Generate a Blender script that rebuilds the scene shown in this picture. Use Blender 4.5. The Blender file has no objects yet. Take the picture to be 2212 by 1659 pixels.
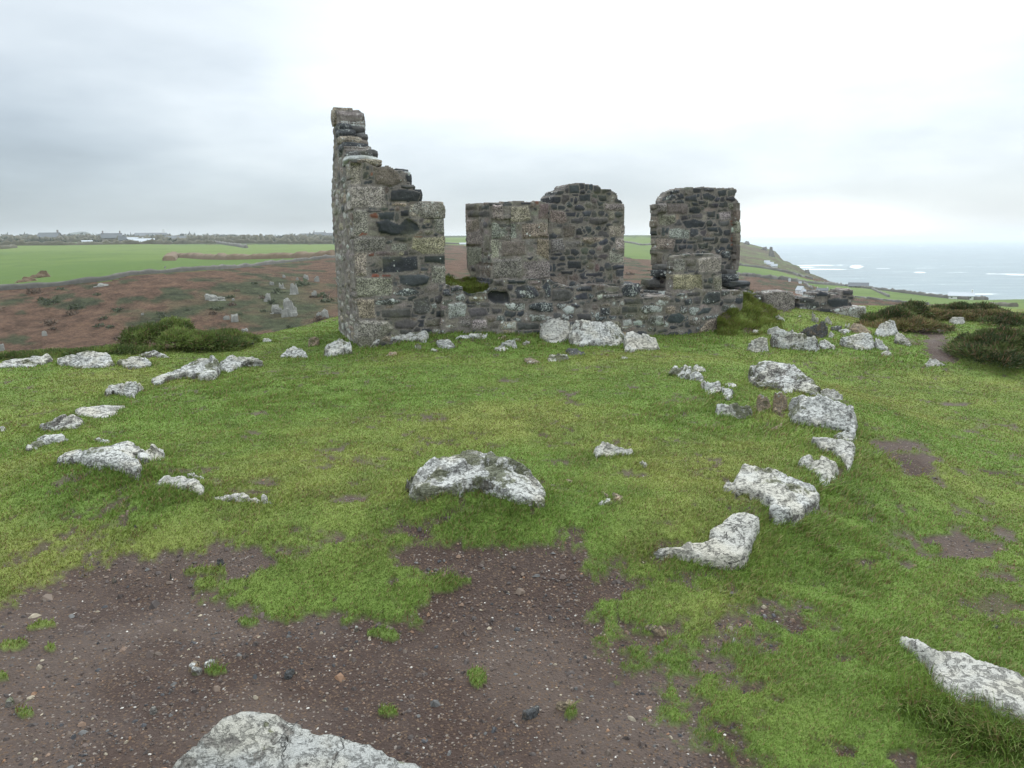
import bpy, math
import numpy as np
from mathutils import Matrix, Vector
from mathutils.bvhtree import BVHTree
SC = bpy.context.scene
COL = SC.collection
RNG = np.random.default_rng(7)
R = math.radians
# ------------------------------------------------------------------ camera
W, H, F = 2212.0, 1659.0, 1600.0           # photo measured at this size
EYE = np.array([0.0, 0.0, 1.6])
PITCH, ROLL = R(10.77), R(0.6)
cam_d = bpy.data.cameras.new("camera"); cam = bpy.data.objects.new("camera", cam_d)
COL.objects.link(cam); SC.camera = cam
cam_d.sensor_width = 36.0; cam_d.lens = F / W * 36.0
cam_d.clip_start = 0.05; cam_d.clip_end = 80000
cam.location = EYE
M3 = Matrix.Rotation(R(90) - PITCH, 3, 'X') @ Matrix.Rotation(-ROLL, 3, 'Z')
cam.rotation_euler = M3.to_euler()
CM = np.array(M3)
# ------------------------------------------------------------------ world
world = bpy.data.worlds.new("World"); SC.world = world; world.use_nodes = True
SUN_EL, SUN_AZ = R(48), R(30)              # azimuth measured from +Y towards +X


class NT:
    """small helper for wiring nodes"""
    def __init__(s, tree):
        s.t = tree; s.n = tree.nodes; s.l = tree.links
    def add(s, kind, **kw):
        nd = s.n.new(kind)
        for k, v in kw.items(): setattr(nd, k, v)
        return nd
    def put(s, sock, v):
        if isinstance(v, bpy.types.NodeSocket): s.l.new(v, sock)
        elif v is not None:
            if hasattr(sock.default_value, '__len__') and not hasattr(v, '__len__'): v = (v,) * len(sock.default_value)
            sock.default_value = v
    def math(s, op, a, b=None, c=None, clamp=False):
        nd = s.add('ShaderNodeMath', operation=op, use_clamp=clamp)
        s.put(nd.inputs[0], a); s.put(nd.inputs[1], b)
        if c is not None: s.put(nd.inputs[2], c)
        return nd.outputs[0]
    def vmath(s, op, a, b=None, out=0):
        nd = s.add('ShaderNodeVectorMath', operation=op)
        s.put(nd.inputs[0], a); s.put(nd.inputs[1], b)
        return nd.outputs[out]
    def scale(s, a, k):
        nd = s.add('ShaderNodeVectorMath', operation='SCALE'); s.put(nd.inputs[0], a); s.put(nd.inputs['Scale'], k)
        return nd.outputs[0]
    def noise(s, vec, scale, detail=4, rough=0.55, dist=0.0, out='Fac'):
        nd = s.add('ShaderNodeTexNoise'); s.put(nd.inputs['Vector'], vec)
        nd.inputs['Scale'].default_value = scale; nd.inputs['Detail'].default_value = detail
        nd.inputs['Roughness'].default_value = rough; nd.inputs['Distortion'].default_value = dist
        return nd.outputs[out]
    def voro(s, vec, scale, feature='F1', out='Distance', rand=1.0):
        nd = s.add('ShaderNodeTexVoronoi', feature=feature); s.put(nd.inputs['Vector'], vec)
        nd.inputs['Scale'].default_value = scale; nd.inputs['Randomness'].default_value = rand
        return nd.outputs[out]
    def ramp(s, f, lo, hi, a=0.0, b=1.0):
        nd = s.add('ShaderNodeMapRange', interpolation_type='SMOOTHSTEP')
        s.put(nd.inputs[0], f); s.put(nd.inputs[1], lo); s.put(nd.inputs[2], hi)
        s.put(nd.inputs[3], a); s.put(nd.inputs[4], b)
        return nd.outputs[0]
    def mix(s, f, a, b, mode='MIX'):
        nd = s.add('ShaderNodeMix', data_type='RGBA', blend_type=mode)
        s.put(nd.inputs[0], f)
        for i, v in ((6, a), (7, b)):
            if isinstance(v, tuple) and len(v) == 3: v = v + (1.0,)
            s.put(nd.inputs[i], v)
        return nd.outputs[2]
    def bump(s, h, strength=0.5, dist=0.02, normal=None):
        nd = s.add('ShaderNodeBump'); s.put(nd.inputs['Height'], h)
        nd.inputs['Strength'].default_value = strength; nd.inputs['Distance'].default_value = dist
        if normal is not None: s.put(nd.inputs['Normal'], normal)
        return nd.outputs[0]
    def attr(s, name, out='Color'):
        return s.add('ShaderNodeAttribute', attribute_name=name).outputs[out]


def build_world():
    t = NT(world.node_tree); t.n.clear()
    sky = t.add('ShaderNodeTexSky', sky_type='NISHITA'); sky.sun_disc = False
    sky.sun_elevation = SUN_EL; sky.sun_rotation = SUN_AZ
    d = t.add('ShaderNodeTexCoord').outputs['Generated']
    sep = t.add('ShaderNodeSeparateXYZ'); t.l.new(d, sep.inputs[0])
    x, y, z = sep.outputs
    # flattened cloud-deck coordinates: direction / (z + small)
    zz = t.math('MAXIMUM', t.math('ADD', z, 0.13), 0.05)
    comb = t.add('ShaderNodeCombineXYZ')
    t.put(comb.inputs[0], t.math('DIVIDE', x, zz)); t.put(comb.inputs[1], t.math('DIVIDE', y, zz))
    n1 = t.noise(comb.outputs[0], 0.30, 7, 0.55)
    stretch = t.add('ShaderNodeCombineXYZ'); t.put(stretch.inputs[0], x); t.put(stretch.inputs[1], y); t.put(stretch.inputs[2], t.math('MULTIPLY', z, 3.5))
    n2 = t.noise(stretch.outputs[0], 2.2, 6, 0.5)
    az = t.math('ARCTAN2', x, y)                      # 0 ahead, + right
    el = t.math('ARCSINE', z)
    # thin cloud towards the hidden sun: ahead and right; thick and grey on the left
    side = t.ramp(t.math('ADD', az, t.math('MULTIPLY', t.math('SUBTRACT', n1, 0.5), 0.55)), -0.62, 0.0)
    back = t.ramp(y, -0.6, 0.5)
    thin = t.math('MULTIPLY', side, back)
    # darker low bank of cloud
    low = t.ramp(t.math('ADD', el, t.math('MULTIPLY', t.math('SUBTRACT', n2, 0.5), 0.16)), 0.25, 0.04)
    band = t.ramp(el, 0.035, 0.005)                    # pale strip over the horizon
    v = t.math('ADD', 0.79, t.math('MULTIPLY', thin, 0.35))
    v = t.math('SUBTRACT', v, t.math('MULTIPLY', low, t.math('ADD', 0.32, t.math('MULTIPLY', thin, 0.12))))
    v = t.math('ADD', v, t.math('MULTIPLY', band, 0.14))
    v = t.math('ADD', v, t.math('MULTIPLY', t.math('SUBTRACT', n2, 0.5), 0.55))
    # bright gap low over the sea on the right
    g1 = t.ramp(t.math('ABSOLUTE', t.math('SUBTRACT', az, 0.37)), 0.22, 0.0)
    g2 = t.ramp(t.math('ABSOLUTE', t.math('SUBTRACT', el, 0.018)), 0.045, 0.0)
    v = t.math('ADD', v, t.math('MULTIPLY', t.math('MULTIPLY', g1, g2), 0.42))
    v = t.math('MAXIMUM', v, 0.3)
    up = t.ramp(z, 0.30, 0.75, 1.0, 2.75)               # overcast sky is brightest overhead
    v = t.math('MULTIPLY', v, up)
    tint = t.mix(t.ramp(v, 0.35, 0.95), (0.80, 0.94, 1.07), (0.93, 1.0, 1.04))
    cloud = t.scale(tint, v)
    low_sky = t.scale(sky.outputs[0], 0.02)
    colr = t.vmath('ADD', cloud, low_sky)
    bg = t.add('ShaderNodeBackground'); t.l.new(colr, bg.inputs[0]); bg.inputs[1].default_value = 1.0
    out = t.add('ShaderNodeOutputWorld'); t.l.new(bg.outputs[0], out.inputs[0])


build_world()
sun_d = bpy.data.lights.new("sun", 'SUN'); sun = bpy.data.objects.new("sun", sun_d); COL.objects.link(sun)
sun_d.energy = 0.9; sun_d.angle = R(35); sun_d.color = (1.0, 0.97, 0.92)
sdir = Vector((math.sin(SUN_AZ) * math.cos(SUN_EL), math.cos(SUN_AZ) * math.cos(SUN_EL), math.sin(SUN_EL)))
sun.rotation_euler = sdir.to_track_quat('Z', 'Y').to_euler(); sun.location = (0, 0, 50)
SC.view_settings.view_transform = 'Standard'; SC.view_settings.look = 'None'
SC.view_settings.exposure = 0.0; SC.view_settings.gamma = 1.0
SC.cycles.use_denoising = True
SC.cycles.max_bounces = 6; SC.cycles.diffuse_bounces = 3; SC.cycles.volume_bounces = 1
SC.cycles.transparent_max_bounces = 8

# ------------------------------------------------------------------ maths
def sst(a, b, x):
    t = np.clip((x - a) / (b - a), 0, 1); return t * t * (3 - 2 * t)


def _hash(ix, iy, iz, seed):
    h = (ix * 374761393 + iy * 668265263 + iz * 2147483647 + seed * 974634777) & 0xFFFFFFFF
    h = ((h ^ (h >> 13)) * 1274126177) & 0xFFFFFFFF
    h = ((h ^ (h >> 16)) * 2246822519) & 0xFFFFFFFF
    h = h ^ (h >> 15)
    return (h & 0xFFFFFF) / float(0xFFFFFF) * 2 - 1


def vn(x, y, z=0.0, seed=0):
    x = np.asarray(x, float); y = np.asarray(y, float); z = np.asarray(z, float) + np.zeros_like(x)
    fx, fy, fz = np.floor(x), np.floor(y), np.floor(z)
    ix, iy, iz = fx.astype(np.int64), fy.astype(np.int64), fz.astype(np.int64)
    ux, uy, uz = x - fx, y - fy, z - fz
    ux, uy, uz = (t * t * t * (t * (t * 6 - 15) + 10) for t in (ux, uy, uz))
    out = 0
    zs = (0, 1) if np.any(uz) else (0,)
    for dz in zs:
        wz = uz if dz else 1 - uz
        for dx in (0, 1):
            wx = ux if dx else 1 - ux
            for dy in (0, 1):
                wy = uy if dy else 1 - uy
                out = out + _hash(ix + dx, iy + dy, iz + dz, seed) * wx * wy * wz
    return out


def fbm(x, y, z=0.0, oct=4, seed=0, gain=0.5):
    s = 0; a = 1.0; n = 0
    x = np.asarray(x, float); y = np.asarray(y, float); z = np.asarray(z, float)
    for i in range(oct):
        s = s + a * vn(x, y, z, seed + i * 17); n += a
        c, sn = 0.8, 0.6
        x, y = (x * c - y * sn) * 2.03 + 3.1, (x * sn + y * c) * 2.03 + 1.7
        z = z * 2.03
        a *= gain
    return s / n


def ray(px, py):
    """photo pixel -> unit-depth world direction"""
    px = np.asarray(px, float); py = np.asarray(py, float)
    v = np.stack([(px - W / 2) / F, -(py - H / 2) / F, -np.ones_like(px)], -1)
    return v @ CM.T


def proj(P):
    q = (np.asarray(P, float) - EYE) @ CM
    z = np.where(-q[..., 2] < 1e-3, 1e-3, -q[..., 2])
    return q[..., 0] / z * F + W / 2, -q[..., 1] / z * F + H / 2, -q[..., 2]


def pip(poly, x, y):
    poly = np.asarray(poly, float); ins = np.zeros(np.shape(x), bool); n = len(poly)
    for i in range(n):
        x1, y1 = poly[i]; x2, y2 = poly[(i + 1) % n]
        if y1 == y2: continue
        c = ((y1 > y) != (y2 > y)) & (x < (x2 - x1) * (y - y1) / (y2 - y1) + x1)
        ins ^= c
    return ins


def pdist(poly, x, y, closed=True):
    poly = np.asarray(poly, float); d = np.full(np.shape(x), 1e9); n = len(poly)
    for i in range(n if closed else n - 1):
        x1, y1 = poly[i]; x2, y2 = poly[(i + 1) % n]
        dx, dy = x2 - x1, y2 - y1; L = dx * dx + dy * dy + 1e-12
        t = np.clip(((x - x1) * dx + (y - y1) * dy) / L, 0, 1)
        d = np.minimum(d, np.hypot(x - x1 - t * dx, y - y1 - t * dy))
    return d


# frames of the enlarged crops the outlines were measured in
FR = {'A': (700, 220, 450, 1244), 'B': (980, 380, 500, 1885), 'C': (1400, 380, 560, 2111),
      'L': (0, 480, 770, 2212), 'R': (1650, 500, 659, 2212), 'P': (0, 760, 770, 2212),
      'Q': (770, 720, 730, 2212), 'S': (1300, 720, 700, 2212), 'T': (1400, 1000, 909, 2060),
      'G': (0, 1150, 800, 2212), 'H': (700, 1150, 800, 2212), 'D': (0, 0, 2309, 2212)}


def fr(f, pts):
    x0, y0, w, zw = FR[f]; k = w / zw; p = np.asarray(pts, float)
    return np.stack([(x0 + p[..., 0] * k) * W / 2309, (y0 + p[..., 1] * k) * W / 2309], -1)


# ------------------------------------------------------------------ mesh helpers
def mesh(name, V, F4=None, F3=None, smooth=True, mat=None, attrs=None, parent=None, loc=None, link=True):
    me = bpy.data.meshes.new(name)
    V = np.asarray(V, np.float32)
    if loc is not None: V = V - np.asarray(loc, np.float32)
    me.vertices.add(len(V)); me.vertices.foreach_set('co', V.ravel())
    fs = []; ls = []; tot = []
    n4 = 0 if F4 is None else len(F4); n3 = 0 if F3 is None else len(F3)
    if n4: fs.append(np.asarray(F4, np.int32).ravel()); tot.append(np.full(n4, 4, np.int32))
    if n3: fs.append(np.asarray(F3, np.int32).ravel()); tot.append(np.full(n3, 3, np.int32))
    idx = np.concatenate(fs); tot = np.concatenate(tot)
    start = np.concatenate([[0], np.cumsum(tot)[:-1]]).astype(np.int32)
    me.loops.add(len(idx)); me.loops.foreach_set('vertex_index', idx)
    me.polygons.add(len(tot)); me.polygons.foreach_set('loop_start', start)
    me.polygons.foreach_set('use_smooth', np.full(len(tot), smooth, bool))
    me.update(calc_edges=True)
    for k, a in (attrs or {}).items():
        a = np.asarray(a, np.float32)
        if a.ndim == 2:
            if a.shape[1] == 3: a = np.concatenate([a, np.ones((len(a), 1), np.float32)], 1)
            at = me.attributes.new(k, 'FLOAT_COLOR', 'POINT'); at.data.foreach_set('color', a.ravel())
        else:
            at = me.attributes.new(k, 'FLOAT', 'POINT'); at.data.foreach_set('value', a.ravel())
    if mat: me.materials.append(mat)
    o = bpy.data.objects.new(name, me)
    if link: COL.objects.link(o)
    if loc is not None: o.location = [float(v) for v in loc]
    if parent is not None: o.parent = parent
    return o


def tag(o, label=None, cat=None, group=None, kind=None):
    if label: o['label'] = label
    if cat: o['category'] = cat
    if group: o['group'] = group
    if kind: o['kind'] = kind
    return o


def empty(name, loc=(0, 0, 0)):
    o = bpy.data.objects.new(name, None); COL.objects.link(o); o.location = [float(v) for v in loc]; o.empty_display_size = 0.1
    return o


# ------------------------------------------------------------------ materials
def new_mat(name):
    m = bpy.data.materials.new(name); m.use_nodes = True
    t = NT(m.node_tree); t.n.clear()
    p = t.add('ShaderNodeBsdfPrincipled'); o = t.add('ShaderNodeOutputMaterial'); t.l.new(p.outputs[0], o.inputs[0])
    return m, t, p


def pos(t): return t.add('ShaderNodeNewGeometry').outputs['Position']


def rock_mat(name, cover, base=(0.20, 0.185, 0.165), lich=(0.60, 0.605, 0.57), moss=0.5, warm=0.0, fl=0.6):
    m, t, p = new_mat(name)
    P = pos(t)
    nz = t.add('ShaderNodeSeparateXYZ'); t.l.new(t.add('ShaderNodeNewGeometry').outputs['Normal'], nz.inputs[0])
    n1 = t.noise(P, 7, 9, 0.68, 0.4); n2 = t.noise(P, 55, 5, 0.6); n3 = t.noise(P, 2.2, 4, 0.5)
    fine = t.noise(P, 190, 3, 0.6)
    st = t.add('ShaderNodeMapping'); t.put(st.inputs[0], P); st.inputs['Scale'].default_value = (1, 1, 2.6); st.inputs['Rotation'].default_value = (0.1, 0.15, 0.5)
    wv = t.vmath('ADD', st.outputs[0], t.scale(t.noise(P, 5, 4, 0.6, out='Color'), 0.35))
    cr = t.voro(wv, 4.5, 'DISTANCE_TO_EDGE'); crack = t.ramp(cr, 0.0, 0.018, 0.25, 1.0)
    crack = t.math('MAXIMUM', crack, t.ramp(n3, 0.42, 0.50))
    fleck = t.ramp(t.math('ADD', t.noise(st.outputs[0], 26, 6, 0.72, 0.6), t.math('MULTIPLY', n3, 0.25)), 0.65, 0.71)
    spots = t.voro(t.vmath('ADD', P, t.scale(t.noise(P, 30, 2, 0.5, out='Color'), 0.03)), 17)
    a = t.math('ADD', t.math('MULTIPLY', n1, 1.0), t.math('MULTIPLY', t.math('SUBTRACT', n2, 0.5), 0.45))
    a = t.math('ADD', a, t.math('MULTIPLY', t.math('SUBTRACT', 0.45, spots), 0.22))
    a = t.math('ADD', a, t.math('MULTIPLY', nz.outputs[2], 0.26))
    a = t.math('ADD', a, t.math('MULTIPLY', t.math('SUBTRACT', n3, 0.5), 0.35))
    thr = 0.915 - 0.62 * cover
    lm = t.ramp(a, thr - 0.04, thr + 0.06)
    b1 = t.mix(t.ramp(n2, 0.3, 0.7), tuple(c * 0.55 for c in base), tuple(c * 1.35 for c in base))
    b1 = t.mix(t.math('MULTIPLY', t.ramp(n1, 0.5, 0.62), 0.45 + warm), b1, (0.26, 0.18, 0.10))
    l1 = t.mix(t.ramp(fine, 0.35, 0.65), tuple(c * 0.74 for c in lich), lich)
    l1 = t.mix(t.math('MULTIPLY', t.ramp(t.noise(P, 3.3, 3, 0.5), 0.45, 0.62), 0.5), l1, (0.48, 0.44, 0.34))
    c = t.mix(lm, b1, l1)
    c = t.mix(t.math('MULTIPLY', t.ramp(t.noise(P, 12, 6, 0.7), 0.60, 0.66), 0.65), c, (0.09, 0.085, 0.08))
    c = t.mix(t.math('MULTIPLY', fleck, fl), c, (0.10, 0.097, 0.085))
    c = t.mix(crack, (0.035, 0.032, 0.028), c)
    mm = t.ramp(t.math('ADD', t.noise(P, 4.5, 7, 0.65), t.math('MULTIPLY', n2, 0.12)), 0.64 - 0.10 * moss, 0.68 - 0.10 * moss)
    c = t.mix(t.math('MULTIPLY', mm, 0.8), c, t.mix(n2, (0.05, 0.055, 0.018), (0.11, 0.12, 0.035)))
    t.put(p.inputs['Base Color'], c); p.inputs['Roughness'].default_value = 0.85
    h = t.math('ADD', t.math('MULTIPLY', n1, 1.2), t.math('MULTIPLY', n2, 0.45))
    h = t.math('ADD', h, t.math('ADD', t.math('MULTIPLY', crack, 0.6), t.math('MULTIPLY', lm, 0.15)))
    t.put(p.inputs['Normal'], t.bump(t.math('SUBTRACT', h, t.math('MULTIPLY', fleck, .5)), 1.0, 0.045))
    return m


MW = rock_mat('lichen_rock', 0.70, moss=0.2)
MW2 = rock_mat('lichen_rock_bright', 0.86, moss=-0.6, lich=(0.56, 0.55, 0.50), fl=.6)
MG = rock_mat('grey_rock', 0.45, moss=0.6)
MM = rock_mat('mossy_rock', 0.68, base=(0.16, 0.15, 0.12), moss=0.75)
MD = rock_mat('dark_rock', 0.22, base=(0.075, 0.078, 0.08), moss=0.2)
MB = rock_mat('brown_rock', 0.15, base=(0.33, 0.26, 0.175), moss=-.3, warm=0.3, fl=.4)
MF = rock_mat('near_rock', 0.52, base=(0.27, 0.25, 0.22), lich=(0.46, 0.465, 0.44), moss=0.1, fl=.3, warm=.35)


def wall_mat():
    m, t, p = new_mat('masonry')
    P = pos(t); at = t.add('ShaderNodeAttribute', attribute_name='Col')
    gran = at.outputs['Alpha']; c = at.outputs['Color']
    li = t.attr('lich', 'Fac')
    n1 = t.noise(P, 6, 7, 0.6); n2 = t.noise(P, 38, 6, 0.7); n3 = t.noise(P, 120, 3, 0.6)
    # granite crystals
    vc = t.voro(P, 75, out='Color'); sv = t.add('ShaderNodeSeparateColor'); t.l.new(vc, sv.inputs[0])
    cr = t.ramp(sv.outputs[0], 0.1, 0.95, 0.42, 1.65)
    k = t.mix(gran, t.mix(n2, (0.62, 0.62, 0.62), (1.38, 1.38, 1.38)), t.scale((1, 1, 1), cr))
    c = t.mix(1.0, c, k, 'MULTIPLY')
    c = t.mix(t.ramp(n1, 0.35, 0.7, 0.0, 1.0), t.scale(c, 0.78), t.scale(c, 1.22))
    # lichen rosettes and crusts
    w = t.vmath('ADD', P, t.scale(t.noise(P, 22, 3, 0.6, out='Color'), 0.04))
    sp = t.voro(w, 9); g = t.noise(P, 2.6, 3, 0.5)
    rr = t.math('MULTIPLY', t.ramp(g, 0.40, 0.65), t.math('ADD', 0.08, t.math('MULTIPLY', li, 0.42)))
    ros = t.ramp(t.math('SUBTRACT', rr, sp), -0.02, 0.03)
    crust = t.ramp(t.math('ADD', t.math('MULTIPLY', n2, 0.7), t.math('ADD', t.math('MULTIPLY', n1, 0.35), t.math('MULTIPLY', li, 0.24))), 0.68, 0.76)
    lm = t.math('MAXIMUM', ros, t.math('MULTIPLY', crust, 0.75))
    c = t.mix(lm, c, t.mix(n3, (0.36, 0.385, 0.36), (0.60, 0.62, 0.58)))
    # greenish damp bloom
    c = t.mix(t.math('MULTIPLY', t.ramp(t.noise(P, 1.7, 5, 0.6), 0.52, 0.68), 0.35), c, (0.13, 0.13, 0.065))
    t.put(p.inputs['Base Color'], c); p.inputs['Roughness'].default_value = 0.82
    h = t.math('ADD', t.math('MULTIPLY', n2, 0.8), t.math('ADD', t.math('MULTIPLY', n1, 0.4), t.math('MULTIPLY', n3, 0.25)))
    t.put(p.inputs['Normal'], t.bump(h, 0.8, 0.025))
    return m


def ground_mat():
    m, t, p = new_mat('turf_and_soil')
    P = pos(t); at = t.add('ShaderNodeAttribute', attribute_name='Col'); bare = at.outputs['Alpha']
    n1 = t.noise(P, 30, 6, 0.7); n2 = t.noise(P, 140, 4, 0.65)
    st = t.voro(P, 120, out='Color'); sv = t.add('ShaderNodeSeparateColor'); t.l.new(st, sv.inputs[0])
    k = t.mix(n1, (0.55, 0.55, 0.55), (1.45, 1.45, 1.45))
    c = t.mix(1.0, at.outputs['Color'], k, 'MULTIPLY')
    c = t.mix(t.math('MULTIPLY', bare, t.ramp(sv.outputs[0], 0.955, 0.985)), c, (0.20, 0.17, 0.145))
    c = t.mix(t.math('MULTIPLY', bare, t.ramp(sv.outputs[1], 0.86, 0.9)), c, (0.10, 0.065, 0.042))
    t.put(p.inputs['Base Color'], c)
    p.inputs['Specular IOR Level'].default_value = 0.3
    t.put(p.inputs['Roughness'], t.math('SUBTRACT', 0.95, t.math('MULTIPLY', bare, t.ramp(t.noise(P, 2.0, 4, 0.6), 0.4, 0.7, 0.05, 0.25))))
    h = t.math('ADD', n1, t.math('MULTIPLY', n2, 0.5))
    h = t.math('ADD', h, t.math('MULTIPLY', t.voro(P, 85), -0.8))
    t.put(p.inputs['Normal'], t.bump(h, 0.8, 0.012))
    return m


def veg_mat(name, transl=0.25, rough=0.6):
    m, t, p = new_mat(name)
    c = t.attr('Col'); t.put(p.inputs['Base Color'], c); p.inputs['Roughness'].default_value = rough
    p.inputs['Specular IOR Level'].default_value = 0.3
    tr = t.add('ShaderNodeBsdfTranslucent'); t.put(tr.inputs[0], c)
    mx = t.add('ShaderNodeMixShader'); mx.inputs[0].default_value = transl
    t.l.new(p.outputs[0], mx.inputs[1]); t.l.new(tr.outputs[0], mx.inputs[2])
    o = [n for n in t.n if n.type == 'OUTPUT_MATERIAL'][0]; t.l.new(mx.outputs[0], o.inputs[0])
    return m


def hill_mat():
    m, t, p = new_mat('hill_cover')
    P = pos(t); at = t.add('ShaderNodeAttribute', attribute_name='Col'); rough = at.outputs['Alpha']
    n1 = t.noise(P, 0.25, 8, 0.68); n2 = t.noise(P, 1.4, 5, 0.7)
    k = t.math('ADD', t.math('MULTIPLY', n1, 0.6), t.math('MULTIPLY', n2, 0.4))
    k = t.math('ADD', 1.0, t.math('MULTIPLY', t.math('SUBTRACT', k, 0.5), t.math('ADD', 0.5, t.math('MULTIPLY', rough, 4.2))))
    t.put(p.inputs['Base Color'], t.scale(at.outputs['Color'], k)); p.inputs['Roughness'].default_value = 0.95
    p.inputs['Specular IOR Level'].default_value = 0.1
    t.put(p.inputs['Normal'], t.bump(t.math('MULTIPLY', t.math('ADD', n2, n1), rough), 0.9, 1.6))
    return m


def flat_mat(name, col, rough=0.85, var=0.25, scale=3.0, bump=0.3):
    m, t, p = new_mat(name)
    P = pos(t); n = t.noise(P, scale, 6, 0.65)
    c = t.mix(n, tuple(v * (1 - var) for v in col), tuple(min(1, v * (1 + var)) for v in col))
    t.put(p.inputs['Base Color'], c); p.inputs['Roughness'].default_value = rough
    t.put(p.inputs['Normal'], t.bump(n, bump, 0.05))
    return m


M_WALL = wall_mat(); M_GROUND = ground_mat(); M_GRASS = veg_mat('grass_blades', 0.3, 0.55); M_GORSE = veg_mat('gorse_leaves', 0.15, 0.7)
M_HILL = hill_mat()
M_GRAVEL, _t, _p = new_mat('pebbles'); _t.put(_p.inputs['Base Color'], _t.attr('Col')); _p.inputs['Roughness'].default_value = 0.6

# ------------------------------------------------------------------ terrain
_lp = [(0, 771), (300, 757), (420, 748), (520, 736), (600, 714), (700, 692)]   # edge of the plateau seen on the left
LIPX = [-3000, -600] + [p[0] for p in _lp] + [900, 1600, 1800, 2212, 3500]
LIPD = [18, 15] + [float(1.6 / -(ray(p[0], p[1])[2] / np.hypot(*ray(p[0], p[1])[:2]))) for p in _lp] + [21, 20, 20, 21, 24]


def lip(az):
    px = W / 2 + F * np.tan(np.clip(az, -1.35, 1.35))
    return np.interp(px, LIPX, LIPD)


def _flat(px, py):
    v = ray(px, py); return EYE + v * (1.6 / -v[2])


BUMPS = [(_flat(a, b), c, d, e) for a, b, c, d, e in [(1015, 1108, .50, .20, .13), (1120, 1110, .3, .2, .08), (250, 1030, .45, .22, .10), (150, 985, .4, .3, .06), (1545, 1235, .55, .2, .07), (1380, 730, 3.0, .9, .05),
         (400, 1075, .4, .2, .04), (1780, 905, .6, .5, .06), (1640, 1120, .35, .3, .05), (2120, 1480, .7, .4, .10), (1700, 760, 1.5, .6, .06)]]


def gz(x, y):
    x = np.asarray(x, float); y = np.asarray(y, float)
    r = np.hypot(x + 0.3, y - 7.9)
    w = sst(9.5, 6.0, y) * (1 - 0.45 * sst(-1.5, -4.0, x))
    w = np.maximum(w, sst(0.8, 2.6, x) * sst(12.5, 9.5, y))
    z = -0.24 * w * sst(3.75, 4.75, r)
    z = z + 0.05 * fbm(x / 1.9, y / 1.9, oct=3, seed=3) + 0.016 * fbm(x / 0.4, y / 0.4, oct=3, seed=9)
    # grass creeping up to the walls and the rubble spread right of the ruin
    z = z + 0.34 * np.exp(-(((x - 5.1) / 1.5) ** 2 + ((y - 15.0) / 2.2) ** 2))
    z = z - 0.12 * np.exp(-(((x - 3.2) / 2.2) ** 2 + ((y - 13.0) / 1.6) ** 2))
    z = z + 0.20 * np.exp(-(((x + 1.1) / 1.0) ** 2 + ((y - 12.1) / .75) ** 2)) + 0.07 * np.exp(-(((x - 0.6) / 1.2) ** 2 + ((y - 12.6) / .7) ** 2))
    for c, rx, ry, h in BUMPS:
        z = z + h * np.exp(-(((x - c[0]) / rx) ** 2 + ((y - c[1]) / ry) ** 2))
    az = np.arctan2(x, y); t = np.maximum(0, np.hypot(x, y) - lip(az))
    return z - 0.30 * t ** 1.35


def hit(px, py, h=0.0, zf=gz):
    """march camera rays to the near ground raised by h"""
    d = ray(px, py); n = np.shape(d)[:-1]
    t = np.full(n, 1.0); step = 0.02; done = np.zeros(n, bool); prev = t.copy()
    for i in range(520):
        P = EYE + d * t[..., None]
        below = P[..., 2] < zf(P[..., 0], P[..., 1]) + h
        done |= below
        if done.all(): break
        prev = np.where(done, prev, t); t = np.where(done, t, t * 1.012)
    lo, hi = prev, t
    for i in range(14):
        m = (lo + hi) / 2; P = EYE + d * m[..., None]
        b = P[..., 2] < zf(P[..., 0], P[..., 1]) + h
        hi = np.where(b, m, hi); lo = np.where(b, lo, m)
    return EYE + d * hi[..., None]


DIRT = fr('D', [(-400, 1340), (0, 1312), (60, 1275), (130, 1243), (250, 1205), (290, 1192), (330, 1196), (420, 1188), (455, 1170), (540, 1172),
                (610, 1212), (560, 1238), (440, 1258), (430, 1275), (520, 1290), (600, 1322), (680, 1325), (720, 1330), (800, 1345), (850, 1352),
                (905, 1330), (935, 1300), (940, 1255), (900, 1240), (850, 1225), (845, 1190), (920, 1165), (1000, 1150), (1010, 1172), (1110, 1184), (1210, 1180), (1225, 1150), (1262, 1145),
                (1250, 1180), (1265, 1210), (1340, 1238), (1400, 1262), (1480, 1290), (1560, 1302), (1640, 1310), (1720, 1325), (1715, 1375), (1640, 1392),
                (1540, 1372), (1470, 1362), (1420, 1350), (1330, 1345), (1300, 1300), (1290, 1370), (1370, 1395), (1370, 1440), (1440, 1470), (1470, 1530), (1540, 1570),
                (1590, 1620), (1650, 1720), (1800, 2400), (-1500, 2400)])
ISL = [(965, 1258, 42, 14), (455, 1235, 40, 10), (420, 1160, 30, 8), (860, 1300, 40, 25), (1400, 1300, 70, 32), (30, 1390, 32, 12), (95, 1350, 22, 10),
       (100, 1398, 14, 7), (1020, 1460, 26, 18), (845, 1530, 16, 9), (475, 1450, 24, 10), (55, 1540, 18, 9), (0, 1460, 14, 8), (1240, 1532, 14, 8), (835, 1372, 30, 12), (550, 1340, 20, 8)]
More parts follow.
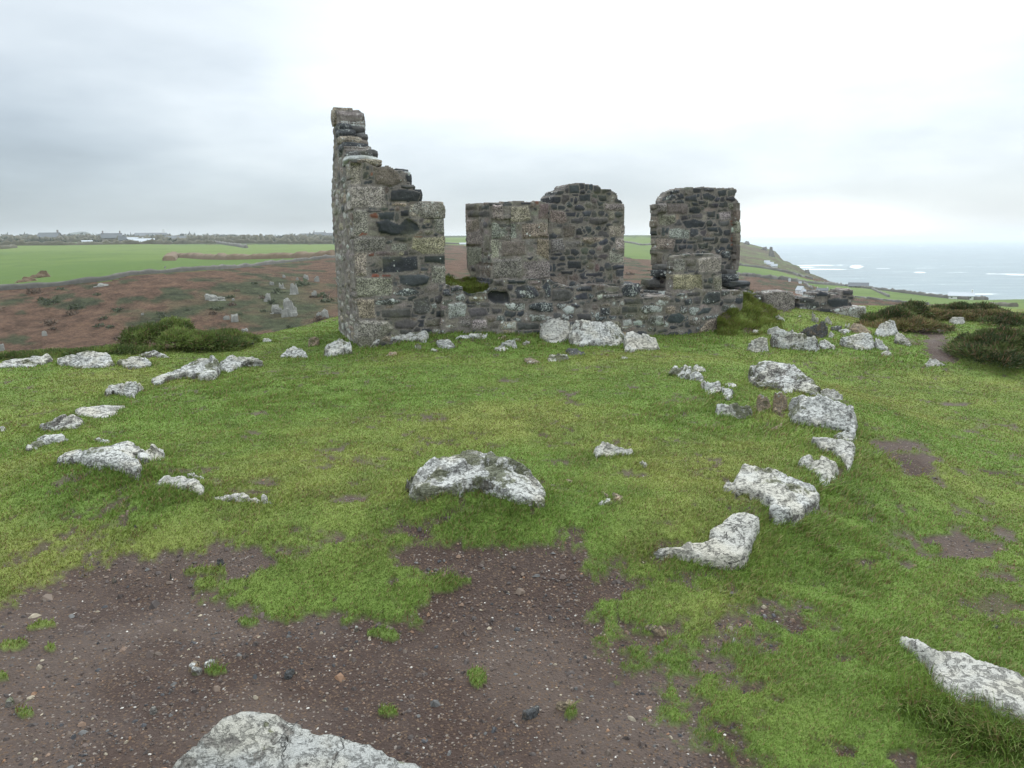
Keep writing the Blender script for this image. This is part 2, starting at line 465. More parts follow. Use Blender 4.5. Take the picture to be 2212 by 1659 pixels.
WORN = [(1095, 962, 55, 11), (1350, 843, 70, 8), (1222, 849, 22, 10), (925, 895, 38, 8), (1110, 817, 34, 6), (735, 1000, 70, 22), (822, 1004, 26, 8),
        (535, 1055, 95, 28), (1330, 1085, 50, 14), (1375, 1100, 30, 22), (1440, 1024, 66, 10), (1930, 958, 75, 24), (1985, 1008, 48, 26), (2040, 1170, 120, 42),
        (1865, 1217, 46, 14), (2170, 1235, 60, 20), (2130, 1012, 100, 12), (2035, 748, 42, 30), (1990, 725, 60, 14), (1830, 771, 26, 5), (2160, 930, 60, 8), (2160, 1330, 20, 6),
        (760, 1075, 40, 14), (900, 1140, 80, 14), (700, 1150, 110, 14), (1500, 1095, 40, 8), (1850, 1395, 60, 14), (1470, 1170, 50, 8), (1600, 1480, 60, 22),
        (1430, 1120, 40, 8), (560, 1190, 90, 16), (1310, 790, 60, 5), (1480, 860, 60, 7), (1640, 1560, 60, 30), (1030, 1090, 60, 9), (2060, 868, 60, 6), (1700, 1310, 110, 22), (1540, 1440, 60, 20)]


PATH = [(2040, 762, 42, 20), (2028, 738, 34, 14), (2008, 718, 34, 9), (1985, 704, 34, 6), (1925, 955, 50, 12), (1965, 985, 50, 12), (2035, 1160, 60, 18), (2080, 1195, 60, 14), (1868, 1215, 32, 8)]


def bare_mask(x, y, z):
    """0 turf .. 1 bare soil"""
    px, py, dep = proj(np.stack([x, y, z], -1))
    wx = fbm(x / 0.22, y / 0.22, oct=4, seed=21) * 22 + fbm(x / 0.7, y / 0.7, oct=2, seed=25) * 16
    wy = fbm(x / 0.22, y / 0.22, oct=4, seed=22) * 15 + fbm(x / 0.7, y / 0.7, oct=2, seed=26) * 10
    qx, qy = px + wx, py + wy
    ok = (dep > 0.3) & (qy > 600)
    nz = fbm(x / 0.09, y / 0.09, oct=3, seed=31)
    nz2 = fbm(x / 0.28, y / 0.28, oct=3, seed=33)
    b = np.zeros_like(x)
    cand = ok & (qy > 1080) | (dep <= 0.2)
    ins = pip(DIRT, qx, qy) & (dep > 0.2)
    sd = np.zeros_like(x); sd[cand] = np.where(ins[cand], 1, -1) * np.minimum(pdist(DIRT[::1], qx[cand], qy[cand]), 90)
    wdt = 15 + 70 * sst(1150, 1500, qx) + 10 * sst(300, 0, qx)
    soft = sst(-0.32, 0.32, sd / wdt * 0.42 + 0.65 * nz + 0.45 * nz2 + 0.35 * fbm(x / 0.03, y / 0.03, oct=2, seed=35))
    b = np.where(cand, soft, 0)
    b[dep <= 0.2] = 1.0
    # hoof marks and worn specks all over the lawn
    nz3 = fbm(x / 0.05, y / 0.05, oct=2, seed=37)
    b = np.where(ok, np.maximum(b, .85 * sst(.30, .46, .5 * nz + .55 * nz2 + .5 * nz3 + .16 * fbm(x / 1.6, y / 1.6, oct=2, seed=39))), b)
    for cx, cy, rx, ry in PATH:
        d = ((qx - cx) / rx) ** 2 + ((qy - cy) / ry) ** 2
        b = np.where(ok, np.maximum(b, np.clip((1.1 - d) * 3 + .5 * nz, 0, 1)), b)
    for cx, cy, rx, ry in ISL:
        d = ((qx - cx) / rx) ** 2 + ((qy - cy) / ry) ** 2
        b = np.where(ok & (d < 1.15 + nz), np.minimum(b, 0.15), b)
    for cx, cy, rx, ry in WORN:
        d = ((qx - cx) / rx) ** 2 + ((qy - cy) / ry) ** 2
        b = np.where(ok, np.maximum(b, np.clip((1.25 - d) * 1.6, 0, 1) * np.clip(0.45 + 1.6 * nz + 1.4 * nz2, 0, 1)), b)
    # thin turf sprinkled with soil around the path on the right and the front
    sp = sst(0.30, 0.5, nz2 + 0.5 * nz) * (sst(1250, 1700, px) * sst(1300, 1500, py) * 0.8 + sst(1900, 2100, px) * sst(850, 950, py) * sst(1500, 1200, py) * 0.6 + sst(1000, 1150, py) * 0.35)
    return np.clip(np.maximum(b, np.where(ok, sp, 0)), 0, 1)


def turf_colour(x, y, lushness=0.0):
    a = sst(-0.8, 0.5, fbm(x / 1.3, y / 1.3, oct=4, seed=41) + lushness)[..., None]
    b = sst(-0.3, 0.45, fbm(x / 0.25, y / 0.25, oct=3, seed=44))[..., None]
    straw = np.array([0.215, 0.245, 0.060]); green = np.array([0.145, 0.222, 0.042]); deep = np.array([0.070, 0.115, 0.020])
    c = straw * (1 - a) + green * a
    return c * (1 - 0.35 * b) + deep * 0.35 * b


def soil_colour(x, y):
    a = sst(-0.4, 0.4, fbm(x / 0.5, y / 0.5, oct=4, seed=51))[..., None]
    return np.array([0.048, 0.030, 0.023]) * (1 - a) + np.array([0.080, 0.058, 0.047]) * a


LUSH = [(250, 1060, 190, 70), (1130, 1110, 140, 40), (1800, 1180, 160, 200), (1560, 1230, 120, 40), (1120, 735, 300, 35), (750, 740, 60, 40),
        (1480, 900, 160, 60), (2150, 1560, 250, 120), (1500, 740, 60, 16), (1950, 760, 120, 40), (640, 850, 300, 50), (2120, 1450, 80, 40)]


def lush_at(x, y, z):
    px, py, dep = proj(np.stack([x, y, z], -1)); l = np.zeros_like(x)
    for cx, cy, rx, ry in LUSH:
        l = np.maximum(l, 1.1 * np.exp(-(((px - cx) / rx) ** 2 + ((py - cy) / ry) ** 2)))
    l = l - 0.35 * np.exp(-(((px - 950) / 700) ** 2 + ((py - 960) / 160) ** 2))
    return np.where(dep > 0.3, l, 0)


def build_ground():
    fine = np.linspace(R(-41), R(41), 880); rest = np.linspace(R(41), R(319), 130)[1:-1]
    az = np.concatenate([fine, rest]); n = len(az)
    s = np.linspace(0, 1, 700); rm = lip(np.where(az > math.pi, az - 2 * math.pi, az)) + 3.0
    rr = 1.1 * (rm[None, :] / 1.1) ** s[:, None]
    rr = np.concatenate([np.full((1, n), 0.4), rr], 0)
    X = rr * np.sin(az); Y = rr * np.cos(az); Z = gz(X, Y)
    x, y, z = X.ravel(), Y.ravel(), Z.ravel()
    b = bare_mask(x, y, z)
    soft = b[:, None]
    c = turf_colour(x, y, lush_at(x, y, z)) * 0.82 * (1 - soft) + soil_colour(x, y) * soft
    z = z - 0.018 * b
    V = np.stack([x, y, z], -1); m = len(rr)
    i = np.arange(m - 1)[:, None]; j = np.arange(n)[None, :]; jn = (j + 1) % n
    F4 = np.stack([i * n + j, (i + 1) * n + j, (i + 1) * n + jn, i * n + jn], -1).reshape(-1, 4)[:, ::-1]
    V = np.concatenate([V, [[0, 0, float(gz(0.0, 0.0))]]]); k = len(V) - 1
    F3 = np.stack([np.full(n, k), np.arange(n), (np.arange(n) + 1) % n], -1)[:, ::-1]
    c4 = np.concatenate([c, b[:, None]], 1); c4 = np.concatenate([c4, [[0.1, 0.06, 0.05, 1]]])
    o = mesh('ground', V, F4, F3, mat=M_GROUND, attrs={'Col': c4}); o['kind'] = 'structure'
    return V, F4


GV, GF = build_ground()

# far land: columns of (photo x, [(distance, photo y) ...]) from the valley floor to the skyline
COLS = [
    (-700, [(150, 885), (190, 760), (250, 640), (330, 606), (450, 580), (650, 552), (900, 533), (2000, 514)]),
    (0, [(150, 870), (190, 745), (250, 628), (330, 600), (450, 575), (650, 548), (900, 529), (2000, 512)]),
    (280, [(150, 850), (185, 720), (240, 597), (320, 580), (450, 562), (650, 543), (900, 528), (2000, 511)]),
    (440, [(150, 830), (185, 700), (250, 586), (340, 572), (470, 558), (660, 541), (900, 527), (2000, 511)]),
    (720, [(150, 800), (185, 680), (250, 600), (340, 557), (470, 548), (660, 537), (900, 525), (2000, 510)]),
    (1000, [(150, 790), (190, 690), (250, 630), (340, 585), (470, 555), (660, 537), (900, 524), (1800, 509)]),
    (1400, [(150, 790), (190, 700), (250, 645), (340, 605), (470, 575), (660, 548), (900, 525), (1500, 508)]),
    (1600, [(150, 800), (190, 710), (250, 660), (340, 628), (470, 603), (660, 575), (850, 548), (1200, 523)]),
    (1640, [(150, 803), (190, 713), (250, 665), (340, 634), (470, 608), (660, 581), (850, 556), (1170, 533)]),
    (1672, [(150, 805), (190, 715), (250, 668), (340, 640), (470, 614), (660, 588), (850, 565), (1130, 543)]),
    (1690, [(150, 806), (190, 718), (250, 674), (340, 644), (470, 618), (655, 592), (830, 574), (1060, 562)]),
    (1741, [(150, 810), (190, 725), (250, 685), (340, 655), (470, 628), (640, 606), (760, 595), (900, 586)]),
    (1780, [(150, 812), (190, 730), (250, 690), (340, 662), (460, 637), (600, 617), (710, 609), (830, 602)]),
    (1823, [(150, 815), (190, 735), (250, 695), (340, 668), (450, 645), (560, 632), (660, 623), (760, 617)]),
    (1952, [(150, 820), (190, 740), (250, 705), (330, 680), (420, 660), (500, 648), (570, 639), (640, 632)]),
    (2137, [(150, 825), (190, 750), (250, 715), (320, 690), (390, 672), (450, 661), (510, 653), (560, 648)]),
    (2212, [(150, 825), (190, 750), (250, 715), (320, 690), (390, 672), (450, 661), (510, 653), (560, 647)]),
    (3000, [(150, 830), (190, 760), (250, 725), (320, 698), (390, 680), (450, 668), (510, 660), (560, 655)])]
LEFT_FIELD = [(-900, 632), (0, 627), (100, 620), (233, 607), (283, 595), (433, 585), (560, 575), (640, 566), (722, 556), (900, 540), (960, 528), (1005, 530),
              (1200, 545), (1350, 556), (1415, 562), (1500, 571), (1600, 577)]
FIELD2 = [(1585, 573), (1650, 577), (1700, 591), (1760, 607), (1823, 616), (1866, 618), (1952, 630), (2060, 642), (2212, 645), (3000, 640),
          (3000, 705), (2212, 678), (2000, 660), (1850, 645), (1760, 620), (1700, 608), (1640, 598), (1585, 592)]
SEA_Z = -62.0


def build_hills():
    azc = []; zc = []; dc = []
    for X, pts in COLS:
        d0 = ray(X, 600.0); azc.append(math.atan2(d0[0], d0[1]))
        ds = []; zs = []
        for d, yy in pts:
            v = ray(X, float(yy)); ds.append(d); zs.append(EYE[2] + v[2] / math.hypot(v[0], v[1]) * d)
        dc.append(ds); zc.append(zs)
    azc = np.array(azc); dc = np.array(dc, float); zc = np.array(zc)
    azc = np.concatenate([azc, [azc[0] + 2 * math.pi]]); dc = np.vstack([dc, dc[:1]]); zc = np.vstack([zc, zc[:1]])
    fine = np.linspace(R(-39), R(39), 760); rest = np.linspace(R(39), R(321), 90)[1:-1]
    az = np.concatenate([fine, rest]); n = len(az)
    azw = np.where(az < azc[0], az + 2 * math.pi, az)
    D = np.stack([np.interp(azw, azc, dc[:, k]) for k in range(8)]); Z = np.stack([np.interp(azw, azc, zc[:, k]) for k in range(8)])
    azs = np.where(az > math.pi, az - 2 * math.pi, az)
    l0 = lip(azs) + 2.6
    d0 = l0; z0 = gz(d0 * np.sin(az), d0 * np.cos(az)) - 0.06
    e = np.ones(n)
    D = np.vstack([d0, 60 * e, 110 * e, D, D[-1] + 45, D[-1] + 130])
    Z = np.vstack([z0, -15 * e, np.minimum(-33, Z[0] - 6), Z, Z[-1] - 14, np.full(n, SEA_Z - 12)])
    sub = [26, 10, 12, 20, 30, 26, 22, 20, 18, 16, 5, 3]
    rows = []
    for k in range(len(D) - 1):
        for q in range(sub[k]):
            rows.append((k, q / sub[k]))
    rows.append((len(D) - 2, 1.0))
    # smooth (monotone) interpolation over the key points
    DD = []; ZZ = []
    for k, tq in rows:
        DD.append(D[k] * (D[k + 1] / D[k]) ** tq)
        m0 = (Z[k + 1] - Z[k - 1]) / (D[k + 1] - D[k - 1]) if k > 0 else (Z[1] - Z[0]) / (D[1] - D[0])
        m1 = (Z[min(k + 2, len(D) - 1)] - Z[k]) / (D[min(k + 2, len(D) - 1)] - D[k])
        if k >= len(D) - 4:
            t = (DD[-1] - D[k]) / (D[k + 1] - D[k]); ZZ.append(Z[k] * (1 - t) + Z[k + 1] * t); continue
        L = D[k + 1] - D[k]; t = (DD[-1] - D[k]) / L
        h = (2 * t ** 3 - 3 * t ** 2 + 1) * Z[k] + (t ** 3 - 2 * t ** 2 + t) * L * m0 + (-2 * t ** 3 + 3 * t ** 2) * Z[k + 1] + (t ** 3 - t ** 2) * L * m1
        ZZ.append(h)
    DD = np.array(DD); ZZ = np.array(ZZ)
    X = DD * np.sin(az); Y = DD * np.cos(az)
    amp = np.clip((DD - 30) / 150, 0, 1) * sst(-10, -30, ZZ) * 1.5 + 0.25
    amp *= np.clip((DD - l0) / 8, 0, 1)
    x, y, z = X.ravel(), Y.ravel(), ZZ.ravel()
    px, py, dep = proj(np.stack([x, y, z], -1))
    wob = fbm(x / 14, y / 14, oct=3, seed=61) * 2.5
    lf = np.interp(px, [p[0] for p in LEFT_FIELD], [p[1] for p in LEFT_FIELD])
    front = dep > 1
    field = front & (py + wob < lf) & (px < 1600) & (py + wob * 0.4 > 528 - 15 * sst(760, 960, px))
    f2 = front & pip(FIELD2, px, py + wob * 0.5)
    field |= f2
    far = front & (py <= 528) & (px < 1600) & ~field
    headland = front & (px >= 1585) & ~f2 & (py < 600)
    bk = fbm(x / 35, y / 35, oct=4, seed=63); bk2 = fbm(x / 9, y / 9, oct=4, seed=65); fs = fbm(x / 160, y / 160, oct=3, seed=67); fs2 = fbm(x / 22, y / 22, oct=4, seed=68)
    c = np.array([0.120, 0.072, 0.047]) * np.ones((len(x), 1))
    t = .7 * sst(0.10, 0.42, bk + 0.8 * bk2)[:, None]; c = c * (1 - t) + np.array([0.092, 0.080, 0.043]) * t
    t = (sst(0.22, 0.36, bk2 + 0.4 * bk) * 0.85)[:, None]; c = c * (1 - t) + np.array([0.045, 0.058, 0.028]) * t
    # greyer scrub round the outcrops
    t = np.exp(-(((px - 610) / 75) ** 2 + ((py - 655) / 45) ** 2))[:, None] * 0.85; c = c * (1 - t) + np.array([0.075, 0.085, 0.045]) * t
    rough = np.ones(len(x))
    g1 = np.array([0.105, 0.150, 0.038]); g2 = np.array([0.076, 0.122, 0.028]); g3 = np.array([0.125, 0.165, 0.052])
    t = sst(-0.4, 0.4, fs + 0.4 * fs2)[:, None]; gc = g1 * (1 - t) + g2 * t
    t = sst(560, 530, py)[:, None] * 0.6; gc = gc * (1 - t) + g3 * t
    t = (sst(0.34, 0.42, fs2) * 0.35)[:, None]; gc = gc * (1 - t) + np.array([0.07, 0.11, 0.035]) * t
    c[field] = gc[field]; rough[field] = 0.12
    fc = np.array([0.060, 0.075, 0.050]); t = sst(0.0, 0.25, fbm(x / 110, y / 60, oct=4, seed=71))[:, None]
    fcc = fc * (1 - t) + np.array([0.115, 0.15, 0.065]) * t
    c[far] = fcc[far]
    hc = np.array([0.105, 0.085, 0.055]); t = sst(-0.2, 0.3, bk + 0.5 * bk2 - 0.004 * (580 - py))[:, None]
    hcc = hc * (1 - t) + np.array([0.12, 0.145, 0.06]) * t
    c[headland] = hcc[headland]
    near = (DD.ravel() < 60); nt = sst(45, 20, DD.ravel())[:, None]
    c = np.where(near[:, None], c * (1 - nt) + np.array([0.09, 0.12, 0.035]) * nt, c)
    hum = fbm(x / 11, y / 11, oct=4, seed=73) + 0.8 * fbm(x / 30, y / 30, oct=2, seed=74)
    zz = z + amp.ravel() * hum * np.where(field, 0.12, 1.0)
    m = len(DD)
    i = np.arange(m - 1)[:, None]; j = np.arange(n)[None, :]; jn = (j + 1) % n
    F4 = np.stack([i * n + j, (i + 1) * n + j, (i + 1) * n + jn, i * n + jn], -1).reshape(-1, 4)[:, ::-1]
    V = np.stack([x, y, zz], -1)
    o = mesh('hills', V, F4, mat=M_HILL, attrs={'Col': np.concatenate([c, rough[:, None]], 1)}); o['kind'] = 'structure'
    return V, F4


HV, HF = build_hills()
BVH = BVHTree.FromPolygons([tuple(v) for v in HV.tolist()], HF.tolist())


def far_hit(px, py):
    d = Vector(ray(float(px), float(py))).normalized()
    p, nn, i, dist = BVH.ray_cast(Vector(EYE), d)
    return None if p is None else np.array(p)


def far_z(x, y):
    p, nn, i, dist = BVH.ray_cast(Vector((x, y, 400)), Vector((0, 0, -1)))
    return None if p is None else p[2]


# ------------------------------------------------------------------ sea
def build_sea():
    m, t, p = new_mat('sea_water')
    P = pos(t); f = t.attr('Col', 'Alpha')
    at = t.add('ShaderNodeAttribute', attribute_name='foam'); fo = at.outputs['Fac']
    mp = t.add('ShaderNodeMapping'); t.put(mp.inputs[0], P); mp.inputs['Scale'].default_value = (0.35, 1.0, 1.0); mp.inputs['Rotation'].default_value = (0, 0, R(-25))
    n = t.noise(mp.outputs[0], 0.035, 7, 0.62); n2 = t.noise(mp.outputs[0], 0.006, 5, 0.6); n3 = t.noise(mp.outputs[0], 0.35, 3, 0.6)
    fm = t.ramp(t.math('ADD', fo, t.math('MULTIPLY', t.math('SUBTRACT', n, 0.5), t.math('MULTIPLY', fo, 2.4))), 0.35, 0.95)
    caps = t.ramp(t.math('ADD', n, t.math('MULTIPLY', n2, 0.35)), 0.83, 0.88)
    c = t.mix(t.ramp(n2, 0.35, 0.65), (0.035, 0.080, 0.105), (0.060, 0.118, 0.145))
    c = t.mix(t.ramp(n, 0.4, 0.7), c, (0.12, 0.18, 0.19))
    c = t.mix(t.math('MAXIMUM', fm, t.math('MULTIPLY', caps, 0.8)), c, (0.85, 0.87, 0.87))
    t.put(p.inputs['Base Color'], c); t.put(p.inputs['Roughness'], 0.38)
    t.put(p.inputs['Normal'], t.bump(t.math('ADD', n, t.math('MULTIPLY', n3, 0.3)), 0.7, 4.0))
    fine = np.linspace(R(12), R(37), 620); rest = np.linspace(R(37), R(372), 60)[1:-1]
    az = np.concatenate([fine, rest]); nn = len(az)
    rr = np.concatenate([[350], np.geomspace(500, 5000, 300), np.geomspace(5200, 40000, 60)])
    X = rr[:, None] * np.sin(az); Y = rr[:, None] * np.cos(az); x, y = X.ravel(), Y.ravel()
    z = np.full(len(x), SEA_Z)
    px, py, dep = proj(np.stack([x, y, z], -1))
    foam = np.zeros(len(x))
    def streak(cx, cy, rx, ry, k=1.0):
        nonlocal foam
        (cx, cy), = fr('R', [(cx, cy)]); rx *= 0.2855; ry *= 0.2855 * .62
        q = ((px - cx + 3 * fbm(x / 30, y / 30, seed=5)) / rx) ** 2 + ((py - cy + 0.7 * fbm(x / 40, y / 40, seed=6)) / ry) ** 2
        foam = np.maximum(foam, np.clip(1.3 - q, 0, 1) * k)
    for a in [(640, 331, 200, 6), (700, 361, 200, 6), (560, 345, 90, 8, .8), (945, 346, 62, 22), (1150, 354, 80, 4, .8), (1425, 384, 60, 9), (2060, 397, 170, 5), (2180, 401, 120, 8), (1960, 396, 60, 5), (820, 329, 30, 5),
              (1420, 153, 90, 2, .8), (1620, 150, 60, 2, .8), (1430, 185, 40, 2, .7), (790, 168, 30, 2, .8), (1330, 152, 50, 2, .8)]: streak(*a)
    foam[dep < 1] = 0
    z = z + foam * np.where(((px > 1830) & (px < 1880)), 3.0, .3)
    mm = len(rr); i = np.arange(mm - 1)[:, None]; j = np.arange(nn)[None, :]; jn = (j + 1) % nn
    F4 = np.stack([i * nn + j, (i + 1) * nn + j, (i + 1) * nn + jn, i * nn + jn], -1).reshape(-1, 4)[:, ::-1]
    o = mesh('sea', np.stack([x, y, z], -1), F4, mat=m, attrs={'foam': foam}); o['kind'] = 'structure'


build_sea()

# ------------------------------------------------------------------ masonry
O_ = hit(778.0, 752.0); R_ = hit(1560.0, 716.0)
U = np.array([math.cos(R(20)), math.sin(R(20)), 0.0])
N = np.array([U[1], -U[0], 0.0])           # towards the viewer
if N[1] > 0: N = -N
STONE = {'G': ((0.235, 0.215, 0.188), 1.0), 'Y': ((0.235, 0.200, 0.152), 1.0), 'N': ((0.160, 0.136, 0.114), 0.5), 'D': ((0.044, 0.048, 0.053), 0.0),
         'E': ((0.080, 0.078, 0.074), 0.1), 'K': ((0.21, 0.085, 0.055), 0.0), 'W': ((0.40, 0.42, 0.40), 0.3), 'M': ((0.205, 0.182, 0.160), 0.2)}


def panel(name, org, ud, nrm, frame, sil, stones, mix, cell=(0.17, 0.085), T=0.5, res=0.016, seed=1, parent=None, proud=0.0, lich=0.3, dig=0.0, sil_rough=0.018, back_taper=0.0, lichy=None):
    """a slab of masonry: sil and stones are outlines measured on its face, mix the kinds of small rubble between them"""
    org = np.array(org, float) + np.array(nrm) * proud
    rg = np.random.default_rng(seed)
    def uv(pts):
        q = fr(frame, pts); d = ray(q[:, 0], q[:, 1])
        t = ((org - EYE) @ nrm) / (d @ nrm); P = EYE + d * t[:, None]
        return np.stack([(P - org) @ ud, P[:, 2]], -1)
    S = uv(np.array(sil)); S0 = S.copy()
    if dig: S[:, 1] = np.where(S[:, 1] < S[:, 1].min() + 0.30 * (1 if dig > 0 else 0) + 0.02, S[:, 1] - abs(dig), S[:, 1])
    u0, v0 = S.min(0) - 0.04; u1, v1 = S.max(0) + 0.04
    us = np.arange(u0, u1, res); vs = np.arange(v0, v1, res); UU, VV = np.meshgrid(us, vs)
    wu = 0.010 * fbm(UU / 0.06, VV / 0.06, seed=seed + 5, oct=3) + 0.012 * fbm(UU / 0.2, VV / 0.2, seed=seed + 6, oct=2)
    wv = 0.010 * fbm(UU / 0.06, VV / 0.06, seed=seed + 7, oct=3) + 0.012 * fbm(UU / 0.2, VV / 0.2, seed=seed + 8, oct=2)
    X = UU + wu * 1.2; Y = VV + wv * 1.2
    k = sil_rough / 0.018
    ins = pip(S, UU + wu * k * 1.3, VV + wv * k * 1.3)
    sid = np.full(UU.shape, -1); edge = np.zeros(UU.shape); types = []; outd = np.full(UU.shape, 1.0)
    for ty, pts in stones:
        q = uv(np.array(pts)); c = q.mean(0); ext = np.abs(q - c).max(0) + 0.12
        s_ = (np.abs(UU - c[0]) < ext[0]) & (np.abs(VV - c[1]) < ext[1])
        if not s_.any(): types.append(ty); continue
        xx, yy = X[s_], Y[s_]; m = pip(q, xx, yy); d = pdist(q, xx, yy)
        o = outd[s_]; o = np.where(m, o, np.minimum(o, d)); outd[s_] = o
        sd = sid[s_]; ed = edge[s_]; put = m & ((sd < 0) | (d > ed)); sd[put] = len(types); ed[put] = d[put]; sid[s_] = sd; edge[s_] = ed
        types.append(ty)
    nt = len(types)
    # small rubble: loosely coursed cells
    seeds = []; v = v0
    while v < v1 + cell[1]:
        hgt = cell[1] * rg.uniform(0.65, 1.45); u = u0 - rg.uniform(0, cell[0])
        while u < u1 + cell[0]:
            w_ = cell[0] * rg.uniform(0.45, 1.7); seeds.append((u + w_ / 2, v + hgt / 2 + rg.normal(0, 0.32) * cell[1], w_ / 2, hgt * rg.uniform(.4, .65))); u += w_
        v += hgt
    seeds = np.array(seeds); kinds = list(mix.keys()); pr = np.array([mix[k] for k in kinds], float); pr /= pr.sum()
    ft = rg.choice(len(kinds), len(seeds), p=pr)
    fill = ins & (sid < 0); fx = X[fill]; fy = Y[fill]
    f1 = np.full(len(fx), 9.9); f2 = np.full(len(fx), 9.9); fi = np.zeros(len(fx), int)
    for i, (a, b, ra, rb) in enumerate(seeds):
        near = (np.abs(fx - a) < 0.45) & (np.abs(fy - b) < 0.35)
        if not near.any(): continue
        q = (np.abs((fx[near] - a) / ra) ** 2.6 + np.abs((fy[near] - b) / rb) ** 2.1) ** (1 / 2.1)
        g1 = f1[near]; g2 = f2[near]; gi = fi[near]; b1 = q < g1
        g2 = np.where(b1, g1, np.minimum(g2, q)); g1 = np.where(b1, q, g1); gi = np.where(b1, i, gi)
        f1[near] = g1; f2[near] = g2; fi[near] = gi
    e = (f2 - f1) * 0.5 * seeds[fi, 3] - 0.004
    # the gap width varies: a stone never fills its whole cell
    shrink = rg.uniform(0.86, 1.12, len(seeds))[fi]
    e = np.minimum(e, (shrink - f1) * seeds[fi, 3])
    e = np.minimum(e, outd[fill] - 0.010)
    sid[fill] = nt + fi; edge[fill] = e
    types = types + [kinds[k] for k in ft]
    ty = np.array(types); nS = len(ty)
    base = np.array([STONE[t][0] for t in ty]); gr = np.array([STONE[t][1] for t in ty])
    base = base * rg.uniform(0.74, 1.3, (nS, 1)) * (1 + rg.normal(0, 0.045, (nS, 3)))
    amp = rg.uniform(0.006, 0.018, nS); amp[:nt] = rg.uniform(0.006, 0.020, nt); tilt = rg.normal(0, 0.045, (nS, 2)); isM = ty == 'M'
    amp[isM] *= 0.15
    lic = np.where(rg.random(nS) < lich, rg.uniform(0.4, 1.0, nS), rg.uniform(0, 0.25, nS))
    sdx = np.clip(sid, 0, nS - 1)
    cu = np.zeros(nS); cv = np.zeros(nS); cn = np.bincount(sdx.ravel(), minlength=nS) + 1e-9
    cu = np.bincount(sdx.ravel(), UU.ravel(), nS) / cn; cv = np.bincount(sdx.ravel(), VV.ravel(), nS) / cn
    prof = sst(0.001, 0.022, edge) * 0.75 + sst(0.01, 0.05, edge) * 0.25
    rough = fbm(UU / 0.045, VV / 0.045, sdx * 7.3, oct=3, seed=seed + 9)
    hgt = prof * (amp[sdx] + tilt[sdx, 0] * (UU - cu[sdx]) + tilt[sdx, 1] * (VV - cv[sdx]) * 1.2 + 0.007 * rough) + 0.004 * fbm(UU / 0.05, VV / 0.05, seed=seed + 11, oct=3)
    hgt = hgt + 0.02 * fbm(UU / 0.7, VV / 0.7, seed=seed + 12, oct=2)
    cm = sst(0.000, 0.008, edge)[..., None]
    mort = np.array(STONE['M'][0]) * (1 + 0.25 * fbm(UU / 0.15, VV / 0.15, seed=seed + 13, oct=3))[..., None]
    mort = mort * (0.86 + 0.14 * sst(-0.012, -0.002, -np.abs(edge)))[..., None]
    cc = base[sdx] * (1 + 0.22 * fbm(UU / 0.08, VV / 0.08, sdx * 3.1, oct=4, seed=seed + 14))[..., None]
    cc = mort * (1 - cm) + cc * cm
    gg = 0.25 * (1 - cm[..., 0]) + gr[sdx] * cm[..., 0]
    if lichy is not None: lbase = np.interp(VV, lichy[0], lichy[1])
    else: lbase = 1.0
    ll = lic[sdx] * cm[..., 0] * lbase
    # keep whole cells inside
    cell_in = ins[:-1, :-1] & ins[1:, :-1] & ins[:-1, 1:] & ins[1:, 1:]
    used = np.zeros(ins.shape, bool); used[:-1, :-1] |= cell_in; used[1:, :-1] |= cell_in; used[:-1, 1:] |= cell_in; used[1:, 1:] |= cell_in
    vid = np.full(ins.shape, -1); vid[used] = np.arange(used.sum()); nv = used.sum()
    uu, vv, hh = UU[used], VV[used], hgt[used]
    ctr = (S0.min(0) + S0.max(0)) / 2
    def place(u, v, d):
        return org + np.outer(u, ud) + np.outer(d, nrm) + np.stack([np.zeros_like(v), np.zeros_like(v), v - org[2]], -1)
    front = place(uu, vv, hh)
    ii, jj = np.nonzero(cell_in)
    q = np.stack([vid[ii, jj], vid[ii, jj + 1], vid[ii + 1, jj + 1], vid[ii + 1, jj]], -1)
    V = [front]; C = [np.concatenate([cc[used], gg[used][:, None]], 1)]; Lc = [ll[used]]
    # boundary edges
    E = np.concatenate([q[:, [0, 1]], q[:, [1, 2]], q[:, [2, 3]], q[:, [3, 0]]])
    key = np.sort(E, 1); kk = key[:, 0].astype(np.int64) * nv + key[:, 1]
    un, inv, cnt = np.unique(kk, return_inverse=True, return_counts=True)
    BE = E[cnt[inv] == 1]; bv = np.unique(BE); bmap = np.full(nv, -1); bmap[bv] = np.arange(len(bv)); nb = len(bv)
    layers = max(3, int(T / 0.05)); F = [q]
    prev_ids = bv; off = nv
    bu, bvv = uu[bv], vv[bv]
    jit = np.clip((sdx[used][bv] * 12.9898) % 1.0, 0, 1)
    for L in range(1, layers + 1):
        dd = -T * L / layers
        n1 = fbm(bu / 0.10, bvv / 0.10, dd / 0.10, oct=3, seed=seed + 15) * 0.022; n2 = fbm(bu / 0.10, bvv / 0.10, dd / 0.10, oct=3, seed=seed + 16) * 0.024
        P = place(bu + n1, bvv + n2 - (0.0), np.full(nb, dd) + (hh[bv] if L == 0 else 0))
        V.append(P); cb = C[0][bv].copy(); wobble = 1 + 0.5 * fbm(bu / 0.12, bvv / 0.12, dd / 0.14, oct=3, seed=seed + 17)
        cb[:, :3] *= wobble[:, None]; C.append(cb); Lc.append(np.clip(Lc[0][bv] + 0.35, 0, 1))
        ids = off + np.arange(nb); off += nb
        a, b = BE[:, 0], BE[:, 1]
        pa = prev_ids[bmap[a]]; pb = prev_ids[bmap[b]]
        F.append(np.stack([pb, pa, ids[bmap[a]], ids[bmap[b]]], -1)); prev_ids = ids
    # back face reuses the face relief
    backv = place(uu, vv, -T - hh * 0.8); V.append(backv); cb = C[0].copy(); C.append(cb); Lc.append(Lc[0])
    F.append((q + off)[:, ::-1])
    a, b = BE[:, 0], BE[:, 1]
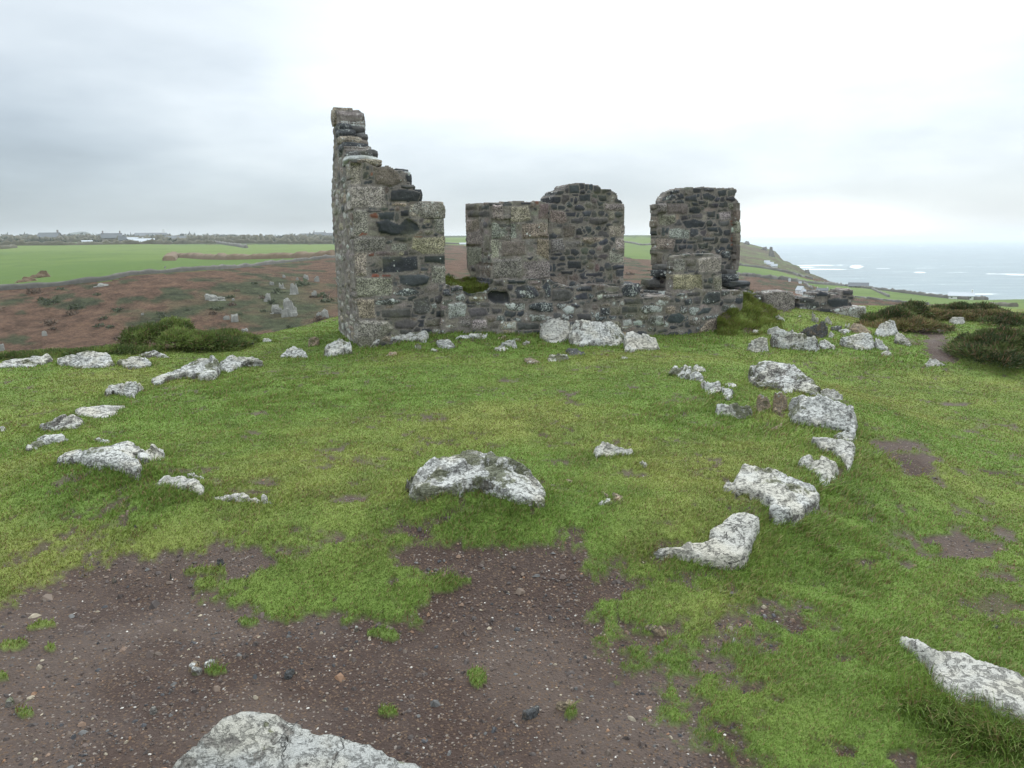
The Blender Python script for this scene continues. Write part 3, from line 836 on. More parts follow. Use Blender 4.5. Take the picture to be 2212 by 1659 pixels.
    F.append(np.stack([prev_ids[bmap[b]], prev_ids[bmap[a]], off + a, off + b], -1))
    F = np.concatenate(F)
    if np.dot(np.cross(ud, [0, 0, 1]), nrm) < 0: F = F[:, ::-1]
    Lr = np.concatenate(Lc)
    return mesh(name, np.concatenate(V), F, mat=M_WALL, attrs={'Col': np.concatenate(C), 'lich': Lr}, parent=parent)


def blockmesh(center, axes, size, seed, n=9, rnd=0.35, amp=0.05):
    """a rough-hewn stone: rounded, noisy block"""
    g = np.linspace(-1, 1, n); V = []; F = []; off = 0
    for ax in range(3):
        for sg in (-1, 1):
            a, b = np.meshgrid(g, g); c = np.full_like(a, sg)
            P = np.zeros(a.shape + (3,)); P[..., ax] = c; P[..., (ax + 1) % 3] = a * sg; P[..., (ax + 2) % 3] = b
            i, j = np.meshgrid(np.arange(n - 1), np.arange(n - 1), indexing='ij'); k = off + i * n + j
            F.append(np.stack([k, k + 1, k + n + 1, k + n], -1).reshape(-1, 4)); V.append(P.reshape(-1, 3)); off += n * n
    P = np.concatenate(V); F = np.concatenate(F)
    L = np.linalg.norm(P, axis=1, keepdims=True); sph = P / L * 1.25
    P = P * (1 - rnd) + sph * rnd
    nz = fbm(P[:, 0] * 1.3 + seed * 3.7, P[:, 1] * 1.3, P[:, 2] * 1.3, oct=4, seed=seed)
    P = P * (1 + amp * 2.2 * nz[:, None]); P[:, 2] += 0.25 * vn(P[:, 0] * 0.8 + seed, P[:, 1] * 0.8, 0.5, seed) * (P[:, 2] > 0)
    P = P * (np.array(size) / 2)
    return np.array(center) + P @ np.array(axes), F


def stones_mesh(name, items, parent=None):
    """items: (kind, centre, size(3) along U / depth / up, yaw, seed) joined as one part"""
    V = []; F = []; C = []; L = []; off = 0
    for kd, c, sz, yaw, sd in items:
        u = np.array([U[0] * math.cos(yaw) - U[1] * math.sin(yaw), U[0] * math.sin(yaw) + U[1] * math.cos(yaw), 0]); w = np.array([-u[1], u[0], 0])
        v, f = blockmesh(c, np.stack([u, w, [0, 0, 1]]), sz, sd)
        V.append(v); F.append(f + off); off += len(v)
        b, g = STONE[kd]; cc = np.array(b) * (1 + 0.2 * vn(v[:, 0] * 9, v[:, 1] * 9, v[:, 2] * 9, sd))[:, None]
        C.append(np.concatenate([cc, np.full((len(v), 1), g)], 1)); L.append(np.full(len(v), 0.5 if sd % 2 else 0.15))
    return mesh(name, np.concatenate(V), np.concatenate(F), mat=M_WALL, attrs={'Col': np.concatenate(C), 'lich': np.concatenate(L)}, parent=parent)


ruin = empty('ruined_building', (O_ + R_) / 2)
tag(ruin, 'roofless granite and rubble ruin with a tall stepped left corner and broken openings', 'ruin')
bpy.context.view_layer.update()


def to_ruin(o):
    o.parent = ruin; o.matrix_parent_inverse = Matrix.Translation(-ruin.location); return o


A_ST = [('G', [(240, 405), (318, 405), (310, 545), (250, 545)]), ('N', [(395, 430), (520, 440), (590, 520), (500, 555), (400, 540)]), ('G', [(248, 560), (460, 555), (465, 680), (255, 690)]),
        ('G', [(262, 700), (355, 700), (362, 850), (268, 860)]), ('G', [(270, 865), (470, 870), (465, 958), (275, 958)]), ('Y', [(275, 968), (350, 965), (350, 1110), (285, 1115)]),
        ('G', [(283, 1122), (510, 1125), (514, 1190), (500, 1240), (288, 1242)]), ('Y', [(288, 1252), (400, 1255), (408, 1380), (300, 1372)]),
        ('G', [(295, 1385), (480, 1395), (518, 1440), (400, 1530), (350, 1600), (290, 1600)]),
        ('G', [(690, 655), (834, 655), (836, 750), (620, 740), (625, 668)]), ('G', [(770, 755), (838, 755), (840, 860), (775, 835)]), ('Y', [(640, 875), (840, 865), (842, 968), (700, 975), (630, 940)]),
        ('D', [(705, 988), (842, 980), (843, 1035), (710, 1030)]), ('G', [(755, 1045), (845, 1045), (847, 1162), (760, 1155)]),
        ('D', [(500, 580), (560, 568), (698, 590), (668, 650), (495, 645)]), ('D', [(415, 720), (520, 710), (520, 765), (430, 765)]), ('D', [(565, 705), (615, 698), (615, 740), (560, 745)]),
        ('D', [(403, 775), (480, 760), (560, 790), (600, 755), (665, 780), (688, 820), (640, 855), (520, 860), (430, 840)]), ('D', [(520, 870), (605, 868), (600, 895), (518, 900)]),
        ('D', [(450, 995), (665, 985), (668, 1075), (450, 1098)]), ('D', [(550, 1110), (640, 1098), (752, 1115), (730, 1160), (650, 1180), (555, 1160)]),
        ('D', [(525, 1235), (550, 1200), (640, 1183), (688, 1215), (600, 1242)]), ('E', [(440, 1320), (630, 1315), (625, 1365), (560, 1372), (440, 1370)]),
        ('E', [(640, 1260), (735, 1235), (755, 1330), (720, 1352), (645, 1345)]), ('D', [(335, 460), (358, 458), (350, 500), (320, 510)]), ('D', [(330, 520), (385, 510), (385, 540), (330, 542)]),
        ('N', [(405, 962), (540, 962), (550, 985), (405, 990)]), ('G', [(500, 912), (602, 905), (605, 950), (505, 952)]), ('K', [(370, 465), (387, 462), (387, 485), (370, 487)]),
        ('K', [(360, 972), (395, 970), (395, 993), (360, 995)]), ('K', [(310, 845), (350, 838), (360, 858), (300, 862)]), ('N', [(735, 1180), (800, 1165), (800, 1205), (730, 1210)]),
        ('E', [(400, 1270), (500, 1250), (580, 1275), (500, 1292), (410, 1292)]), ('N', [(715, 1390), (810, 1375), (810, 1420), (715, 1432)]), ('D', [(785, 1330), (840, 1325), (840, 1370), (785, 1370)]),
        ('E', [(520, 1400), (600, 1380), (680, 1400), (640, 1440), (530, 1442)]), ('D', [(555, 545), (620, 548), (640, 568), (580, 565)]), ('D', [(590, 475), (618, 480), (622, 530), (600, 520)]),
        ('E', [(385, 1035), (405, 1030), (405, 1050), (372, 1050)]), ('D', [(385, 1068), (425, 1066), (425, 1095), (385, 1092)]), ('D', [(680, 1065), (735, 1062), (735, 1080), (685, 1085)]),
        ('E', [(515, 1150), (540, 1145), (540, 1180), (515, 1180)]), ('Y', [(510, 655), (600, 655), (600, 675), (500, 672)]), ('D', [(340, 705), (440, 702), (430, 715), (370, 722)]),
        ('E', [(730, 920), (760, 918), (760, 930), (735, 935)]), ('D', [(720, 785), (745, 785), (745, 800), (725, 802)]), ('K', [(440, 1105), (500, 1103), (500, 1115), (450, 1118)])]
A_SIL = [(292, 1660), (290, 1300), (270, 1100), (264, 700), (250, 560), (240, 400), (330, 402), (380, 415), (430, 432), (455, 422), (500, 430), (530, 450), (575, 455), (612, 470), (625, 540), (645, 575), (697, 590),
         (692, 620), (675, 650), (700, 652), (835, 655), (838, 760), (834, 860), (842, 870), (843, 1040), (846, 1165), (852, 1240), (900, 1660)]
p = panel('corner_wall', O_, U, N, 'A', A_SIL, A_ST, {'D': 4, 'E': 4, 'N': 3, 'Y': 1, 'M': 3, 'K': .3}, cell=(0.12, 0.085), T=0.45, seed=11, dig=0.25, lich=0.25,
          lichy=([-0.3, 0.5, 1.2, 5], [1.0, 1.0, 0.45, 0.2])); to_ruin(p)
# the side wall running back from the corner, higher at its far end
SIDE_N = -U; BK = -N
S_SIL = [(292, 1680), (290, 1300), (270, 1100), (264, 700), (250, 560), (240, 405), (238, 372), (222, 368), (212, 300), (196, 292), (186, 250), (180, 170), (176, 95), (150, 68), (146, 180), (141, 300), (133, 600), (140, 760), (150, 900), (160, 1150), (172, 1450), (170, 1560)]
p = panel('side_wall', O_ + U * 0.01, -BK, SIDE_N, 'A', S_SIL, [], {'G': 4, 'Y': 2, 'N': 3, 'E': 2, 'M': 2}, cell=(0.34, 0.10), T=0.40, seed=23, proud=0.015, dig=0.25, lich=0.35, sil_rough=0.01); to_ruin(p)


def on_plane(f, pt, off):
    """point of the plane parallel to the front, off metres behind it"""
    q = fr(f, [pt])[0]; d = ray(q[0], q[1]); o = O_ - N * off; t = ((o - EYE) @ N) / (d @ N); return EYE + d * t


def block_px(f, box, off, depth, kd, yaw, sd):
    x0, y0, x1, y1 = box; a = on_plane(f, (x0, y1), off); b = on_plane(f, (x1, y0), off)
    wdt = abs((b - a) @ U); hg = abs(b[2] - a[2]); c = (a + b) / 2 - N * depth / 2
    return (kd, c, (wdt * 1.08, depth, hg * 1.08), yaw, sd)


stp = [block_px('A', (150, 66, 262, 165), 1.40, 0.35, 'Y', 0.0, 31), block_px('A', (258, 112, 338, 192), 1.40, 0.3, 'G', 0.05, 32), block_px('A', (178, 162, 250, 200), .98, .4, 'D', .1, 33),
       block_px('A', (236, 180, 338, 214), 1.0, .4, 'E', -.05, 34), block_px('A', (180, 200, 282, 250), .92, .4, 'D', 0, 35), block_px('A', (284, 225, 349, 262), .95, .4, 'E', .1, 36),
       block_px('A', (188, 246, 320, 284), .85, .4, 'Y', 0, 37), block_px('A', (300, 264, 364, 306), .85, .4, 'N', -.1, 38), block_px('A', (208, 285, 352, 345), .62, .5, 'D', .08, 39),
       block_px('A', (340, 328, 408, 374), .5, .45, 'E', .2, 40), block_px('A', (235, 335, 385, 376), .42, .5, 'E', -.05, 41), block_px('A', (240, 365, 415, 405), .18, .6, 'W', .05, 43),
       block_px('A', (300, 388, 440, 425), .06, .6, 'Y', .03, 45), block_px('A', (520, 445, 600, 480), .1, .35, 'D', .2, 46), block_px('A', (560, 462, 618, 500), .02, .35, 'W', .1, 47), block_px('A', (585, 480, 625, 545), .03, .3, 'D', .1, 147),
       block_px('A', (560, 540, 645, 572), .0, .35, 'E', .1, 48), block_px('A', (505, 578, 692, 642), .0, .4, 'D', .02, 50), block_px('A', (625, 650, 836, 748), -.015, .4, 'G', .0, 51)]
to_ruin(stones_mesh('broken_courses', stp))

LOW_SIL = [(40, 1500), (60, 1010), (110, 985), (160, 1000), (230, 990), (235, 1045), (330, 1050), (420, 1040), (470, 1005), (480, 935), (620, 938), (780, 936), (980, 938), (1100, 990), (1180, 1000),
           (1330, 985), (1500, 990), (1590, 1000), (1640, 975), (1700, 985), (1745, 1050), (1760, 1095), (1860, 1090), (1960, 1070), (2010, 1085), (2090, 1065), (2190, 1040), (2230, 1000), (2300, 1035), (2600, 1035), (2628, 1050), (2625, 1160), (2600, 1260), (2640, 1370), (2650, 1500)]
LOW_ST = [('D', [(445, 1060), (480, 1035), (620, 1045), (640, 1090), (640, 1145), (520, 1150), (450, 1110)]), ('D', [(680, 1040), (700, 1000), (780, 990), (850, 1010), (892, 1080), (840, 1110), (700, 1102)]),
          ('N', [(645, 1100), (720, 1095), (750, 1125), (645, 1132)]), ('E', [(600, 1150), (680, 1135), (780, 1150), (775, 1200), (690, 1217), (610, 1195)]),
          ('D', [(810, 1150), (900, 1135), (1010, 1140), (1012, 1215), (900, 1225), (805, 1195)]), ('D', [(905, 1005), (960, 950), (990, 1000), (985, 1100), (960, 1098)]),
          ('E', [(1000, 1030), (1150, 1030), (1190, 1070), (1150, 1122), (1000, 1125)]), ('D', [(1195, 1080), (1290, 1055), (1310, 1110), (1200, 1122)]), ('E', [(1430, 1075), (1600, 1065), (1600, 1105), (1440, 1112)]),
          ('D', [(1590, 1015), (1640, 975), (1700, 988), (1745, 1052), (1700, 1098), (1600, 1092)]), ('W', [(1080, 1200), (1130, 1160), (1188, 1190), (1180, 1235), (1120, 1245)]),
          ('W', [(1385, 1070), (1430, 1065), (1430, 1112), (1390, 1112)]), ('D', [(1410, 1180), (1488, 1180), (1486, 1245), (1410, 1252)]), ('N', [(1492, 1182), (1585, 1178), (1580, 1250), (1500, 1245)]),
          ('D', [(1590, 1177), (1725, 1174), (1725, 1222), (1592, 1232)]), ('G', [(115, 1150), (230, 1130), (272, 1160), (260, 1262), (120, 1272)]), ('D', [(125, 1010), (225, 995), (232, 1040), (135, 1057)]),
          ('E', [(800, 1240), (930, 1240), (940, 1292), (830, 1302)]), ('G', [(220, 1290), (300, 1290), (310, 1345), (220, 1342)]), ('G', [(320, 1290), (440, 1280), (455, 1362), (320, 1365)]),
          ('N', [(485, 1310), (550, 1302), (545, 1355), (490, 1358)]), ('Y', [(560, 1297), (690, 1297), (695, 1367), (555, 1367)]), ('E', [(700, 1312), (890, 1310), (890, 1370), (700, 1372)]),
          ('E', [(510, 945), (585, 945), (590, 1000), (512, 997)]), ('D', [(615, 950), (775, 945), (770, 980), (620, 982)]), ('N', [(790, 957), (910, 955), (905, 990), (800, 992)]),
          ('D', [(1200, 1010), (1330, 1000), (1340, 1045), (1210, 1045)]), ('E', [(280, 1190), (440, 1180), (470, 1250), (300, 1270)]), ('Y', [(290, 1090), (400, 1080), (430, 1120), (300, 1130)]),
          ('E', [(5, 1190), (90, 1200), (90, 1260), (20, 1260)]), ('E', [(490, 1185), (575, 1190), (570, 1230), (490, 1232)]), ('E', [(1200, 1240), (1330, 1230), (1340, 1290), (1210, 1290)]),
          ('W', [(1600, 1290), (1660, 1280), (1680, 1330), (1600, 1340)]), ('E', [(1000, 1310), (1300, 1300), (1300, 1360), (1000, 1365)])]


def c2b(pts):  # frame C -> frame B
    q = fr('C', pts) * 2309 / W; k = 500 / 1885
    return [((a - 980) / k, (b - 380) / k) for a, b in q]


LOW_ST += [(k, c2b(v)) for k, v in [('D', [(435, 1062), (550, 1055), (540, 1085), (440, 1082)]), ('D', [(535, 1110), (600, 1095), (602, 1150), (545, 1172)]),
           ('D', [(700, 1100), (740, 1047), (850, 1047), (850, 1130), (750, 1160), (690, 1150)]), ('D', [(640, 1235), (700, 1190), (775, 1182), (750, 1225), (660, 1247)]),
           ('D', [(385, 1290), (420, 1240), (500, 1222), (550, 1270), (500, 1320), (410, 1312)]), ('G', [(570, 1272), (640, 1247), (695, 1290), (640, 1350), (580, 1322)]),
           ('Y', [(645, 1420), (730, 1292), (810, 1272), (865, 1420)]), ('D', [(715, 1250), (800, 1250), (800, 1270), (720, 1278)]), ('E', [(145, 1182), (200, 1157), (360, 1172), (350, 1222), (200, 1237)]),
           ('E', [(560, 1052), (680, 1050), (680, 1080), (570, 1085)]), ('E', [(610, 1095), (690, 1090), (680, 1150), (620, 1150)]), ('E', [(210, 1290), (260, 1250), (360, 1250), (370, 1330), (230, 1340)]),
           ('N', [(150, 1240), (230, 1238), (240, 1280), (160, 1285)]), ('W', [(100, 1300), (180, 1290), (180, 1330), (110, 1335)]), ('D', [(20, 1110), (190, 1105), (190, 1150), (30, 1160)])]]
p = panel('front_wall', O_, U, N, 'B', LOW_SIL, LOW_ST, {'D': 5, 'E': 5, 'N': 2, 'M': 1.5, 'Y': 1}, cell=(0.17, 0.115), T=0.75, seed=37, proud=0.05, dig=0.2, lich=0.6,
          lichy=([-.3, .6, 1.0], [1.0, .9, .6])); to_ruin(p)

B_SIL = [(474, 960), (474, 292), (560, 285), (590, 276), (640, 280), (690, 270), (760, 272), (830, 280), (850, 266), (888, 272), (972, 290), (972, 450), (974, 600), (980, 770), (984, 960)]
B_ST = [('G', [(480, 300), (582, 300), (585, 445), (480, 440)]), ('G', [(605, 322), (800, 312), (820, 440), (700, 458), (610, 440)]), ('N', [(885, 295), (970, 295), (970, 430), (890, 430)]),
        ('G', [(480, 460), (690, 470), (700, 590), (480, 600)]), ('Y', [(735, 470), (967, 465), (970, 590), (740, 600)]), ('G', [(480, 607), (550, 605), (542, 750), (480, 760)]),
        ('N', [(575, 620), (770, 612), (775, 735), (570, 745)]), ('Y', [(870, 602), (972, 600), (972, 780), (862, 722)]), ('G', [(490, 770), (735, 762), (740, 930), (492, 930)]),
        ('G', [(755, 790), (978, 787), (982, 930), (750, 935)]), ('D', [(815, 630), (885, 630), (860, 650)]), ('D', [(760, 752), (850, 740), (812, 778)]), ('D', [(590, 280), (640, 280), (640, 305), (590, 305)]),
        ('D', [(740, 280), (820, 285), (820, 305), (740, 300)]), ('K', [(850, 267), (888, 272), (885, 302), (850, 300)]), ('D', [(845, 330), (872, 325), (872, 358), (845, 355)]), ('N', [(705, 500), (730, 500), (730, 530), (712, 530)])]
p = panel('window_pier', O_, U, N, 'B', B_SIL, B_ST, {'M': 6, 'N': 3, 'E': 1, 'G': 2}, cell=(0.12, 0.08), T=0.6, seed=41, lich=0.1, lichy=([-1, 5], [.3, .3]), sil_rough=0.008); to_ruin(p)
B2_SIL = [(960, 1100), (960, 305), (1000, 290), (1003, 235), (1030, 205), (1050, 182), (1105, 172), (1140, 128), (1200, 120), (1300, 126), (1395, 135), (1420, 165), (1500, 172), (1545, 215), (1560, 258), (1580, 262), (1600, 292), (1612, 300),
          (1618, 500), (1612, 800), (1612, 960), (1600, 1100)]
B2_ST = [('G', [(1430, 297), (1612, 302), (1612, 360), (1440, 357)]), ('G', [(1480, 490), (1614, 482), (1614, 582), (1490, 580)]), ('G', [(1540, 592), (1612, 590), (1612, 690), (1540, 690)]),
         ('G', [(1480, 702), (1612, 740), (1612, 802), (1490, 800)]), ('Y', [(980, 350), (1100, 360), (1132, 440), (1100, 470), (985, 455)]), ('G', [(985, 600), (1090, 592), (1110, 700), (990, 715)]),
         ('N', [(1112, 617), (1250, 612), (1250, 650), (1200, 670), (1110, 662)]), ('Y', [(1255, 582), (1430, 577), (1440, 600), (1320, 640), (1260, 615)]), ('D', [(1130, 787), (1250, 785), (1248, 850), (1130, 852)]),
         ('N', [(1090, 490), (1200, 482), (1190, 580), (1100, 590)]), ('D', [(1390, 222), (1460, 227), (1460, 280), (1395, 277)]), ('D', [(1140, 142), (1220, 137), (1225, 210), (1140, 217)]),
         ('D', [(1350, 142), (1415, 142), (1415, 210), (1350, 207)]), ('N', [(980, 922), (1130, 912), (1130, 1000), (980, 1002)]), ('D', [(1500, 822), (1608, 822), (1608, 850), (1510, 862)]),
         ('D', [(1285, 882), (1430, 882), (1420, 920), (1290, 912)]), ('D', [(1225, 225), (1330, 220), (1320, 280), (1230, 280)]), ('E', [(1160, 420), (1260, 410), (1265, 470), (1160, 465)]),
         ('E', [(1310, 420), (1470, 410), (1480, 450), (1400, 480), (1310, 470)]), ('D', [(1205, 510), (1240, 500), (1265, 560), (1205, 565)]), ('D', [(1270, 490), (1335, 490), (1330, 540), (1300, 560)]),
         ('D', [(1110, 370), (1200, 368), (1190, 410), (1130, 410)]), ('D', [(1245, 365), (1335, 362), (1320, 410), (1260, 412)]), ('D', [(1540, 860), (1612, 855), (1612, 915), (1545, 915)]),
         ('D', [(1070, 870), (1180, 865), (1170, 900), (1080, 900)]), ('D', [(1360, 925), (1450, 935), (1440, 970), (1370, 970)]), ('D', [(1150, 680), (1200, 675), (1240, 710), (1200, 740), (1155, 720)])]
p = panel('rear_pier', O_, U, N, 'B', B2_SIL, B2_ST, {'D': 9, 'E': 3, 'N': 2, 'M': 1}, cell=(0.14, 0.10), T=0.55, seed=43, proud=-0.22, lich=0.12, lichy=([0, 2.0, 2.6], [.2, .3, 1.0])); to_ruin(p)
bj = on_plane('B', (474, 900), 0.0)
J_SIL = [(476, 960), (476, 290), (420, 291), (380, 297), (300, 297), (262, 298), (264, 420), (272, 560), (276, 840), (300, 900), (330, 960)]
J_ST = [('N', [(265, 300), (350, 300), (355, 350), (268, 350)]), ('G', [(280, 430), (380, 425), (380, 535), (272, 540)]), ('G', [(283, 545), (400, 540), (410, 655), (280, 655)]),
        ('G', [(278, 665), (400, 665), (405, 790), (285, 830)]), ('Y', [(380, 822), (472, 827), (472, 932), (380, 925)]), ('D', [(390, 320), (468, 310), (460, 350), (400, 350)]), ('E', [(290, 360), (468, 362), (468, 410), (290, 412)]), ('N', [(415, 560), (470, 560), (470, 700), (420, 700)])]
p = panel('window_jamb', bj + U * 0.012, -BK, SIDE_N, 'B', J_SIL, J_ST, {'N': 3, 'M': 3, 'E': 2}, cell=(0.25, 0.09), T=0.35, seed=47, proud=0.0, lich=0.1, sil_rough=0.01, lichy=([-1, 5], [.2, .2])); to_ruin(p)

C_SIL = [(297, 292), (340, 287), (345, 240), (372, 222), (395, 185), (440, 176), (500, 180), (560, 160), (620, 155), (690, 160), (760, 158), (850, 164), (950, 172), (985, 182), (988, 200), (968, 245), (985, 262), (1000, 290),
         (992, 500), (985, 780), (985, 900), (1005, 950), (1100, 978), (1106, 1005), (1110, 1060), (1120, 1180), (200, 1180), (150, 1010), (200, 985), (245, 955), (300, 935), (325, 925), (312, 830), (297, 820)]
C_ST = [('G', [(297, 294), (385, 294), (385, 380), (300, 385)]), ('N', [(392, 302), (567, 307), (567, 385), (395, 382)]), ('G', [(322, 392), (465, 397), (465, 460), (400, 490), (325, 472)]),
        ('G', [(410, 520), (480, 507), (580, 520), (582, 600), (400, 592)]), ('Y', [(300, 592), (460, 602), (440, 690), (300, 682)]), ('N', [(297, 702), (360, 712), (352, 812), (300, 812)]),
        ('D', [(515, 442), (640, 432), (727, 450), (700, 502), (560, 507)]), ('D', [(575, 332), (650, 322), (692, 350), (670, 387), (580, 377)]), ('D', [(510, 397), (570, 392), (575, 432), (515, 437)]),
        ('D', [(540, 242), (640, 217), (652, 280), (545, 277)]), ('D', [(690, 217), (750, 207), (812, 240), (780, 277), (700, 262)]), ('D', [(655, 267), (720, 272), (720, 302), (662, 302)]),
        ('D', [(745, 292), (840, 292), (820, 342), (745, 332)]), ('D', [(735, 372), (807, 367), (807, 415), (735, 412)]), ('G', [(832, 372), (930, 362), (940, 430), (850, 452)]),
        ('D', [(730, 502), (820, 492), (832, 542), (740, 532)]), ('D', [(690, 587), (800, 587), (790, 622), (690, 617)]), ('D', [(560, 612), (640, 612), (635, 642), (560, 642)]),
        ('K', [(930, 445), (965, 443), (965, 460), (930, 462)]), ('K', [(932, 468), (965, 467), (965, 482), (932, 484)]), ('K', [(930, 560), (962, 558), (962, 575), (932, 577)]), ('K', [(932, 585), (965, 583), (963, 600), (935, 602)]),
        ('K', [(930, 608), (960, 606), (962, 625), (932, 628)]), ('K', [(930, 640), (960, 640), (962, 660), (932, 662)]), ('W', [(935, 500), (965, 498), (965, 540), (935, 545)]), ('G', [(910, 290), (965, 285), (965, 350), (915, 350)]),
        ('D', [(350, 245), (440, 215), (480, 250), (420, 275), (350, 275)]), ('D', [(400, 185), (500, 182), (500, 212), (420, 222)]), ('D', [(700, 165), (790, 165), (790, 200), (700, 200)]), ('D', [(820, 185), (900, 180), (900, 230), (830, 240)]),
        ('E', [(910, 185), (985, 188), (975, 225), (910, 240)]), ('D', [(480, 645), (560, 650), (555, 690), (485, 690)]), ('D', [(650, 640), (740, 630), (740, 680), (660, 685)]), ('Y', [(945, 800), (990, 800), (985, 860), (945, 870)])]
p = panel('end_pier', O_, U, N, 'C', C_SIL, C_ST, {'D': 8, 'E': 4, 'N': 2, 'M': 1}, cell=(0.17, 0.115), T=0.2, seed=53, proud=-0.9, lich=0.25, sil_rough=0.03, lichy=([0, 2.0, 2.7], [.5, .2, .9])); to_ruin(p)
CJ_SIL = [(974, 287), (1016, 290), (1014, 350), (1018, 360), (1012, 440), (1018, 540), (1012, 640), (1018, 700), (1010, 785), (1000, 870), (960, 880), (972, 800), (976, 500)]
CJ_ST = [('N', [(976, 290), (1015, 292), (1014, 350), (976, 352)]), ('N', [(976, 358), (1016, 358), (1012, 440), (976, 442)]), ('G', [(976, 448), (1014, 446), (1016, 540), (976, 545)]), ('N', [(976, 552), (1014, 548), (1014, 640), (974, 645)]),
         ('N', [(976, 652), (1014, 646), (1010, 780), (972, 782)])]
p = panel('end_jamb', O_, U, N, 'C', CJ_SIL, CJ_ST, {'N': 3, 'M': 1}, T=0.35, seed=59, proud=-0.80, lich=0.2, sil_rough=0.008, lichy=([-1, 5], [.2, .2])); to_ruin(p)
CF_SIL = [(425, 1100), (432, 1000), (440, 890), (445, 765), (462, 738), (520, 733), (560, 730), (600, 712), (640, 722), (700, 716), (780, 722), (800, 736), (857, 735), (857, 860), (860, 1100)]
CF_ST = [('G', [(450, 767), (550, 767), (547, 870), (442, 875)]), ('G', [(650, 762), (800, 747), (855, 742), (855, 870), (662, 877)]), ('Y', [(440, 897), (690, 897), (692, 1030), (436, 1022)]),
         ('G', [(790, 917), (856, 902), (856, 1037), (800, 1037)]), ('D', [(700, 987), (782, 987), (780, 1022), (700, 1022)]), ('D', [(745, 932), (787, 927), (787, 977), (745, 977)]), ('N', [(555, 770), (640, 770), (635, 830), (555, 830)]),
         ('D', [(570, 860), (635, 862), (630, 880), (575, 880)]), ('D', [(705, 940), (738, 940), (738, 975), (705, 972)]), ('D', [(630, 722), (700, 720), (690, 742), (640, 745)])]
p = panel('window_block', O_, U, N, 'C', CF_SIL, CF_ST, {'N': 3, 'E': 3, 'M': 4}, cell=(0.12, 0.07), T=0.22, seed=61, proud=0.02, lich=0.15, sil_rough=0.01, lichy=([-1, 5], [.3, .3])); to_ruin(p)
# rubble core between the piers and fallen courses at the right end
its = []
rg = np.random.default_rng(5)
for i in range(46):                                        # loose top of the wall between the piers
    u = rg.uniform(1610, 2200); off = rg.uniform(.05, .85); yy = 1095 - 40 * sst(.1, .9, off) + rg.uniform(-6, 14)
    its.append(block_px('B', (u, yy - rg.uniform(14, 30), u + rg.uniform(30, 75), yy + 12), off, rg.uniform(.12, .25), rg.choice(['D', 'E', 'N', 'E']), rg.uniform(-.5, .5), int(rg.integers(1e4))))
to_ruin(stones_mesh('rubble_core', its)); its = []
its.append(block_px('B', (1590, 978, 1745, 1095), 0.25, .3, 'D', .1, 77))
to_ruin(stones_mesh('fallen_block', its)); its = []
its += [block_px('C', (945, 958, 1106, 1008), .45, .45, 'D', -.15, 78), block_px('C', (900, 900, 1000, 965), .55, .45, 'D', .1, 79), block_px('C', (905, 860, 985, 915), .65, .4, 'E', 0, 80), block_px('C', (240, 945, 330, 1010), .8, .3, 'E', .1, 82),
        block_px('C', (320, 860, 430, 920), .75, .3, 'D', .1, 83), block_px('C', (330, 820, 430, 868), .75, .3, 'E', -.1, 84), block_px('C', (860, 700, 930, 760), .88, .3, 'D', 0, 85)]
for it in its: to_ruin(stones_mesh('ledge_stone', [it]))
its = []
for i in range(60):                                        # collapsed slope right of the end pier
    a = rg.random(); x = 870 + a * 320; yy = 1000 + a * 130 + rg.random() * 120 * (1 - a * .6); off = 0.75 - 0.7 * (yy - 1000) / 260 + rg.uniform(-.1, .1)
    w_ = rg.uniform(30, 80)
    its.append(block_px('C', (x, yy - w_ * .45, x + w_, yy + w_ * .25), off, rg.uniform(.14, .3), rg.choice(['D', 'E', 'E', 'N', 'G']), rg.uniform(-.6, .6), int(rg.integers(1e4))))
to_ruin(stones_mesh('fallen_rubble', its))

# low remnant farther right
oF = hit(*fr('C', [(1230, 1215)])[0]); oF[2] = gz(oF[0], oF[1])
U2 = np.array([math.cos(R(8)), math.sin(R(8)), 0]); N2 = np.array([U2[1], -U2[0], 0])
rem = empty('broken_wall', oF); tag(rem, 'low broken dark rubble wall with a square granite block at each end', 'wall')
bpy.context.view_layer.update()
REM = [('granite_block', [(1228, 1230), (1232, 1060), (1260, 1052), (1290, 1045), (1380, 1040), (1465, 1045), (1486, 1080), (1480, 1170), (1440, 1230)],
        [('G', [(1234, 1056), (1300, 1046), (1460, 1046), (1484, 1085), (1480, 1170), (1440, 1225), (1232, 1225)])], {'G': 1}, .5, 0.0),
       ('rubble_wall', [(1505, 1230), (1512, 1100), (1560, 1090), (1640, 1100), (1650, 1055), (1700, 1042), (1770, 1062), (1800, 1068), (1870, 1060), (1880, 1035), (1920, 1025), (1978, 1038), (1975, 1070), (1990, 1090), (1985, 1120), (1960, 1140), (1975, 1170), (1900, 1330), (1720, 1330), (1620, 1260), (1520, 1240)],
        [('D', [(1515, 1100), (1600, 1095), (1660, 1115), (1640, 1145), (1520, 1145)]), ('D', [(1655, 1060), (1700, 1045), (1770, 1065), (1740, 1092), (1665, 1088)]), ('D', [(1750, 1105), (1930, 1100), (1935, 1165), (1800, 1180), (1750, 1150)]),
         ('E', [(1560, 1150), (1680, 1130), (1690, 1180), (1580, 1200)]), ('D', [(1690, 1195), (1780, 1185), (1805, 1260), (1730, 1290), (1680, 1250)]), ('D', [(1880, 1038), (1975, 1042), (1970, 1075), (1880, 1072)]), ('D', [(1590, 1210), (1660, 1200), (1680, 1250), (1610, 1250)])],
        {'D': 5, 'E': 3, 'M': 3}, .45, -0.05),
       ('granite_block', [(1805, 1380), (1812, 1200), (1900, 1172), (1990, 1165), (2080, 1168), (2086, 1180), (2084, 1380)], [('G', [(1815, 1200), (1900, 1174), (2082, 1170), (2084, 1370), (1810, 1370)])], {'G': 1}, .4, 0.04)]
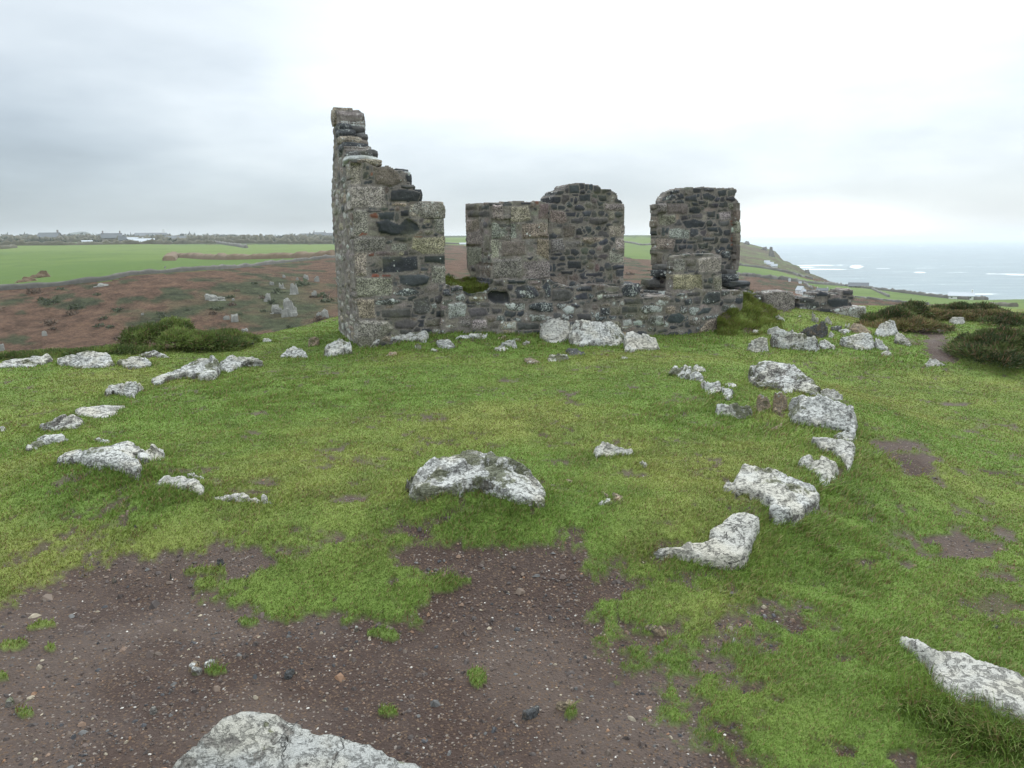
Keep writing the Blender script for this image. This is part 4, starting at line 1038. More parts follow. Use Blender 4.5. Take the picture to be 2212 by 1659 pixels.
for i, (nm, sil, st, mx, T, pr) in enumerate(REM):
    p = panel(nm, oF, U2, N2, 'C', sil, st, mx, cell=(0.14, 0.09), T=T, seed=71 + i, proud=pr, lich=0.3, res=0.02, dig=0.2)
    p.parent = rem; p.matrix_parent_inverse = Matrix.Translation(-rem.location)

# ------------------------------------------------------------------ loose rocks
ROCKPLAN = []


def rock(frame, outline, label, mat=MW, h0=0.06, hf=0.45, dome=0.25, name='rock', group='rocks lying in the turf', cat='rock', hmax=None, amp=1.0, base=None):
    """outline of the visible top and front; heights rise from the lower edge, sides run down into the ground"""
    q = fr(frame, outline).astype(float); n = len(q)
    if base is None:
        # densify
        pts = []
        for i in range(n):
            a, b = q[i], q[(i + 1) % n]; k = max(1, int(np.hypot(*(b - a)) / 6))
            for s in range(k): pts.append(a + (b - a) * s / k)
        q = np.array(pts)
    # lower envelope
    xs = np.linspace(q[:, 0].min() + .01, q[:, 0].max() - .01, 60); yb = np.full(60, -1e9); yt = np.full(60, 1e9)
    m = len(q)
    for i in range(m):
        a, b = q[i], q[(i + 1) % m]
        if a[0] == b[0]: continue
        lo, hi = min(a[0], b[0]), max(a[0], b[0]); s = (xs >= lo) & (xs <= hi)
        yy = a[1] + (b[1] - a[1]) * (xs[s] - a[0]) / (b[0] - a[0]); yb[s] = np.maximum(yb[s], yy); yt[s] = np.minimum(yt[s], yy)
    yb = np.where(yb < -1e8, q[:, 1].mean(), yb)
    d_ = hit(q[:, 0].mean(), q[:, 1].max()); beta = float(sst(6.5, 11.0, np.hypot(d_[0], d_[1]))) * .8
    yb = yb + beta * (q[:, 1].max() - yb)
    yq = np.interp(q[:, 0], xs, yb); e = np.maximum(0, yq - q[:, 1]); em_ = e.max() + 1e-6
    P0 = hit(q[:, 0].mean(), q[:, 1].max()); dist = float(np.hypot(P0[0], P0[1])); wide = np.ptp(q[:, 0]) / F * dist
    hl, hr_ = h0 if isinstance(h0, tuple) else (h0 * .4, h0 * .4); h0 = min(max(hl, hr_), 0.12 * wide); tx_ = (q[:, 0] - q[:, 0].min()) / np.ptp(q[:, 0]); h0v = np.minimum(hl + (hr_ - hl) * tx_, 0.12 * wide)
    # depth of the stone behind its lower edge, never beyond what the view of its top allows
    B = hit(q[:, 0], yq, h0v); db = np.hypot(B[:, 0], B[:, 1])
    it = int(np.argmax(e)); T_ = hit(q[it, 0], q[it, 1], h0); full = max(0.02, float(np.hypot(T_[0], T_[1])) - db[it])
    dtot = min(full * (1 - hf), (1.6 if dist < 7 else 0.8) * wide)
    v = ray(q[:, 0], q[:, 1]); v = v / np.hypot(v[:, 0], v[:, 1])[:, None]; rad = db + dtot * (e / em_)
    P = EYE + v * rad[:, None]; h = np.clip(P[:, 2] - gz(P[:, 0], P[:, 1]), 0.003, 1.3)
    pl = P[:, :2]; c = pl.mean(0); size = np.ptp(pl, axis=0).max()
    # smooth jitter of the plan
    res = float(np.clip(size / 70, 0.006, 0.03))
    a0 = pl.min(0) - res; a1 = pl.max(0) + res
    # grid in plan
    gx = np.arange(a0[0], a1[0] + res, res); gy = np.arange(a0[1], a1[1] + res, res); X, Y = np.meshgrid(gx, gy)
    sd = int(abs(q[0, 0] * 13 + q[0, 1] * 7)) % 9999
    wx = fbm(X / (size * .12), Y / (size * .12), seed=sd, oct=3) * size * 0.022 * amp ** 1.5; wy = fbm(X / (size * .12), Y / (size * .12), seed=sd + 3, oct=3) * size * 0.022 * amp ** 1.5
    ins = pip(pl, X + wx, Y + wy)
    if ins.sum() < 12: ins = pip(pl, X, Y)
    if ins.sum() < 6: return None
    # interpolate height from the rim (inverse distance)
    gi = np.nonzero(ins.ravel())[0]; gxv = X.ravel()[gi]; gyv = Y.ravel()[gi]
    num = np.zeros(len(gi)); den = np.zeros(len(gi))
    step = max(1, m // 90)
    for i in range(0, m, step):
        w = 1.0 / ((gxv - pl[i, 0]) ** 2 + (gyv - pl[i, 1]) ** 2 + (0.15 * res) ** 2) ** 1.5
        num += w * h[i]; den += w
    hh = num / den
    ed = pdist(pl, gxv + wx.ravel()[gi], gyv + wy.ravel()[gi]); em = ed.max() + 1e-6
    hh = hh + dome * min(size, 1.2) * 0.06 * (1 - (1 - np.clip(ed / em, 0, 1)) ** 2)
    rnd = min(0.022, 0.28 * em)
    hh = hh - 0.55 * (h0 * .6 + .012) * (1 - sst(0, rnd, ed))
    S = float(np.clip(size, .15, 1.3)) * amp
    # foliation: thin ledges across the stone plus general roughness
    th = 0.5 + (sd % 7) * 0.12; cu = gxv * math.cos(th) + gyv * math.sin(th); cv = -gxv * math.sin(th) + gyv * math.cos(th)
    lam = fbm(cu / (S * .34), cv / (S * .075), seed=sd + 5, oct=4); bl = fbm(gxv / (S * .22), gyv / (S * .22), seed=sd + 6, oct=4)
    hh = hh + S * (0.013 * lam + 0.019 * bl * np.clip(ed / (0.3 * em), 0.2, 1)) - S * 0.03 * np.clip(0.10 - np.abs(fbm(cu / (S * .5), cv / (S * .16), seed=sd + 8, oct=3)), 0, 1) * 10 * 0.35
    # split plates: piecewise planes with sharp breaks between them
    rr_ = np.random.default_rng(sd); ns = 14; cx_ = rr_.uniform(cu.min(), cu.max(), ns); cy_ = rr_.uniform(cv.min(), cv.max(), ns)
    wu_ = cu + S * .05 * fbm(cu / (S * .15), cv / (S * .15), seed=sd + 11, oct=3); wv_ = cv + S * .05 * fbm(cu / (S * .15), cv / (S * .15), seed=sd + 12, oct=3)
    dd_ = np.hypot((wu_[:, None] - cx_) * .6, wv_[:, None] - cy_); k1 = dd_.argmin(1); srt = np.partition(dd_, 1, axis=1); gap = srt[:, 1] - srt[:, 0]
    of_ = rr_.normal(0, .022, ns) * S; tu_ = rr_.normal(0, .07 * amp, ns); tv_ = rr_.normal(0, .12 * amp, ns)
    inner = np.clip(ed / (0.15 * em), 0, 1)
    hh = hh + (of_[k1] + tu_[k1] * (wu_ - cx_[k1]) + tv_[k1] * (wv_ - cy_[k1])) * inner - S * .016 * (1 - sst(0, .018 * S, gap)) * inner
    pit = fbm(gxv / (S * .05), gyv / (S * .05), seed=sd + 14, oct=3); hh = hh - S * .010 * sst(.15, .45, pit)
    hh = np.maximum(hh, 0.006)
    zt = gz(gxv, gyv) + hh
    Z = np.full(X.size, np.nan); Z[gi] = zt; Z = Z.reshape(X.shape)
    cell_in = ins[:-1, :-1] & ins[1:, :-1] & ins[:-1, 1:] & ins[1:, 1:]
    used = np.zeros(ins.shape, bool); used[:-1, :-1] |= cell_in; used[1:, :-1] |= cell_in; used[:-1, 1:] |= cell_in; used[1:, 1:] |= cell_in
    if not cell_in.any(): return None
    vid = np.full(ins.shape, -1); vid[used] = np.arange(used.sum()); nv = int(used.sum())
    x, y, z = X[used], Y[used], Z[used]
    ii, jj = np.nonzero(cell_in); qf = np.stack([vid[ii, jj], vid[ii, jj + 1], vid[ii + 1, jj + 1], vid[ii + 1, jj]], -1)
    E = np.concatenate([qf[:, [0, 1]], qf[:, [1, 2]], qf[:, [2, 3]], qf[:, [3, 0]]]); key = np.sort(E, 1).astype(np.int64); kk = key[:, 0] * nv + key[:, 1]
    un, inv, cnt = np.unique(kk, return_inverse=True, return_counts=True); BE = E[cnt[inv] == 1]; bv = np.unique(BE); bm = np.full(nv, -1); bm[bv] = np.arange(len(bv)); nb = len(bv)
    # soften the stair-stepped rim
    nbr = [[] for _ in range(nb)]
    for a, b in BE: nbr[bm[a]].append(bm[b]); nbr[bm[b]].append(bm[a])
    bx, by = x[bv].copy(), y[bv].copy(); ni = np.array([t[:2] if len(t) >= 2 else [k, k] for k, t in enumerate(nbr)])
    for _ in range(2): bx, by = (bx + bx[ni].sum(1)) / 3, (by + by[ni].sum(1)) / 3
    x[bv], y[bv] = bx, by
    V = [np.stack([x, y, z], -1)]; Fq = [qf]; prev = bv; off = nv; zb = z[bv]; gb = gz(bx, by) - 0.10; cx, cy = x.mean(), y.mean()
    nx, ny = bx - cx, by - cy; ln = np.hypot(nx, ny) + 1e-6; nx, ny = nx / ln, ny / ln
    LN = 5
    for L in range(1, LN + 1):
        t = L / LN; zz = zb * (1 - t) + gb * t
        o_ = (0.018 * math.sin(math.pi * min(1, t * 1.2)) + fbm(bx / (S * .12), by / (S * .12), zz / (S * .08), oct=3, seed=sd + 9) * 0.03) * min(1.0, S * 1.6)
        V.append(np.stack([bx + nx * o_, by + ny * o_, zz], -1)); ids = off + np.arange(nb); off += nb
        Fq.append(np.stack([prev[bm[BE[:, 1]]], prev[bm[BE[:, 0]]], ids[bm[BE[:, 0]]], ids[bm[BE[:, 1]]]], -1)); prev = ids
    loc = np.array([cx, cy, gz(cx, cy)])
    o = mesh(name, np.concatenate(V), np.concatenate(Fq), mat=mat, loc=loc)
    tag(o, label, cat, group)
    ROCKPLAN.append(pl)
    return o


def K(frame, outline, label, **kw): return rock(frame, outline, label, **kw)


exec_rocks = True
LEFTG = 'lichened kerb stones left of the ring'; RIGHTG = 'lichened kerb stones right of the ring'; FOOT = 'rocks at the foot of the ruin'; RUB = 'rubble stones right of the ruin'; SMALL = 'small loose stones on the ground'
# left side of the ring
K('P', [(-60, 165), (0, 160), (120, 140), (250, 130), (320, 118), (335, 128), (230, 172), (180, 180), (0, 192), (-60, 195)], 'long thin pale slab lying flat at the left edge of the photo, in front of the valley', group=LEFTG, hf=.5, name='slab')
K('P', [(365, 130), (420, 110), (500, 118), (600, 95), (690, 110), (730, 140), (740, 160), (690, 182), (600, 188), (500, 195), (480, 180), (440, 160), (380, 165)], 'broad white crusted rock with a mossy notch, farthest row at the left', group=LEFTG, hf=.6)
K('P', [(755, 155), (850, 128), (940, 122), (985, 160), (900, 190), (840, 200), (800, 175)], 'wedge-shaped pale rock right of the broad mossy-notched one, left of the gorse', group=LEFTG, hf=.55)
K('P', [(900, 108), (950, 92), (1060, 102), (1100, 125), (1070, 130), (1000, 118), (900, 120)], 'low dull grey stone just in front of the gorse bush on the left', group=LEFTG, mat=MG, hf=.7, h0=.04)
K('P', [(980, 268), (1050, 225), (1160, 190), (1230, 150), (1300, 122), (1390, 130), (1420, 165), (1400, 225), (1330, 255), (1260, 235), (1200, 215), (1100, 245), (1040, 285), (985, 290)], 'long ridged white rock rising to the right, largest of the upper left arc', group=LEFTG, hf=.55, h0=.1)
K('P', [(1425, 160), (1500, 108), (1540, 125), (1620, 128), (1727, 152), (1640, 152), (1560, 155), (1500, 210), (1470, 220), (1430, 200)], 'rock tapering to a thin tail on the right, joined to the long ridged one', group=LEFTG, hf=.6)
K('P', [(680, 350), (700, 315), (820, 293), (910, 293), (925, 310), (885, 345), (870, 385), (820, 375), (740, 345), (690, 375)], 'flat-topped white rock alone below the start of the long ridged one', group=LEFTG, hf=.4, h0=.06)
K('P', [(480, 470), (600, 445), (760, 437), (820, 437), (770, 460), (760, 490), (690, 515), (600, 515), (490, 500)], 'smooth cream slab lying flush with the turf on the left arc', group=LEFTG, mat=MW2, hf=.15, h0=.04, name='slab', dome=.05, amp=.5)
K('P', [(255, 565), (420, 510), (480, 498), (530, 525), (545, 550), (500, 580), (400, 600), (330, 600), (260, 595)], 'grey block with a white upper edge, touching the cream flush slab', group=LEFTG, mat=MG, hf=.6, h0=.04)
K('P', [(160, 715), (200, 680), (280, 640), (350, 625), (410, 630), (450, 655), (400, 665), (330, 670), (230, 710), (180, 728)], 'narrow cracked rock curving down to the left, outermost of the left arc', group=LEFTG, hf=.5)
K('P', [(360, 790), (420, 745), (560, 715), (700, 700), (790, 675), (850, 670), (910, 700), (915, 725), (860, 745), (880, 770), (920, 820), (910, 870), (880, 882), (780, 830), (640, 805), (480, 785)], 'largest flat white slab of the left arc, broad top tilting down to a dark corner', group=LEFTG, hf=.22, h0=.13, name='slab', dome=.1, amp=.6)
K('P', [(870, 765), (930, 720), (1000, 703), (1060, 710), (1073, 750), (1030, 775), (960, 790), (900, 790)], 'rounded rock abutting the right corner of the largest left slab', group=LEFTG, hf=.45, h0=.14)
K('P', [(610, 665), (650, 655), (720, 670), (690, 682), (630, 680)], 'small white stone behind the largest left slab', group=LEFTG, hf=.4, h0=.03)
K('P', [(1000, 935), (1060, 890), (1130, 890), (1200, 900), (1250, 905), (1320, 960), (1325, 985), (1290, 1005), (1230, 975), (1100, 955), (1010, 945)], 'smooth pale rounded rock beside the bare earth at the lower end of the left arc', group=LEFTG, mat=MW2, hf=.35, h0=.06)
K('P', [(1200, 890), (1260, 880), (1320, 900), (1335, 920), (1270, 915), (1220, 905)], 'small knob of rock behind the smooth pale one next to the bare earth', group=LEFTG, hf=.6, h0=.04)
K('P', [(1300, 1008), (1350, 1025), (1440, 1020), (1560, 1018), (1700, 1045), (1800, 1075), (1700, 1066), (1560, 1055), (1400, 1042)], 'thin sliver of buried kerb edge showing between turf and bare earth', group=LEFTG, mat=MW2, hf=.1, h0=.04, dome=0, name='slab')
K('P', [(1810, 120), (1860, 75), (1900, 50), (1980, 90), (2000, 125), (1960, 120), (1900, 118)], 'peaked white rock alone on the turf left of the tall corner', group=FOOT, hf=.75)
K('P', [(-30, 580), (25, 578), (42, 592), (20, 605), (-30, 605)], 'small white stone cut by the left edge of the photo, halfway up', group=SMALL, hf=.5, h0=.03)
K('A', [(85, 1575), (90, 1545), (150, 1510), (180, 1500), (215, 1515), (255, 1530), (258, 1560), (200, 1570), (150, 1590), (120, 1610), (95, 1595)], 'white cracked boulder against the left foot of the tall corner', group=FOOT, hf=.75, name='boulder')
K('L', [(1575, 835), (1600, 818), (1640, 825), (1642, 845), (1600, 850)], 'small dark grey stone on the grass ridge near the gorse', group=SMALL, mat=MD, hf=.8, h0=.03)
K('L', [(1695, 825), (1720, 812), (1760, 820), (1758, 832), (1700, 832)], 'small white-topped stone on the grass ridge near the gorse', group=SMALL, hf=.7, h0=.03)
K('L', [(1995, 850), (1998, 808), (2035, 798), (2068, 812), (2064, 840), (2010, 862)], 'small brown block on the slope below the tall side wall', group=SMALL, mat=MB, hf=.85, h0=.03)
# foot of the ruin
K('Q', [(175, 205), (230, 150), (300, 110), (370, 80), (430, 62), (520, 58), (580, 72), (590, 105), (560, 135), (480, 120), (380, 125), (280, 140), (220, 175)], 'long arched lichened rock leaning on the base of the tall corner', group=FOOT, hf=.75)
K('Q', [(640, 155), (680, 132), (740, 135), (780, 175), (740, 190), (690, 185)], 'white rounded rock in front of the wall, right of the arched one', group=FOOT, hf=.7)
K('Q', [(500, 175), (520, 165), (545, 175), (545, 195), (520, 205), (502, 195)], 'fist-sized white stone below the arched rock', group=SMALL, hf=.8, h0=.03)
K('Q', [(775, 130), (830, 105), (930, 97), (1005, 95), (985, 120), (960, 128), (900, 118), (830, 122), (790, 132)], 'thin flat white stone close to the wall under the window gap', group=FOOT, hf=.6, h0=.03)
K('Q', [(1060, 128), (1100, 108), (1140, 112), (1110, 130), (1070, 137)], 'small pinkish stone by the wall, left of the big white pair', group=SMALL, mat=MB, hf=.8, h0=.03)
K('Q', [(1085, 155), (1150, 138), (1190, 150), (1205, 190), (1165, 195), (1140, 175)], 'knobbly grey-white stone between wall and lawn, left of the big white pair', group=SMALL, hf=.8, h0=.04)
K('Q', [(1040, 197), (1080, 183), (1130, 190), (1145, 200), (1100, 215), (1060, 210)], 'flat wedge of pale stone below the knobbly one', group=SMALL, mat=MW2, hf=.6, h0=.03)
K('Q', [(1235, 157), (1260, 147), (1290, 148), (1280, 162), (1245, 167)], 'tiny white stone just left of the big white pair', group=SMALL, mat=MW2, hf=.8, h0=.03)
K('Q', [(1140, 137), (1170, 130), (1225, 134), (1222, 142), (1170, 142)], 'flat sliver of stone above the knobbly grey-white one', group=SMALL, hf=.6, h0=.03)
K('Q', [(1245, 268), (1290, 258), (1360, 292), (1320, 304), (1265, 297)], 'tan flat stone tilted in the turf, in front of the big white pair', group=SMALL, mat=MB, hf=.7, h0=.03)
K('Q', [(1405, 265), (1420, 240), (1470, 238), (1540, 240), (1555, 255), (1500, 275), (1440, 282), (1405, 278)], 'mottled low rock in front of the big white pair, beside a dark hollow', group=FOOT, mat=MG, hf=.7, h0=.04)
K('Q', [(1530, 205), (1555, 190), (1610, 200), (1672, 232), (1620, 242), (1560, 242)], 'slate-grey flat stone just below the big white pair', group=FOOT, mat=MD, hf=.6, h0=.03)
K('Q', [(1355, 75), (1370, 30), (1420, 0), (1500, -5), (1560, 15), (1552, 60), (1560, 100), (1490, 150), (1420, 150), (1380, 110)], 'left boulder of the big white pair, rounded, against the low wall', group=FOOT, mat=MW2, hf=.9, h0=.06, name='boulder')
K('Q', [(1556, 90), (1572, 30), (1640, 15), (1760, 12), (1880, 25), (1920, 60), (1930, 110), (1880, 165), (1800, 170), (1700, 160), (1620, 178), (1562, 135)], 'right boulder of the big white pair, wider and crusted with black flecks', group=FOOT, hf=.88, h0=.06, name='boulder')
K('Q', [(1930, 125), (1945, 90), (1990, 83), (2070, 105), (2150, 130), (2170, 180), (2120, 190), (2060, 190), (1980, 205), (1930, 212), (1935, 180), (1950, 160)], 'triangular white boulder right of the big pair', group=FOOT, mat=MW2, hf=.75, h0=.05, name='boulder')
K('Q', [(1905, 262), (1920, 255), (1955, 257), (1957, 266), (1925, 268)], 'white flat chip on the lawn below the triangular boulder', group=SMALL, mat=MW2, hf=.4, h0=.02)
K('Q', [(600, 208), (620, 196), (655, 205), (655, 216), (615, 214)], 'small dull stone in the turf below the white rounded rock by the corner', group=SMALL, mat=MG, hf=.6, h0=.03)
K('Q', [(300, 245), (330, 222), (380, 222), (375, 232), (330, 248)], 'low brownish stone below the arched rock, leftmost in the turf there', group=SMALL, mat=MB, hf=.5, h0=.03)
# middle
K('Q', [(440, 1105), (480, 1050), (560, 985), (630, 935), (700, 930), (780, 925), (800, 895), (910, 873), (960, 895), (1030, 920), (1090, 970), (1180, 1020), (1240, 1060), (1330, 1090), (1390, 1150), (1405, 1215), (1385, 1228), (1300, 1195), (1200, 1178), (1080, 1140), (930, 1108), (800, 1112), (700, 1132), (640, 1155), (540, 1190), (490, 1165)],
  'large humped boulder in the middle of the lawn, white lichen with bands of brown moss', mat=MM, group='boulders', hf=.55, h0=.16, name='boulder', dome=.3)
K('Q', [(1720, 905), (1745, 860), (1775, 830), (1830, 845), (1880, 875), (1980, 880), (2005, 905), (1950, 915), (1880, 915), (1840, 935), (1790, 920), (1740, 938)], 'white rock peaked at its left, alone on the lawn right of the central boulder', mat=MW2, hf=.6, h0=.05)
K('Q', [(2025, 985), (2060, 960), (2105, 1000), (2080, 1012), (2050, 1000)], 'small white pointed stone right of the peaked lawn rock', group=SMALL, mat=MW2, hf=.7, h0=.03)
K('Q', [(1735, 1260), (1780, 1230), (1840, 1220), (1850, 1250), (1800, 1258)], 'low stone with a white edge beside the worn earth hollow right of the central boulder', group=SMALL, hf=.5, h0=.03)
K('Q', [(1840, 1192), (1880, 1180), (1930, 1215), (1905, 1237), (1850, 1222)], 'brown earth-coloured stone lying in the worn hollow right of the central boulder', group=SMALL, mat=MB, hf=.4, h0=.03)
K('Q', [(1765, 1180), (1800, 1175), (1835, 1215), (1810, 1218)], 'thin buff stone slanting into the worn hollow', group=SMALL, mat=MB, hf=.4, h0=.03)
K('Q', [(1525, 1100), (1550, 1085), (1590, 1105), (1575, 1118), (1540, 1112)], 'tiny tan stone in the grass right of the central boulder', group=SMALL, mat=MB, hf=.5, h0=.03)
# right side of the ring
K('S', [(650, 378), (690, 335), (780, 322), (820, 345), (860, 375), (910, 410), (935, 440), (890, 430), (800, 410), (740, 395), (700, 372)], 'pale rock half covered by a cushion of dark moss, upper right of the lawn', mat=MM, group=RIGHTG, hf=.5)
K('S', [(825, 340), (860, 325), (915, 345), (925, 362), (870, 370), (840, 358)], 'small white stone behind the moss-cushioned rock', group=RIGHTG, mat=MW2, hf=.7, h0=.04)
K('S', [(870, 450), (900, 437), (1000, 452), (1060, 470), (1115, 495), (1115, 535), (1080, 570), (1050, 560), (1020, 505), (960, 525), (920, 500)], 'crooked white rock below the moss-cushioned one', group=RIGHTG, hf=.5, h0=.06)
K('S', [(1040, 458), (1090, 448), (1140, 460), (1145, 480), (1100, 477)], 'flat pale chip behind the crooked white rock', group=RIGHTG, mat=MW2, hf=.6, h0=.03)
K('S', [(1220, 340), (1250, 305), (1380, 300), (1520, 310), (1590, 350), (1690, 420), (1740, 480), (1735, 515), (1660, 515), (1560, 480), (1400, 465), (1290, 455), (1235, 420)], 'big blocky grey-white boulder, the farthest large one of the right arc', group=RIGHTG, mat=MG, hf=.62, h0=.12, name='boulder')
K('S', [(1405, 475), (1440, 455), (1500, 455), (1555, 490), (1540, 520), (1480, 507)], 'crusty lichened lump at the front foot of the farthest large right boulder', group=RIGHTG, hf=.7, h0=.04)
K('S', [(1270, 600), (1290, 540), (1310, 517), (1370, 560), (1395, 630), (1340, 645), (1290, 655)], 'upright brown-grey stone with a pointed top, left of the yellowish one', group=RIGHTG, mat=MB, hf=.9, h0=.04)
K('S', [(1384, 600), (1388, 545), (1440, 508), (1500, 545), (1510, 630), (1450, 655), (1410, 660)], 'yellowish-brown angular stone leaning on the second large right boulder', group=RIGHTG, mat=MB, hf=.9, h0=.04)
K('S', [(1514, 580), (1530, 530), (1590, 520), (1700, 535), (1790, 560), (1880, 580), (1970, 620), (1990, 700), (1990, 790), (1950, 790), (1880, 740), (1760, 720), (1640, 690), (1545, 695), (1520, 640)], 'second large white boulder of the right arc, with a hollow across its top', group=RIGHTG, hf=.5, h0=.2, name='boulder')
K('S', [(1730, 520), (1780, 497), (1850, 495), (1895, 550), (1890, 575), (1830, 562), (1790, 545)], 'smooth pale stone tucked behind the second large right boulder', group=RIGHTG, mat=MW2, hf=.6, h0=.08)
K('S', [(970, 600), (985, 583), (1080, 590), (1180, 605), (1250, 625), (1258, 680), (1200, 700), (1100, 685), (1000, 680)], 'oblong white stone standing alone inside the right arc', group=RIGHTG, hf=.85, h0=.04)
K('S', [(1380, 777), (1440, 745), (1485, 742), (1460, 765), (1410, 787)], 'slim buff stone lying in long grass inside the right arc', group=SMALL, mat=MB, hf=.4, h0=.03)
K('S', [(1640, 845), (1720, 838), (1830, 845), (1990, 870), (1990, 930), (1960, 1040), (1930, 1045), (1890, 970), (1830, 920), (1740, 910), (1700, 870)], 'wedge-shaped cream slab pointing down, middle of the right arc', group=RIGHTG, mat=MW2, hf=.35, h0=.2, name='slab', dome=.1, amp=.5)
K('S', [(1820, 830), (1870, 800), (1950, 800), (1985, 845), (1970, 862), (1850, 848)], 'low rounded stone behind the wedge-shaped cream slab', group=RIGHTG, hf=.7, h0=.08)
K('S', [(1575, 1010), (1640, 975), (1750, 970), (1860, 1030), (1868, 1060), (1830, 1110), (1790, 1180), (1750, 1170), (1720, 1100), (1680, 1060), (1620, 1040)], 'rough grey-white rock with dark cracks between the cream wedge and the broad lichened slab', group=RIGHTG, hf=.35, h0=.18)
K('S', [(1035, 1190), (1060, 1145), (1110, 1140), (1150, 1070), (1180, 1010), (1260, 1020), (1360, 1050), (1450, 1075), (1560, 1130), (1700, 1170), (1745, 1235), (1700, 1290), (1640, 1330), (1590, 1395), (1430, 1380), (1350, 1350), (1390, 1290), (1310, 1230), (1220, 1195), (1150, 1215), (1080, 1200)],
  'broad flat slab blotched with white lichen, widest of the right arc', group=RIGHTG, hf=.1, h0=(.03, .12), name='slab', dome=.12, amp=.6)
K('T', [(145, 540), (300, 520), (330, 495), (400, 490), (470, 465), (440, 425), (500, 400), (560, 345), (620, 335), (710, 360), (718, 385), (690, 440), (640, 580), (560, 585), (480, 580), (300, 560), (200, 560)],
  'smooth cream angular slab with a sharp dark right side, nearest of the right arc', group=RIGHTG, mat=MW2, hf=.05, h0=(.015, .11), name='slab', dome=.04, amp=.32)
K('T', [(1400, 975), (1440, 965), (1560, 1000), (1640, 1040), (1760, 1055), (1850, 1100), (1950, 1140), (2100, 1180), (2300, 1260), (2330, 1430), (2060, 1370), (1960, 1350), (1860, 1290), (1720, 1280), (1660, 1220), (1580, 1160), (1610, 1130), (1540, 1070), (1500, 1035), (1430, 1005)],
  'long pale slab running off the lower right corner, long grass under its edge', group='boulders', mat=MW2, hf=.12, h0=(.03, .2), name='slab', dome=.1, amp=.4)
K('D', [(330, 1760), (360, 1659), (395, 1625), (430, 1590), (450, 1572), (480, 1540), (510, 1530), (570, 1528), (600, 1535), (620, 1548), (650, 1556), (690, 1575), (720, 1575), (760, 1590), (800, 1600), (850, 1625), (900, 1640), (940, 1655), (990, 1690), (1010, 1800), (900, 1960), (420, 1960)],
  'big grey boulder at the bottom edge of the photo, on the bare gravel', group='boulders', mat=MF, hf=.35, h0=.12, name='boulder', dome=.2, amp=.45)
# rubble right of the ruin
K('S', [(1220, 185), (1250, 140), (1300, 128), (1360, 125), (1367, 220), (1300, 225), (1240, 225)], 'squarish white boulder alone on the lawn below the rubble', group=RUB, mat=MW2, hf=.85, h0=.04, name='boulder')
K('S', [(1395, 85), (1460, 68), (1500, 78), (1600, 95), (1700, 115), (1725, 150), (1722, 222), (1690, 215), (1600, 180), (1500, 165), (1410, 135)], 'long white block with a dark crusted front, longest in the rubble', group=RUB, hf=.85, h0=.06)
K('R', [(265, 815), (340, 790), (390, 810), (370, 815), (310, 850), (285, 845)], 'white lump touching the left end of the long white block', group=RUB, mat=MW2, hf=.8)
K('S', [(1730, 150), (1770, 140), (1845, 185), (1830, 205), (1760, 195), (1732, 190)], 'white rock tailing off the right end of the long white block', group=RUB, hf=.7)
K('R', [(820, 875), (900, 860), (1030, 833), (1070, 860), (1080, 930), (1060, 945), (990, 965), (930, 945), (870, 905)], 'fan-shaped white boulder left of the muddy path, with a pitted face', group=RUB, hf=.7, name='boulder')
K('R', [(1085, 870), (1120, 885), (1190, 955), (1150, 965), (1090, 930)], 'narrow white stone sloping down beside the fan-shaped boulder', group=RUB, hf=.6)
K('R', [(510, 840), (560, 800), (640, 765), (700, 758), (735, 790), (722, 820), (692, 870), (640, 850), (560, 842)], 'dark slate boulder standing among the white rubble', group=RUB, mat=MD, hf=.9, name='boulder')
K('R', [(725, 860), (745, 830), (780, 845), (765, 870), (735, 870)], 'small bright white stone right of the dark slate boulder', group=RUB, mat=MW2, hf=.8, h0=.04)
K('R', [(745, 797), (790, 785), (840, 800), (810, 825), (760, 812)], 'dark flat stone behind the slate boulder, right side', group=RUB, mat=MD, hf=.7, h0=.04)
K('R', [(805, 817), (860, 805), (920, 815), (880, 837), (820, 834)], 'low pale stone right of the dark flat one', group=RUB, mat=MG, hf=.6, h0=.04)
K('R', [(888, 797), (920, 765), (980, 770), (1060, 830), (1050, 842), (980, 825)], 'tan smooth stone sloping right, in front of the granite block', group=RUB, mat=MB, hf=.7)
K('R', [(1080, 832), (1110, 780), (1190, 740), (1235, 745), (1258, 820), (1240, 837), (1150, 862), (1100, 852)], 'tallest pale boulder left of the muddy path, rounded top', group=RUB, hf=.85, name='boulder')
K('R', [(1125, 992), (1190, 967), (1215, 1005), (1170, 1010)], 'small white stone at the foot of the fan-shaped boulder', group=RUB, mat=MW2, hf=.7, h0=.04)
K('R', [(1232, 862), (1260, 835), (1310, 855), (1360, 915), (1350, 935), (1290, 900), (1240, 887)], 'grey-white rock leaning down to the muddy path', group=RUB, hf=.7)
K('R', [(1250, 752), (1290, 718), (1360, 715), (1350, 740), (1270, 767)], 'pale flat rock in the grass behind the tallest pale boulder', group=RUB, hf=.6)
K('R', [(1455, 1072), (1500, 1035), (1540, 1035), (1630, 1080), (1560, 1084), (1480, 1084)], 'low white rock alone below the muddy path', group=RUB, mat=MW2, hf=.75, h0=.04)
K('R', [(1645, 740), (1670, 722), (1760, 720), (1770, 765), (1700, 767)], 'squared white stone between the gorse bushes at the far right', group=RUB, mat=MW2, hf=.9)
K('R', [(2040, 690), (2100, 684), (2260, 700), (2260, 714), (2060, 702)], 'thin pale rock at the right edge beyond the gorse', group=RUB, hf=.7)
K('R', [(15, 800), (95, 798), (80, 830), (40, 834)], 'pale wedge at the right foot of the ruin', group=RUB, mat=MW2, hf=.8, h0=.04)
K('R', [(155, 822), (200, 812), (205, 840), (165, 847)], 'small white stone right of the pale wedge by the ruin', group=RUB, mat=MW2, hf=.8, h0=.04)
